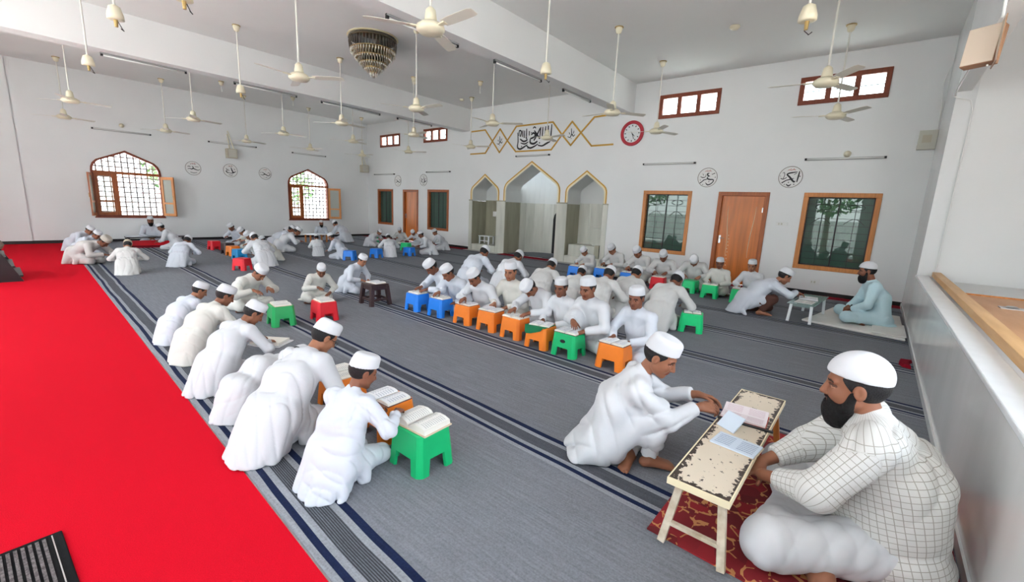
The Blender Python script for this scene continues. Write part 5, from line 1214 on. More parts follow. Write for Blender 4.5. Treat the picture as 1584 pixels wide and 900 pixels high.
def figure(key, pose, h=0.0065, hc=0.009):
    """sculpts one posed figure; returns {part: mesh}.  Local frame: x forward, y left, z up, floor at 0"""
    p = dict(hip=0.13, kn=(0.31, 0.24), cover=0.62, neck=0.108, foot=0.10, lean=20, hunch=30, side=0, twist=0, hp=25, hy=0, hr=0, hs=1.08, legs='cross', kid=True, beard=False,
             lh=(0.42, 0.10, 0.27), rh=(0.42, -0.10, 0.27), ldir=(1, -0.3, -0.1), rdir=(1, 0.3, -0.1), ln=(0, 0, -1), rn=(0, 0, -1),
             lcurl=(0.25, 0.3, 0.2), rcurl=(0.25, 0.3, 0.2), lpole=(-0.4, 1, -0.4), rpole=(-0.4, -1, -0.4), belly=0, fat=1.0,
             cap='kufi', tail=1.0, cuff=0.03, seed=1, reach=0.0, toes=False, amp=0.0055, skirt=1.0)
    p.update(pose)
    R = math.radians
    up = lambda a: V3(math.sin(R(a)), 0, math.cos(R(a)))
    P0 = V3(0, 0, p['hip'])
    sd = V3(0, math.sin(R(p['side'])), 0)
    ch = P0 + (up(p['lean']) + sd) * 0.27
    nb = ch + (up(p['hunch']) + sd * 0.6) * 0.25
    tw = R(p['twist']); lat = V3(-math.sin(tw) * 1, math.cos(tw), 0)
    lat = nrm(lat + V3(0, 0, -math.sin(R(p['side'])) * 0.6)); tup = up((p['lean'] + p['hunch']) / 2)
    shL = nb - tup * 0.055 + lat * 0.175; shR = nb - tup * 0.055 - lat * 0.175
    na = up(p['hunch'] * 0.55 + p['hp'] * 0.45 + 8)
    hc_ = nb + na * p['neck'] * (0.96 + 0.04 * p['hs'])
    hy, hp = R(p['hy']), R(p['hp'])
    hx = V3(math.cos(hp) * math.cos(hy), math.cos(hp) * math.sin(hy), -math.sin(hp))
    hl = V3(-math.sin(hy), math.cos(hy), 0); hz = np.cross(hx, hl)
    if p['hr']:
        hl2 = rotv(hl, hx, R(p['hr'])); hz = np.cross(hx, hl2); hl = hl2
    S = p['hs']
    O = hc_ + hz * 0.075 * S + hx * 0.02 * S
    def H(P):
        q = [P[k] - F32(O[k]) for k in range(3)]
        return [(q[0] * F32(v[0] / S) + q[1] * F32(v[1] / S) + q[2] * F32(v[2] / S)) for v in (hx, hl, hz)]
    def HW(a): return O + (hx * a[0] + hl * a[1] + hz * a[2]) * S
    # arms
    A = {}
    for s, sh, t, pole, dr in ((1, shL, p['lh'], p['lpole'], p['ldir']), (-1, shR, p['rh'], p['rpole'], p['rdir'])):
        e, w = ik(sh, V3(*t), 0.275, 0.25, V3(*pole)); A[s] = (sh, e, w)
    if h is None: return dict(top=HW((-0.016, 0, 0.139)), hands={k_: A[k_][2] for k_ in A}, head=O)
    # legs: hip, knee, ankle, foot dir, foot up
    LG = {}
    lg = p['legs']
    for s in (1, -1):
        hj = P0 + V3(0.02, 0.095 * s, -0.02)
        if lg == 'cross':
            if s == 1: LG[s] = (hj, V3(p['kn'][0] + 0.01, p['kn'][1], 0.115), V3(p['kn'][0] - 0.06, -0.10, 0.06), V3(-0.35, -0.9, 0), V3(-0.3, 0.2, 0.6))
            else: LG[s] = (hj, V3(p['kn'][0] - 0.01, -p['kn'][1] - 0.01, 0.115), V3(p['kn'][0] - 0.18, p['foot'], 0.05), V3(-0.5 + p['foot'], 0.85, 0), V3(-0.3, -0.2, 0.6))
        elif lg == 'kneel':
            LG[s] = (hj, V3(0.36, 0.13 * s, 0.085), V3(-0.05, 0.10 * s, 0.06), V3(-1, 0.05 * s, -0.1), V3(0, 0, -1))
        elif lg == 'kneeup':      # right knee up (mirrored when the figure is flipped)
            if s == -1: LG[s] = (hj, V3(0.30, -0.13, 0.42), V3(0.30, -0.10, 0.075), V3(1, 0.05, 0), V3(0, 0, 1))
            else: LG[s] = (hj, V3(0.30, 0.31, 0.115), V3(0.16, -0.05, 0.05), V3(-0.35, -0.9, 0), V3(-0.3, 0.2, 0.6))
        elif lg == 'crouch':      # both feet under, knees forward low on one side, one up
            if s == -1: LG[s] = (hj, V3(0.34, -0.16, 0.30), V3(0.17, -0.15, 0.075), V3(1, -0.18, 0), V3(0, 0, 1))
            else: LG[s] = (hj, V3(0.39, 0.16, 0.10), V3(0.0, 0.12, 0.06), V3(-1, 0.1, -0.1), V3(0, 0, -1))
    hands = {}
    for s in (1, -1):
        hands[s] = hand_prims(A[s][2], V3(*(p['ldir'] if s == 1 else p['rdir'])), V3(*(p['ln'] if s == 1 else p['rn'])), s, p['lcurl'] if s == 1 else p['rcurl'])
    feet = {s: foot_prims(LG[s][2], LG[s][3], LG[s][4], True, s) for s in (1, -1)}
    kid = p['kid']
    def body(P):
        d = rc(P, P0 + V3(0, 0.06, 0), ch + lat * 0.07, 0.10, 0.10)
        d = smin(d, rc(P, P0 - V3(0, 0.06, 0), ch - lat * 0.07, 0.10, 0.10), 0.06)
        d = smin(d, rc(P, ch, nb - tup * 0.05, 0.115, 0.09), 0.06)
        d = smin(d, rc(P, shL, shR, 0.052, 0.052), 0.05)
        d = smin(d, rc(P, nb - na * 0.03, HW((-0.020, 0, -0.04)), 0.056 if not kid else 0.046, 0.054 if not kid else 0.049), 0.03)
        for s in (1, -1):
            sh, e, w = A[s]
            d = smin(d, rc(P, sh, e, 0.048, 0.040), 0.03)
            a = smin(rc(P, e, w, 0.040, 0.026), d, 0.012)
            pal, fin = hands[s]
            b = None
            for q in pal:
                c = rc(P, *q); b = c if b is None else smin(b, c, 0.010)
            f = None
            for i, u, v, r0, r1 in fin:
                c = rc(P, u, v, r0, r1); f = c if f is None else np.minimum(f, c)
            b = smin(b, f, 0.006)
            d = smin(a, b, 0.012)
            hj, kn, an, fd, fu = LG[s]
            d = smin(d, rc(P, hj, kn, 0.078, 0.054), 0.03)
            d = smin(d, rc(P, kn, an, 0.052, 0.033), 0.01)
            b = None
            for q in feet[s][0]:
                c = rc(P, *q); b = c if b is None else smin(b, c, 0.018)
            for q in feet[s][1]:
                b = smin(b, rc(P, *q), 0.006)
            d = smin(d, b, 0.015)
        d = smin(d, head_sdf(H(P), S, kid) * F32(S), 0.012)
        return np.maximum(d, F32(0.002) - P[2])
    def cap(P):
        x, y, z = H(P)
        if p['cap'] == 'kufi':
            q = np.sqrt((x + F32(0.016)) ** 2 + (y * F32(1.24)) ** 2) - F32(0.1055) + np.maximum(z - F32(0.06), 0) * F32(0.16)
            d = smax(q, z - F32(0.139) - x * F32(0.10), 0.036)
        else:
            d = el([x, y, z], (-0.016, 0, 0.046), (0.110, 0.092, 0.098))
        d = np.maximum(d, F32(0.042) + x * F32(0.22) - z)
        r = np.sqrt((x + F32(0.016)) ** 2 + y * y)
        return d * F32(S)
    def hair(P):
        Q = H(P); x, y, z = Q
        d = el(Q, (-0.021, 0, 0.022), (0.099, 0.0815, 0.094))
        d = smax(d, x * F32(0.84) - z * F32(0.55) - F32(0.022), 0.006)
        d = smax(d, F32(-0.070 if kid else -0.098) - z, 0.012)
        d = smax(d, z - F32(0.09), 0.01)
        d = smax(d, -el([x, np.abs(y), z], (-0.004, 0.09, -0.012), (0.026, 0.03, 0.034)), 0.005)
        return d * F32(S)
    def beard(P):
        Q = H(P); x, y, z = Q; Y = [x, np.abs(y), z]
        d = el(Q, (0.052, 0, -0.098), (0.058, 0.062, 0.055))
        d = smin(d, el(Q, (0.058, 0, -0.140), (0.046, 0.050, 0.045)), 0.03)
        d = smin(d, rc(Y, V3(0.010, 0.062, -0.02), V3(0.03, 0.055, -0.08), 0.014, 0.022), 0.02)
        d = smin(d, rc(Y, V3(0.093, 0.0, -0.047), V3(0.076, 0.030, -0.062), 0.0085, 0.0085), 0.008)
        d = smax(d, -el(Q, (0.094, 0, -0.0645), (0.020, 0.018, 0.0075)), 0.004)
        d = d + cloth(Q, 5, 0.003, 0.03)
        return d * F32(S)
    sk = p['skirt']; ft = p['fat']
    def torso(P):
        d = rc(P, P0 + V3(0, 0.06, 0), ch + lat * 0.07, 0.10, 0.10)
        d = smin(d, rc(P, P0 - V3(0, 0.06, 0), ch - lat * 0.07, 0.10, 0.10), 0.06)
        d = smin(d, rc(P, ch, nb - tup * 0.05, 0.115, 0.09), 0.06)
        d = smin(d, rc(P, shL, shR, 0.052, 0.052), 0.05)
        return np.minimum(d, rc(P, nb - na * 0.05, nb - na * 0.01, 0.055, 0.05))
    rs = np.random.RandomState(p['seed'] + 77)
    jit = rs.uniform(-1, 1, (12, 3))
    def hem(P, d, x0, z0, x1, w, n):
        """skirt of the tunic falling back to the floor in a few broad folds"""
        n = n + 3
        for i in range(n):
            t = (i + 0.5) / n * 2 - 1
            a = V3(x0, 0.60 * w * t, z0); b = V3(x1 * (1 - 0.42 * t * t) + 0.022 * jit[i][0], w * 0.98 * t, 0.012)
            d = smin(d, rc(P, a, b, 0.085, 0.030 + 0.006 * jit[i][2]), 0.075)
        return d
    def tunic(P):
        c1 = P0 + V3(-0.01, 0, 0.0)
        d = rc(P, c1 + V3(0, 0.085, 0), ch + lat * 0.085, 0.125 * ft, 0.118 * ft)
        d = smin(d, rc(P, c1 - V3(0, 0.085, 0), ch - lat * 0.085, 0.125 * ft, 0.118 * ft), 0.07)
        d = smin(d, rc(P, ch + lat * 0.06, nb - tup * 0.06 + lat * 0.085, 0.122 * ft, 0.078 * ft), 0.07)
        d = smin(d, rc(P, ch - lat * 0.06, nb - tup * 0.06 - lat * 0.085, 0.122 * ft, 0.078 * ft), 0.07)
        d = smin(d, rc(P, shL - lat * 0.01, shR + lat * 0.01, 0.064 * ft, 0.064 * ft), 0.05)
        d = smin(d, rc(P, nb - na * 0.03, nb + na * 0.022, 0.078, 0.061), 0.025)
        if p['belly']: d = smin(d, el(P, P0 * 0.45 + ch * 0.55 + V3(0.08, 0, -0.02), (0.17, 0.19, 0.17)), 0.08)
        for s in (1, -1):
            sh, e, w = A[s]
            d = smin(d, rc(P, sh, e, 0.072 * ft, 0.060 * ft), 0.045)
            w2 = e + (w - e) * (1 - p['cuff'] / 0.25)
            a = rc(P, e, w2, 0.062 * ft, 0.047)
            dw = nrm(w - e)
            lim = (P[0] - F32(w2[0])) * F32(dw[0]) + (P[1] - F32(w2[1])) * F32(dw[1]) + (P[2] - F32(w2[2])) * F32(dw[2])
            a = smax(a, lim - F32(0.012), 0.006)
            d = smin(d, a, 0.022)
        if lg in ('cross',):
            d = smin(d, el(P, (0.0, 0, 0.075), (0.20 * sk, 0.235 * sk, 0.11)), 0.05)
            for s in (1, -1):
                hj, kn = LG[s][0], LG[s][1]
                d = smin(d, rc(P, hj, hj + (kn - hj) * p['cover'], 0.118, 0.094), 0.05)
            d = hem(P, d, -0.02, 0.16, -0.25 * p['tail'], 0.24, 4)
        elif lg == 'kneeup':      # right knee up (mirrored when the figure is flipped)
            if s == -1: LG[s] = (hj, V3(0.30, -0.13, 0.42), V3(0.30, -0.10, 0.075), V3(1, 0.05, 0), V3(0, 0, 1))
            else: LG[s] = (hj, V3(0.30, 0.31, 0.115), V3(0.16, -0.05, 0.05), V3(-0.35, -0.9, 0), V3(-0.3, 0.2, 0.6))
        elif lg == 'crouch':      # both feet under, knees forward low on one side, one up
            if s == -1: LG[s] = (hj, V3(0.34, -0.16, 0.30), V3(0.17, -0.15, 0.075), V3(1, -0.18, 0), V3(0, 0, 1))
            else: LG[s] = (hj, V3(0.39, 0.16, 0.10), V3(0.0, 0.12, 0.06), V3(-1, 0.1, -0.1), V3(0, 0, -1))
    hands = {}
    for s in (1, -1):
        hands[s] = hand_prims(A[s][2], V3(*(p['ldir'] if s == 1 else p['rdir'])), V3(*(p['ln'] if s == 1 else p['rn'])), s, p['lcurl'] if s == 1 else p['rcurl'])
    feet = {s: foot_prims(LG[s][2], LG[s][3], LG[s][4], True, s) for s in (1, -1)}
    kid = p['kid']
    def body(P):
        d = rc(P, P0 + V3(0, 0.06, 0), ch + lat * 0.07, 0.10, 0.10)
        d = smin(d, rc(P, P0 - V3(0, 0.06, 0), ch - lat * 0.07, 0.10, 0.10), 0.06)
        d = smin(d, rc(P, ch, nb - tup * 0.05, 0.115, 0.09), 0.06)
        d = smin(d, rc(P, shL, shR, 0.052, 0.052), 0.05)
        d = smin(d, rc(P, nb - na * 0.03, HW((-0.020, 0, -0.04)), 0.056 if not kid else 0.046, 0.054 if not kid else 0.049), 0.03)
        for s in (1, -1):
            sh, e, w = A[s]
            d = smin(d, rc(P, sh, e, 0.048, 0.040), 0.03)
            a = smin(rc(P, e, w, 0.040, 0.026), d, 0.012)
            pal, fin = hands[s]
            b = None
            for q in pal:
                c = rc(P, *q); b = c if b is None else smin(b, c, 0.010)
            f = None
            for i, u, v, r0, r1 in fin:
                c = rc(P, u, v, r0, r1); f = c if f is None else np.minimum(f, c)
            b = smin(b, f, 0.006)
            d = smin(a, b, 0.012)
            hj, kn, an, fd, fu = LG[s]
            d = smin(d, rc(P, hj, kn, 0.078, 0.054), 0.03)
            d = smin(d, rc(P, kn, an, 0.052, 0.033), 0.01)
            b = None
            for q in feet[s][0]:
                c = rc(P, *q); b = c if b is None else smin(b, c, 0.018)
            for q in feet[s][1]:
                b = smin(b, rc(P, *q), 0.006)
            d = smin(d, b, 0.015)
        d = smin(d, head_sdf(H(P), S, kid) * F32(S), 0.012)
        return np.maximum(d, F32(0.002) - P[2])
    def cap(P):
        x, y, z = H(P)
        if p['cap'] == 'kufi':
            q = np.sqrt((x + F32(0.016)) ** 2 + (y * F32(1.24)) ** 2) - F32(0.1055) + np.maximum(z - F32(0.06), 0) * F32(0.16)
            d = smax(q, z - F32(0.139) - x * F32(0.10), 0.036)
        else:
            d = el([x, y, z], (-0.016, 0, 0.046), (0.110, 0.092, 0.098))
        d = np.maximum(d, F32(0.042) + x * F32(0.22) - z)
        r = np.sqrt((x + F32(0.016)) ** 2 + y * y)
        return d * F32(S)
    def hair(P):
        Q = H(P); x, y, z = Q
        d = el(Q, (-0.021, 0, 0.022), (0.099, 0.0815, 0.094))
        d = smax(d, x * F32(0.84) - z * F32(0.55) - F32(0.022), 0.006)
        d = smax(d, F32(-0.070 if kid else -0.098) - z, 0.012)
        d = smax(d, z - F32(0.09), 0.01)
        d = smax(d, -el([x, np.abs(y), z], (-0.004, 0.09, -0.012), (0.026, 0.03, 0.034)), 0.005)
        return d * F32(S)
    def beard(P):
        Q = H(P); x, y, z = Q; Y = [x, np.abs(y), z]
        d = el(Q, (0.052, 0, -0.098), (0.058, 0.062, 0.055))
        d = smin(d, el(Q, (0.058, 0, -0.140), (0.046, 0.050, 0.045)), 0.03)
        d = smin(d, rc(Y, V3(0.010, 0.062, -0.02), V3(0.03, 0.055, -0.08), 0.014, 0.022), 0.02)
        d = smin(d, rc(Y, V3(0.093, 0.0, -0.047), V3(0.076, 0.030, -0.062), 0.0085, 0.0085), 0.008)
        d = smax(d, -el(Q, (0.094, 0, -0.0645), (0.020, 0.018, 0.0075)), 0.004)
        d = d + cloth(Q, 5, 0.003, 0.03)
        return d * F32(S)
    sk = p['skirt']; ft = p['fat']
    def torso(P):
        d = rc(P, P0 + V3(0, 0.06, 0), ch + lat * 0.07, 0.10, 0.10)
        d = smin(d, rc(P, P0 - V3(0, 0.06, 0), ch - lat * 0.07, 0.10, 0.10), 0.06)
        d = smin(d, rc(P, ch, nb - tup * 0.05, 0.115, 0.09), 0.06)
        d = smin(d, rc(P, shL, shR, 0.052, 0.052), 0.05)
        return np.minimum(d, rc(P, nb - na * 0.05, nb - na * 0.01, 0.055, 0.05))
    def tunic(P):
        c1 = P0 + V3(-0.01, 0, 0.0)
        d = rc(P, c1 + V3(0, 0.085, 0), ch + lat * 0.085, 0.125 * ft, 0.118 * ft)
        d = smin(d, rc(P, c1 - V3(0, 0.085, 0), ch - lat * 0.085, 0.125 * ft, 0.118 * ft), 0.07)
        d = smin(d, rc(P, ch + lat * 0.06, nb - tup * 0.06 + lat * 0.085, 0.122 * ft, 0.078 * ft), 0.07)
        d = smin(d, rc(P, ch - lat * 0.06, nb - tup * 0.06 - lat * 0.085, 0.122 * ft, 0.078 * ft), 0.07)
        d = smin(d, rc(P, shL - lat * 0.01, shR + lat * 0.01, 0.064 * ft, 0.064 * ft), 0.05)
        d = smin(d, rc(P, nb - na * 0.03, nb + na * 0.022, 0.078, 0.061), 0.025)
        if p['belly']: d = smin(d, el(P, P0 * 0.45 + ch * 0.55 + V3(0.08, 0, -0.02), (0.17, 0.19, 0.17)), 0.08)
        for s in (1, -1):
            sh, e, w = A[s]
            d = smin(d, rc(P, sh, e, 0.072 * ft, 0.060 * ft), 0.045)
            w2 = e + (w - e) * (1 - p['cuff'] / 0.25)
            a = rc(P, e, w2, 0.062 * ft, 0.047)
            dw = nrm(w - e)
            lim = (P[0] - F32(w2[0])) * F32(dw[0]) + (P[1] - F32(w2[1])) * F32(dw[1]) + (P[2] - F32(w2[2])) * F32(dw[2])
            a = smax(a, lim - F32(0.012), 0.006)
            d = smin(d, a, 0.022)
        if lg in ('cross',):
            d = smin(d, el(P, (0.0, 0, 0.075), (0.20 * sk, 0.235 * sk, 0.11)), 0.05)
            for s in (1, -1):
                hj, kn = LG[s][0], LG[s][1]
                d = smin(d, rc(P, hj, hj + (kn - hj) * p['cover'], 0.118, 0.094), 0.05)
            t = el(P, (-0.17 * p['tail'], 0, 0.018), (0.14, 0.24, 0.028))
            d = smin(d, t, 0.035)
        elif lg == 'kneeup':
            d = smin(d, el(P, (-0.02, 0, 0.085), (0.19, 0.225, 0.13)), 0.05)
            hj, kn = LG[1][0], LG[1][1]
            d = smin(d, rc(P, hj, hj + (kn - hj) * 0.6, 0.115, 0.092), 0.05)
            hj, kn, an = LG[-1][:3]
            d = smin(d, rc(P, hj, kn, 0.11, 0.083), 0.05)
            d = smin(d, rc(P, kn, an * 0.55 + kn * 0.45, 0.082, 0.092), 0.04)
            d = hem(P, d, -0.02, 0.17, -0.26 * p['tail'], 0.23, 4)
        elif lg == 'kneel':
            for s in (1, -1):
                d = smin(d, rc(P, P0 + V3(-0.03, 0.09 * s, -0.02), V3(-0.12, 0.125 * s, 0.05), 0.128, 0.085), 0.06)
                hj, kn = LG[s][0], LG[s][1]
                d = smin(d, rc(P, hj, hj + (kn - hj) * 0.7, 0.118, 0.09), 0.05)
                d = smin(d, rc(P, V3(0.10, 0.17 * s, 0.14), V3(0.06, 0.20 * s, 0.03), 0.06, 0.05), 0.05)
            d = hem(P, d, -0.06, 0.30, -0.27 * p['tail'], 0.25, 5)
        elif lg == 'crouch':
            for s in (1, -1):
                d = smin(d, rc(P, P0 + V3(-0.03, 0.09 * s, -0.02), V3(-0.17, 0.11 * s, 0.06), 0.125, 0.07), 0.06)
            hj, kn = LG[1][0], LG[1][1]
            d = smin(d, rc(P, hj, hj + (kn - hj) * 0.7, 0.11, 0.09), 0.05)
            hj, kn = LG[-1][0], LG[-1][1]
            d = smin(d, rc(P, hj, hj + (kn - hj) * 0.55, 0.11, 0.092), 0.05)
            d = smin(d, rc(P, V3(-0.16, -0.10, 0.12), V3(-0.10, -0.27, 0.02), 0.05, 0.028), 0.06)
            d = hem(P, d, -0.06, 0.30, -0.30, 0.18, 4)
        d = d + cloth(P, p['seed'], p['amp'] * 1.5, 0.13)
        d = smin(d, torso(P) - F32(0.013), 0.012)
        for s in (1, -1):
            sh, e, w = A[s]
            d = smin(d, np.minimum(rc(P, sh, e, 0.058, 0.050), rc(P, e, e + (w - e) * (1 - (p['cuff'] + 0.012) / 0.25), 0.050, 0.037)), 0.008)
        hn = H(P)      # keep the neck opening clear of the head
        return np.maximum(d, F32(0.004) - P[2])
    def legs(P):
        d = el(P, P0 + V3(0, 0, -0.01), (0.14, 0.18, 0.11))
        for s in (1, -1):
            hj, kn, an, fd, fu = LG[s]
            d = smin(d, rc(P, hj, kn, 0.098 + p.get('loose', 0), 0.078 + p.get('loose', 0)), 0.05)
            an2 = kn + (an - kn) * 0.90
            a = rc(P, kn, an2, 0.078 + p.get('loose', 0), 0.058 + p.get('loose', 0) * 0.7)
            dw = nrm(an - kn)
            lim = (P[0] - F32(an2[0])) * F32(dw[0]) + (P[1] - F32(an2[1])) * F32(dw[1]) + (P[2] - F32(an2[2])) * F32(dw[2])
            d = smin(d, smax(a, lim - F32(0.012), 0.006), 0.03)
        d = d + cloth(P, p['seed'] + 9, p.get('lamp', p['amp'] * 1.5), 0.13)
        if 'lamp' in p: d = d + cloth(P, p['seed'] + 19, p['lamp'] * 0.9, 0.10) + cloth(P, p['seed'] + 29, p['lamp'] * 0.7, 0.16)
        return np.maximum(d, F32(0.003) - P[2])
    pts = [P0, ch, nb, O] + [v for s in (1, -1) for v in (*A[s], *LG[s][:3])]
    lo = np.min(pts, 0) - 0.26; hi = np.max(pts, 0) + 0.26; lo[2] = -0.03
    lo[0] = min(lo[0], -0.48); hi[2] = O[2] + 0.19 * S
    hb = [np.array(O) - 0.24 * S, np.array(O) + 0.24 * S]
    out = {}
    ve, qd = mesh_sdf(body, lo, hi, h)
    me = np_mesh(key + '_body', ve, qd)
    hl_ = np.stack([(ve - O) @ v / S for v in (hx, hl, hz)], 1); ya = np.abs(hl_[:, 1]); X, Z = hl_[:, 0], hl_[:, 2]
    col = np.ones((len(ve), 3))
    lips = (X > 0.080) & (ya < 0.024) & (Z > -0.077) & (Z < -0.050)
    col[lips] = (0.80, 0.55, 0.55)
    brow = (X > 0.055) & (ya > 0.013) & (ya < 0.050) & (np.abs(Z - (0.025 - 0.25 * np.maximum(ya - 0.035, 0))) < 0.0048)
    col[brow] = (0.06, 0.05, 0.05)
    ey = ((X > 0.064) & (((ya - 0.032) / 0.0165) ** 2 + ((Z - 0.0005) / 0.0066) ** 2 < 1))
    col[ey] = (1.7, 2.0, 2.3)
    ir = ey & ((ya - 0.032) ** 2 + (Z + 0.0005) ** 2 < 0.0078 ** 2); col[ir] = (0.04, 0.03, 0.03)
    lid = (X > 0.06) & (~ey) & (((ya - 0.032) / 0.0205) ** 2 + ((Z - 0.006) / 0.0105) ** 2 < 1); col[lid] = (0.30, 0.25, 0.24)
    set_col(me, col); out['body'] = me
    tv, tq = mesh_sdf(tunic, lo, hi, hc); out['tunic'] = np_mesh(key + '_tunic', tv, tq)
    if p.get('weave'):
        def seg(a, b):
            ba = b - a; t = np.clip(((tv - a) @ ba) / (ba @ ba), 0, 1); q = tv - (a + t[:, None] * ba)
            e1 = nrm(np.cross(ba, V3(0.3, 0.2, 1))); e2 = nrm(np.cross(ba, e1))
            return np.linalg.norm(q, axis=1), t * np.linalg.norm(ba), np.arctan2(q @ e2, q @ e1)
        best = np.full(len(tv), 1e9); uv = np.zeros((len(tv), 3))
        for s in (1, -1):
            for a, b, r, o in ((A[s][0], A[s][1], 0.070, 0.0), (A[s][1], A[s][2], 0.056, 0.275)):
                dd, t, an = seg(a, b); m = (dd - r) < best; best[m] = (dd - r)[m]; uv[m] = np.stack([an * r, t + o, t * 0], 1)[m]
        dd, t, an = seg(P0 - V3(0, 0, 0.1), nb); m = (dd - 0.235) < best + 0.015; uv[m] = np.stack([an * 0.215, t, t * 0], 1)[m]
        at = out['tunic'].attributes.new('weave', 'FLOAT_VECTOR', 'POINT'); at.data.foreach_set('vector', uv.astype(F32).ravel())
    llo = lo.copy(); lhi = hi.copy(); lhi[2] = max(v[2] for s in (1, -1) for v in LG[s][:3]) + 0.14
    out['trousers'] = np_mesh(key + '_trousers', *mesh_sdf(legs, llo, lhi, hc * 1.1))
    out['cap'] = np_mesh(key + '_cap', *mesh_sdf(cap, hb[0], hb[1], hc * 0.75))
    out['hair'] = np_mesh(key + '_hair', *mesh_sdf(hair, hb[0], hb[1], hc * 0.75))
    if p['beard']: out['beard'] = np_mesh(key + '_beard', *mesh_sdf(beard, hb[0], hb[1], hc * 0.7))
    out['info'] = dict(top=HW((-0.016, 0, 0.139)), hands={s: A[s][2] for s in (1, -1)}, head=O, eye=(HW((0.0705, 0.032, 0.002)), HW((0.0705, -0.032, 0.002))), S=S, hx=hx, hl=hl, hz=hz)
    return out
HP = dict(ldir=(1, -0.15, -0.15), rdir=(1, 0.15, -0.15))
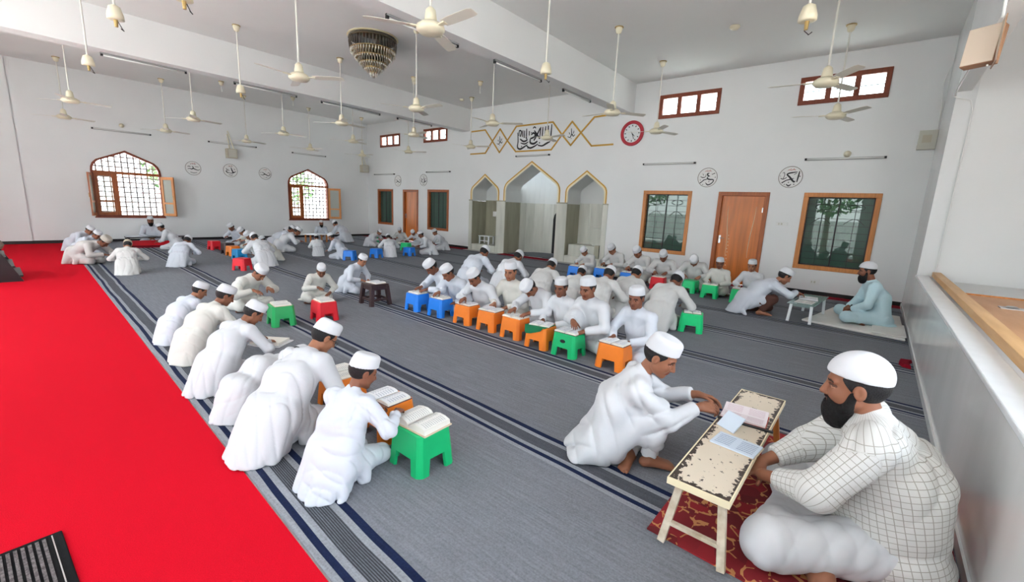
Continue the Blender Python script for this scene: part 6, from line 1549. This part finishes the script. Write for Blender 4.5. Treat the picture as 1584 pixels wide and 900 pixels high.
POSES = {
 'read': dict(lean=24, hunch=46, hp=52, lh=(0.45, 0.13, 0.37), rh=(0.45, -0.13, 0.37), seed=1, **HP),
 'wall': dict(kn=(0.31, 0.20), lean=12, hunch=32, hp=50, lh=(0.47, 0.12, 0.36), rh=(0.47, -0.12, 0.36), seed=13, **HP),
 'read2': dict(kn=(0.31, 0.20), lean=20, hunch=38, hp=40, side=7, hy=-14, lh=(0.40, 0.20, 0.22), rh=(0.47, -0.08, 0.37), ldir=(0.7, -0.8, -0.2), seed=2, rdir=(1, 0.1, -0.1)),
 'look': dict(kn=(0.31, 0.20), lean=12, hunch=20, hp=14, hy=12, lh=(0.42, 0.10, 0.30), rh=(0.42, -0.12, 0.32), seed=3, **HP),
 'bow': dict(kn=(0.31, 0.20), lean=12, hunch=32, hp=70, lh=(0.50, 0.16, 0.36), rh=(0.50, -0.14, 0.36), seed=4, **HP),
 'kneel': dict(legs='kneel', hip=0.215, lean=34, hunch=58, hp=46, lh=(0.56, 0.12, 0.36), rh=(0.56, -0.12, 0.36), seed=5, **HP),
 'kneel2': dict(legs='kneel', hip=0.215, lean=22, hunch=42, hp=34, lh=(0.44, 0.14, 0.30), rh=(0.46, -0.10, 0.34), seed=6, **HP),
 'back': dict(legs='kneel', hip=0.205, lean=20, hunch=54, hp=56, lh=(0.42, 0.16, 0.33), rh=(0.42, -0.16, 0.33), seed=7, tail=1.25, **HP),
 'bend': dict(legs='kneel', hip=0.21, lean=44, hunch=72, hp=58, lh=(0.64, 0.14, 0.22), rh=(0.66, -0.10, 0.24), seed=8, **HP),
 'kneeup': dict(legs='kneeup', lean=14, hunch=26, hp=16, hy=6, lh=(0.44, 0.14, 0.30), rh=(0.46, -0.02, 0.40), seed=9, rdir=(0.6, 0.8, -0.2), ldir=(1, -0.3, -0.2)),
 'teach': dict(kid=False, hs=1.0, beard=True, lean=10, hunch=24, hp=12, cap='kufi', lh=(0.34, 0.06, 0.24), rh=(0.36, -0.08, 0.24), ldir=(0.5, -1, -0.3), rdir=(0.5, 1, -0.3), seed=10, fat=1.06),
 'blue': dict(kid=False, hs=1.02, beard=True, lean=8, hunch=26, hp=10, cap='dome', lh=(0.34, 0.08, 0.20), rh=(0.36, -0.06, 0.21), ldir=(0.4, -1, -0.3), rdir=(0.4, 1, -0.3), seed=11, fat=1.08, tail=0.6, kn=(0.42, 0.30)),
 'reach': dict(legs='crouch', hip=0.235, lean=36, hunch=60, hp=34, lh=(0.66, 0.10, 0.40), rh=(0.72, -0.06, 0.44), rdir=(1, 0.1, -0.25), seed=12),
 'side': dict(legs='kneel', hip=0.215, lean=20, hunch=48, hp=34, hy=-26, lh=(0.50, 0.12, 0.38), rh=(0.50, -0.10, 0.38), seed=14, **HP),
 # the large figures in front
 'front_a': dict(legs='kneel', hip=0.20, lean=10, hunch=28, hp=26, hy=-32, hs=1.14, lh=(0.46, 0.04, 0.42), rh=(0.385, -0.27, 0.475), rdir=(1, 0.3, -0.10), rcurl=(0.3, 0.5, 0.4), lcurl=(0.5, 0.6, 0.4), seed=21, amp=0.008, tail=1.15, rpole=(-0.3, -0.7, -0.6)),
 'front_b': dict(legs='kneel', hip=0.235, lean=30, hunch=52, hp=40, hy=-28, lh=(0.56, 0.10, 0.34), rh=(0.46, -0.10, 0.26), seed=22, tail=1.35, amp=0.008, fat=1.06, **HP),
 'front_c': dict(legs='kneel', hip=0.225, lean=46, hunch=84, hp=86, lh=(0.62, 0.12, 0.34), rh=(0.60, -0.10, 0.34), seed=23, tail=1.2, amp=0.0055, **HP),
 'front_d': dict(legs='kneel', hip=0.215, lean=20, hunch=48, hp=42, hy=-30, lh=(0.55, 0.12, 0.40), rh=(0.52, -0.10, 0.38), seed=24, tail=1.25, amp=0.008, lcurl=(0.4, 0.5, 0.4), rcurl=(0.4, 0.5, 0.4), **HP),
 'squat': dict(lamp=0.006, legs='kneeup', hip=0.135, lean=13, hunch=33, hp=26, hy=-24, hr=0, hs=1.06, lh=(0.60, 0.12, 0.47), rh=(0.585, -0.03, 0.445), ldir=(1, -0.35, -0.08), rdir=(1, 0.2, -0.05), ln=(0, -0.6, -0.8), rn=(0, 0.5, -0.85), lcurl=(0.3, 0.4, 0.35), rcurl=(0.42, 0.5, 0.4), seed=33, tail=0.9, amp=0.012, cuff=0.055, lpole=(-0.1, 0.6, -0.8), rpole=(-0.1, -0.5, -0.9)),
 'man': dict(kid=False, hs=1.06, beard=True, cap='dome', loose=0.026, lean=5, hunch=33, hp=8, hy=2, lh=(0.49, 0.12, 0.27), rh=(0.51, 0.02, 0.28), ldir=(0.55, -0.85, -0.25), rdir=(0.6, 0.8, -0.2), lcurl=(0.3, 0.35, 0.3), rcurl=(0.3, 0.35, 0.3), seed=26, fat=1.20, belly=1, kn=(0.42, 0.36), cover=0.22, neck=0.062, foot=0.33, cuff=0.085, amp=0.009, lamp=0.0065, weave=True, tail=0.4, lpole=(-0.2, 1, -0.5), rpole=(-0.2, -1, -0.5)),
}
FINE = {'front_a': (0.0048, 0.0075), 'front_b': (0.0055, 0.0078), 'front_c': (0.0065, 0.0085), 'front_d': (0.0055, 0.008), 'squat': (0.0042, 0.0068), 'man': (0.0042, 0.0066), 'blue': (0.0055, 0.008), 'reach': (0.006, 0.0085), 'look': (0.0058, 0.0085), 'read': (0.0058, 0.0085), 'kneeup': (0.0058, 0.0085)}
# ------------------------------------------------------------------ who sits where (metres, degrees)
PEOPLE = [
 ('front_a', 1.061, 2.031, 18, 0.666, 'bluish_cotton', None, 'boy in white seen from behind, hand resting on the front green stool', 'left row of readers'),
 ('front_b', 1.007, 2.650, 20, 0.787, 'white_cotton', None, 'boy in glasses and wide white tunic leaning forward beside the front green stool boy', 'left row of readers'),
 ('front_c', 1.016, 3.215, 14, 0.661, 'white_cotton', None, 'boy bowed low, his head hidden behind the boy in glasses', 'left row of readers'),
 ('front_d', 1.046, 3.811, 20, 0.710, 'white_cotton', None, 'hunched boy in white holding a cloth-wrapped book, third head of the left row', 'left row of readers'),
 ('side', 1.091, 4.624, 18, 0.711, 'cream_cotton', None, 'kneeling boy in off-white, second head from the far end of the left row', 'left row of readers'),
 ('side', 1.102, 5.349, 18, 0.633, 'bluish_cotton', None, 'boy at the far end of the left row, nearest the red carpet', 'left row of readers'),
 ('read', 2.066, 6.396, -72, 0.818, 'cream_cotton', None, 'boy reading at the dark green stool beside the far end of the left row', 'second row of readers'),
 ('read2', 2.969, 6.290, -92, 0.690, 'cream_cotton', None, 'boy leaning over the red step stool on the open carpet', 'second row of readers'),
 ('kneel2', 3.723, 6.573, -74, 0.702, 'bluish_cotton', None, 'small boy resting his arm on the dark brown open stool', 'second row of readers'),
 ('wall', 4.294, 4.780, 168, 0.835, 'bluish_cotton', None, 'boy reading at the left one of the paired blue stools', 'row of readers at the orange stools'),
 ('read2', 4.251, 4.461, 186, 0.822, 'bluish_cotton', None, 'boy at the right one of the paired blue stools, looking left', 'row of readers at the orange stools'),
 ('read2', 4.252, 3.982, 190, 0.824, 'white_cotton', None, 'boy leaning on the first orange stool from the left', 'row of readers at the orange stools'),
 ('look', 4.393, 3.534, 184, 0.857, 'cream_cotton', None, 'taller boy with open collar behind the second orange stool', 'row of readers at the orange stools'),
 ('bow', 4.327, 3.024, 172, 0.833, 'white_cotton', None, 'boy with head bowed deep over the third orange stool', 'row of readers at the orange stools'),
 ('look', 4.211, 2.608, 172, 0.792, 'white_cotton', None, 'boy looking left behind the orange stool draped with green cloth', 'row of readers at the orange stools'),
 ('kneeup', 4.213, 2.215, 168, 0.875, 'white_cotton', None, 'boy with a raised knee at the green stool with a hand hole', 'row of readers at the orange stools'),
 ('look', 4.212, 1.704, 168, 0.827, 'bluish_cotton', None, 'boy in white at the nearest orange stool, right end of the row', 'row of readers at the orange stools'),
 ('back', 5.563, 5.619, 8, 0.908, 'bluish_cotton', None, 'boy seen from behind at the left end of the middle back-turned row', 'back-turned middle row'),
 ('back', 5.790, 4.986, 5, 0.868, 'white_cotton', None, 'second boy from the left in the middle back-turned row', 'back-turned middle row'),
 ('back', 5.521, 3.997, 10, 0.828, 'dull_cotton', None, 'boy in grey-white seen from behind, left of the pair of half-hidden caps', 'back-turned middle row'),
 ('back', 5.616, 3.459, 10, 0.755, 'dull_cotton', None, 'boy seen from behind between the green-cloth boy and the raised-knee boy', 'back-turned middle row'),
 ('back', 5.261, 2.853, 5, 0.872, 'dull_cotton', None, 'boy seen from behind, right behind the raised-knee boy', 'back-turned middle row'),
 ('back', 5.852, 2.733, 0, 0.839, 'dull_cotton', None, 'bigger boy in grey-white seen from behind, behind the nearest orange stool boy', 'back-turned middle row'),
 ('back', 5.573, 2.060, -4, 0.873, 'dull_cotton', None, 'boy in grey-white seen from behind with a green stool at his right', 'back-turned middle row'),
 ('wall', 9.034, 5.106, 172, 0.785, 'dull_cotton', None, 'boy at the leftmost blue stool, sitting before the right niche pier', 'boys along the far wall'),
 ('wall', 9.392, 4.567, 172, 0.900, 'dull_cotton', None, 'boy bent over the second blue stool, left of the window', 'boys along the far wall'),
 ('wall', 9.217, 3.869, 172, 0.917, 'dull_cotton', None, 'boy under the window reading at the third blue stool from the left', 'boys along the far wall'),
 ('wall', 9.109, 3.362, 190, 0.898, 'dull_cotton', None, 'boy under the window reading at the red stool', 'boys along the far wall'),
 ('bow', 9.144, 2.754, 190, 0.913, 'dull_cotton', None, 'boy with head bowed, left of the near door, behind the end-on green stool', 'boys along the far wall'),
 ('look', 8.987, 2.216, 176, 0.769, 'cream_cotton', None, 'boy in front of the left half of the near door at a green stool', 'boys along the far wall'),
 ('look', 8.930, 1.631, 168, 0.799, 'white_cotton', None, 'boy in front of the right half of the near door at the last green stool', 'boys along the far wall'),
 ('reach', 7.644, 1.436, -62, 0.893, 'bluish_cotton', None, 'boy crouching and reaching across the glass-topped desk', 'teacher pair at the glass desk'),
 ('blue', 8.207, -0.163, 102, 0.971, 'blue_cotton', 'cap_white', 'bearded man in pale blue sitting on the white mat', 'teacher pair at the glass desk'),
 ('squat', 2.321, 1.118, -62, 0.889, 'white_cotton', None, 'squatting barefoot boy holding a booklet over the flaked cream desk', 'teacher pair at the flaked desk'),
 ('man', 2.416, -0.252, 96, 1.043, 'checked', 'cap_white', 'large bearded man in checked tunic sitting cross-legged at lower right', 'teacher pair at the flaked desk'),
 ('kneel', 1.287, 14.910, -48, 0.764, 'bluish_cotton', None, 'boy leaning far forward at the left end, farthest of the leaning three', 'group by the left window'),
 ('kneel', 1.285, 13.697, -50, 0.731, 'bluish_cotton', None, 'boy leaning far forward in the middle of the leaning three by the red carpet', 'group by the left window'),
 ('bend', 1.105, 12.281, -48, 0.868, 'grey_cotton', 'cap_grey', 'boy in greyish clothes and grey cap leaning forward by the red carpet', 'group by the left window'),
 ('back', 1.541, 10.371, 75, 0.708, 'dull_cotton', 'cap_tan', 'boy in a tan cap seen from behind, bent toward the leaning three', 'group by the left window'),
 ('teach', 2.984, 16.009, 262, 0.863, 'bluish_cotton', None, 'bearded teacher sitting against the wall under the left pointed window', 'group by the left window'),
 ('kneel2', 3.137, 14.171, 150, 0.749, 'white_cotton', None, 'boy kneeling in front of the bearded teacher at the left window', 'group by the left window'),
 ('back', 2.467, 10.982, 50, 0.730, 'bluish_cotton', None, 'boy alone on the carpet seen from behind, beside the low black bench', 'group by the left window'),
 ('read2', 4.814, 14.791, 215, 0.789, 'bluish_cotton', None, 'boy behind the red box stool, farthest of the centre left group', 'group of colourful stools'),
 ('read', 4.774, 13.372, 195, 0.813, 'cream_cotton', None, 'boy behind the dark stool in the centre left group', 'group of colourful stools'),
 ('read', 4.489, 12.107, 195, 0.798, 'white_cotton', None, 'half-hidden boy behind the orange and sky blue stools', 'group of colourful stools'),
 ('back', 3.813, 10.254, 95, 0.828, 'white_cotton', None, 'larger boy seen from behind beside the small red stool', 'group of colourful stools'),
 ('kneel2', 4.334, 10.983, 170, 0.628, 'cream_cotton', None, 'boy sitting sideways at the right end of the centre left group', 'group of colourful stools'),
 ('kneel', 5.405, 13.878, -20, 0.723, 'bluish_cotton', None, 'leftmost of three kneeling boys in profile left of the right window', 'group by the right window'),
 ('kneel', 5.262, 13.330, -20, 0.867, 'bluish_cotton', None, 'middle one of three kneeling boys in profile left of the right window', 'group by the right window'),
 ('kneel', 5.127, 12.635, -18, 0.850, 'white_cotton', None, 'rightmost of three kneeling boys in profile left of the right window', 'group by the right window'),
 ('teach', 7.779, 15.635, 255, 0.793, 'bluish_cotton', None, 'teacher sitting against the wall under the right pointed window', 'group by the right window'),
 ('back', 8.297, 14.866, 110, 0.892, 'bluish_cotton', None, 'boy seen from behind beside the teacher at the right window', 'group by the right window'),
 ('kneel2', 5.753, 10.454, 125, 0.705, 'bluish_cotton', None, 'boy with arm stretched to the low white table, beside the lone blue stool', 'group by the right window'),
 ('kneel2', 5.561, 11.359, 70, 0.596, 'white_cotton', None, 'small boy in white sitting before the low white table, right of the three in profile', 'group by the right window'),
 ('kneel', 8.201, 13.070, -70, 0.728, 'white_cotton', None, 'boy leaning out behind the leftmost green stool in the far corner', 'group in the far corner'),
 ('back', 7.097, 10.346, 62, 0.719, 'white_cotton', None, 'boy seen from behind with a blue stool at his left in the far corner', 'group in the far corner'),
 ('read2', 9.544, 13.259, 225, 0.726, 'dull_cotton', None, 'boy facing the camera left of the far door', 'group in the far corner'),
 ('read', 9.698, 12.405, 200, 0.749, 'white_cotton', None, 'boy in front of the far door behind the wide green stool', 'group in the far corner'),
 ('kneel2', 8.417, 10.171, 150, 0.748, 'white_cotton', None, 'big boy in profile in front of the far door with a blue stool before him', 'group in the far corner'),
 ('kneel2', 9.622, 11.003, 160, 0.741, 'white_cotton', None, 'boy under the window beside the niche, rightmost of the far corner group', 'group in the far corner'),
]
STOOLS = [
 (1.478, 1.859, 0, 'green', 'green step stool nearest the camera with a thick open book on it', 0.24),
 (1.540, 2.283, 0, 'orange', 'orange step stool behind the front green stool, half hidden by the boy in white', 0.24),
 (1.550, 2.875, 0, 'orange', 'orange step stool half hidden behind the boy in glasses', 0.24),
 (2.120, 5.310, -8, 'leaf', 'dark green step stool of the second row, beside the left row of boys', 0.24),
 (2.595, 5.202, -6, 'red', 'red step stool standing alone on the open carpet', 0.24),
 (3.805, 4.884, 0, 'blue', 'left one of the paired blue step stools', 0.24),
 (3.833, 4.417, 0, 'blue', 'right one of the paired blue step stools', 0.24),
 (3.839, 3.909, 0, 'orange', 'first orange step stool from the left, beside the paired blue stools', 0.24),
 (3.844, 3.495, 0, 'orange', 'second orange step stool from the left in the middle row', 0.24),
 (3.832, 3.093, 0, 'orange', 'third orange step stool from the left, under the bowed boy', 0.24),
 (3.765, 2.671, 0, 'orange', 'orange step stool draped with green cloth', 0.24),
 (3.763, 2.310, 0, 'green', 'green step stool with a hand hole in the row of orange stools', 0.24),
 (3.782, 1.796, 0, 'orange', 'orange step stool nearest the squatting boy, right end of the row', 0.24),
 (5.771, 1.706, 14, 'bright_green', 'green step stool beside the back-turned boy in grey-white', 0.24),
 (8.490, 5.183, 8, 'blue', 'leftmost of three blue step stools before the far wall, by the niche pier', 0.24),
 (8.739, 4.659, 8, 'blue', 'middle one of three blue step stools before the far wall', 0.24),
 (8.603, 3.955, 8, 'blue', 'right one of three blue step stools before the far wall, next to the red stool', 0.24),
 (8.568, 3.266, 8, 'red', 'red step stool under the window near the door', 0.24),
 (8.730, 2.681, 85, 'bright_green', 'green step stool turned end-on, left of the near door', 0.24),
 (8.488, 2.251, 8, 'bright_green', 'green step stool before the left half of the near door', 0.24),
 (8.440, 1.735, 8, 'bright_green', 'green step stool before the right half of the near door, last of the wall row', 0.24),
 (3.910, 13.874, 4, 'red', 'large red box stool near the low black bench', 0.24),
 (3.900, 12.785, 4, 'brown', 'dark brown stool in the centre left group, beside the red box stool', 0.28),
 (3.866, 12.320, 4, 'orange', 'small orange stool in the centre left group', 0.24),
 (3.745, 11.522, 4, 'sky_blue', 'sky blue stool beside the small orange stool', 0.24),
 (3.228, 9.825, 30, 'red', 'small red stool beside the larger back-turned boy of the centre left group', 0.24),
 (5.803, 10.185, 40, 'blue', 'lone blue stool on the carpet right of the right window group', 0.24),
 (6.647, 10.309, 10, 'blue', 'blue stool beside the back-turned boy in the far corner', 0.24),
 (7.664, 10.223, 10, 'blue', 'blue stool before the big boy in profile in the far corner', 0.24),
 (8.758, 13.733, 10, 'bright_green', 'leftmost green stool in the far corner under the window', 0.24),
 (8.444, 11.429, 10, 'bright_green', 'wide green stool in the middle of the far corner group', 0.24),
]
BOOKS = [
 (1.478, 1.859, 0.2525, 3, 'page', 'thick open book on the front green stool', 1.05),
 (1.540, 2.283, 0.2525, 2, 'page_w', 'open book on the orange stool behind the front green one', 0.95),
 (1.550, 2.875, 0.2525, 0, 'page', 'open book on the orange stool behind the boy in glasses', 1),
 (2.120, 5.310, 0.2525, -8, 'page', 'open book on the dark green stool of the second row', 0.95),
 (2.595, 5.202, 0.2525, -4, 'page', 'open book on the lone red stool', 0.9),
 (3.805, 4.884, 0.2525, 0, 'page', 'open book on the left blue stool of the pair', 0.85),
 (3.833, 4.417, 0.2525, 4, 'page', 'open book on the right blue stool of the pair', 0.85),
 (3.839, 3.909, 0.2525, 0, 'page_w', 'open book on the first orange stool from the left', 0.9),
 (3.844, 3.495, 0.2525, 5, 'page_w', 'open book on the second orange stool from the left', 1),
 (3.832, 3.093, 0.2525, 0, 'page', 'open book under the bowed boy on the third orange stool', 1),
 (3.765, 2.671, 0.2525, 12, 'page_w', 'open book on the green cloth over the orange stool', 0.9),
 (3.763, 2.310, 0.2525, 0, 'page_w', 'open book on the green stool with a hand hole', 1),
 (3.782, 1.796, 0.2525, -3, 'page_w', 'open white book on the orange stool nearest the squatting boy', 1),
 (8.490, 5.183, 0.2525, 8, 'page_w', 'open book on the leftmost blue stool before the far wall', 0.85),
 (8.739, 4.659, 0.2525, 8, 'page', 'open book on the middle blue stool before the far wall', 0.85),
 (8.603, 3.955, 0.2525, 8, 'page_w', 'open book on the blue stool next to the red stool', 0.85),
 (8.568, 3.266, 0.2525, 8, 'page', 'open book on the red stool under the window', 0.9),
 (8.488, 2.251, 0.2525, 8, 'page', 'open book on the green stool before the left half of the door', 0.95),
 (8.440, 1.735, 0.2525, 8, 'page_w', 'open book on the green stool before the right half of the door', 0.95),
 (5.771, 1.706, 0.2525, 20, 'page_w', 'open book on the stool beside the back-turned boy in grey-white', 0.8),
]
# ------------------------------------------------------------------ people
KIT = {}
def kit(key):
    if key not in KIT:
        h, hc = FINE.get(key, (0.0070, 0.0095)); KIT[key] = figure(key, POSES[key], h, hc)
        for n, me in KIT[key].items():
            if n == 'info': continue
            me.materials.clear(); me.materials.append(M[{'body': 'skin', 'hair': 'hair', 'beard': 'beard'}.get(n, 'white_cotton')])
    return KIT[key]
def put(name, me, parent, m=None):
    o = link(bpy.data.objects.new(name, me), parent)
    if m: o.material_slots[0].link = 'OBJECT'; o.material_slots[0].material = M[m]
    return o
PPL = {}
for key, x, y, yaw, sc, tu, cap, lb, grp in PEOPLE:
    K = kit(key)
    p = put('person', K['body'], None); p.location = (x, y, {'blue': 0.044, 'man': 0.018}.get(key, 0.011)); p.rotation_euler = (0, 0, math.radians(yaw)); p.scale = (sc,) * 3
    tag(p, lb, 'person', grp)
    put('tunic', K['tunic'], p, tu)
    put('trousers', K['trousers'], p, {'checked': 'white_cotton', 'grey_cotton': 'grey_cotton', 'dull_cotton': 'cream_cotton'}.get(tu, tu) if key != 'reach' else 'brown_cloth')
    put('cap', K['cap'], p, cap or 'cap_white'); put('hair', K['hair'], p)
    if 'beard' in K: put('beard', K['beard'], p)
    PPL[lb] = (p, K)
    I = K['info']
    if key == 'front_b':        # spectacles
        g = MB(); S = I['S']; hx, hl, hz, O = (Vector(I[k]) for k in ('hx', 'hl', 'hz', 'head'))
        for s in (1, -1):
            g.tube([O + (hx * 0.100 + hl * (s * 0.032 + 0.022 * math.cos(t)) + hz * (0.0 + 0.017 * math.sin(t))) * S for t in [k * math.pi / 8 for k in range(17)]], 0.0022 * S, 6)
            g.tube([O + (hx * 0.100 + hl * s * 0.054 + hz * 0.006) * S, O + (hx * 0.06 + hl * s * 0.075 + hz * 0.008) * S, O + (hx * -0.005 + hl * s * 0.082 + hz * 0.006) * S], 0.0022 * S, 6)
        g.tube([O + (hx * 0.102 + hl * 0.010) * S, O + (hx * 0.106 + hz * 0.004) * S, O + (hx * 0.102 - hl * 0.010) * S], 0.002 * S, 6)
        g.build('spectacles', 'lens', p)
    if key == 'blue':
        w = Vector(I['hands'][-1]); MB().lathe([(0.030, -0.012), (0.034, -0.008), (0.034, 0.008), (0.030, 0.012)], 18).build('wristwatch', 'black', p, loc=w - Vector((0.03, 0, -0.012)), rot=(0, 1.2, 0))

p_, K_ = [PPL[k] for k in PPL if k.startswith('hunched boy in white holding')][0]
mid_ = (V3(*K_['info']['hands'][1]) + V3(*K_['info']['hands'][-1])) / 2; s_ = p_.scale[0]; a_ = p_.rotation_euler[2]
wx, wy = mid_[0] + 0.13, mid_[1] + 0.01
wb_ = thing('wrapped_book', (p_.location[0] + s_ * (wx * math.cos(a_) - wy * math.sin(a_)), p_.location[1] + s_ * (wx * math.sin(a_) + wy * math.cos(a_)), s_ * (mid_[2] - 0.045)), a_ + 0.3, 'white cloth-wrapped book in the hands of the hunched boy of the left row', 'book')
MB().box(-0.09, -0.13, -0.012, 0.09, 0.13, 0.012).build('page_block', 'paper', wb_, bevel=0.004)
MB().prism([(-0.11, -0.15), (0.10, -0.16), (0.13, 0.02), (0.11, 0.16), (-0.09, 0.15), (-0.12, 0.03)], lambda u, v: (u, v, -0.022 + 0.02 * abs(v)), lambda u, v: (u, v, -0.014 + 0.02 * abs(v))).build('wrapping_cloth', 'white_cotton', wb_, bevel=0.003)
for x, y, rz, c, lb, h in STOOLS: stool(x, y, math.radians(rz), c, lb, h)
for lb_, nm in (('green step stool with a hand hole in the row of orange stools', 'hole'), ('orange step stool draped with green cloth', 'cloth')):
    o = [q for q in bpy.data.objects if q.get('label') == lb_][0]; x, y = o.location[0], o.location[1]
    if nm == 'hole': MB().prism([(0.032 * math.cos(t) * 1.0, 0.165 + 0.018 * math.sin(t)) for t in [k * math.pi / 6 for k in range(12)]], lambda u, v: (-0.135 + 0.0731 * v - 0.0005, u, v), lambda u, v: (-0.135 + 0.0731 * v - 0.003, u, v)).build('hole_dark_plate', 'black', o)  # black plate on the face, coloured as the dark inside a hole
    else:
        c = MB().box(-0.118, -0.125, 0.241, 0.115, 0.125, 0.246)
        c.prism([(0.135, 0.246), (-0.105, 0.246), (-0.075, 0.205), (-0.02, 0.185), (0.05, 0.160), (0.11, 0.150), (0.132, 0.165)], lambda u, v: (-0.1355 + 0.0731 * v - 0.002, u, v), lambda u, v: (-0.1355 + 0.0731 * v - 0.008, u, v))
        g_ = c.build('green_cloth', 'cloth_green', loc=(x, y, 0.012)); tag(g_, 'dark green cloth hanging over the front of an orange stool', 'cloth')
tag(MB().prism([(0, 0), (0.16, 0.02), (0.30, -0.02), (0.28, 0.09), (0.12, 0.10), (0.02, 0.07)], lambda u, v: (u, v, 0), lambda u, v: (u * 0.9 + 0.01, v * 0.8 + 0.01, 0.035)).build('red_cloth', 'red_strip', loc=(6.05, -0.475, 0.012)), 'crumpled red cloth on the carpet against the low right wall', 'cloth')
b_ = book(3.55, 5.53, 0.328, math.radians(4), 'open book on the dark brown open stool', 'page_w'); b_.scale = (0.95, 0.95, 1)
for x, y, z, rz, pg, lb, sc in BOOKS:
    b = book(x, y, z, math.radians(rz), lb, pg); b.scale = (sc, sc, 1.9 if sc > 1.02 else 1.0)
    if sc > 1.02: tag(b, group=None)
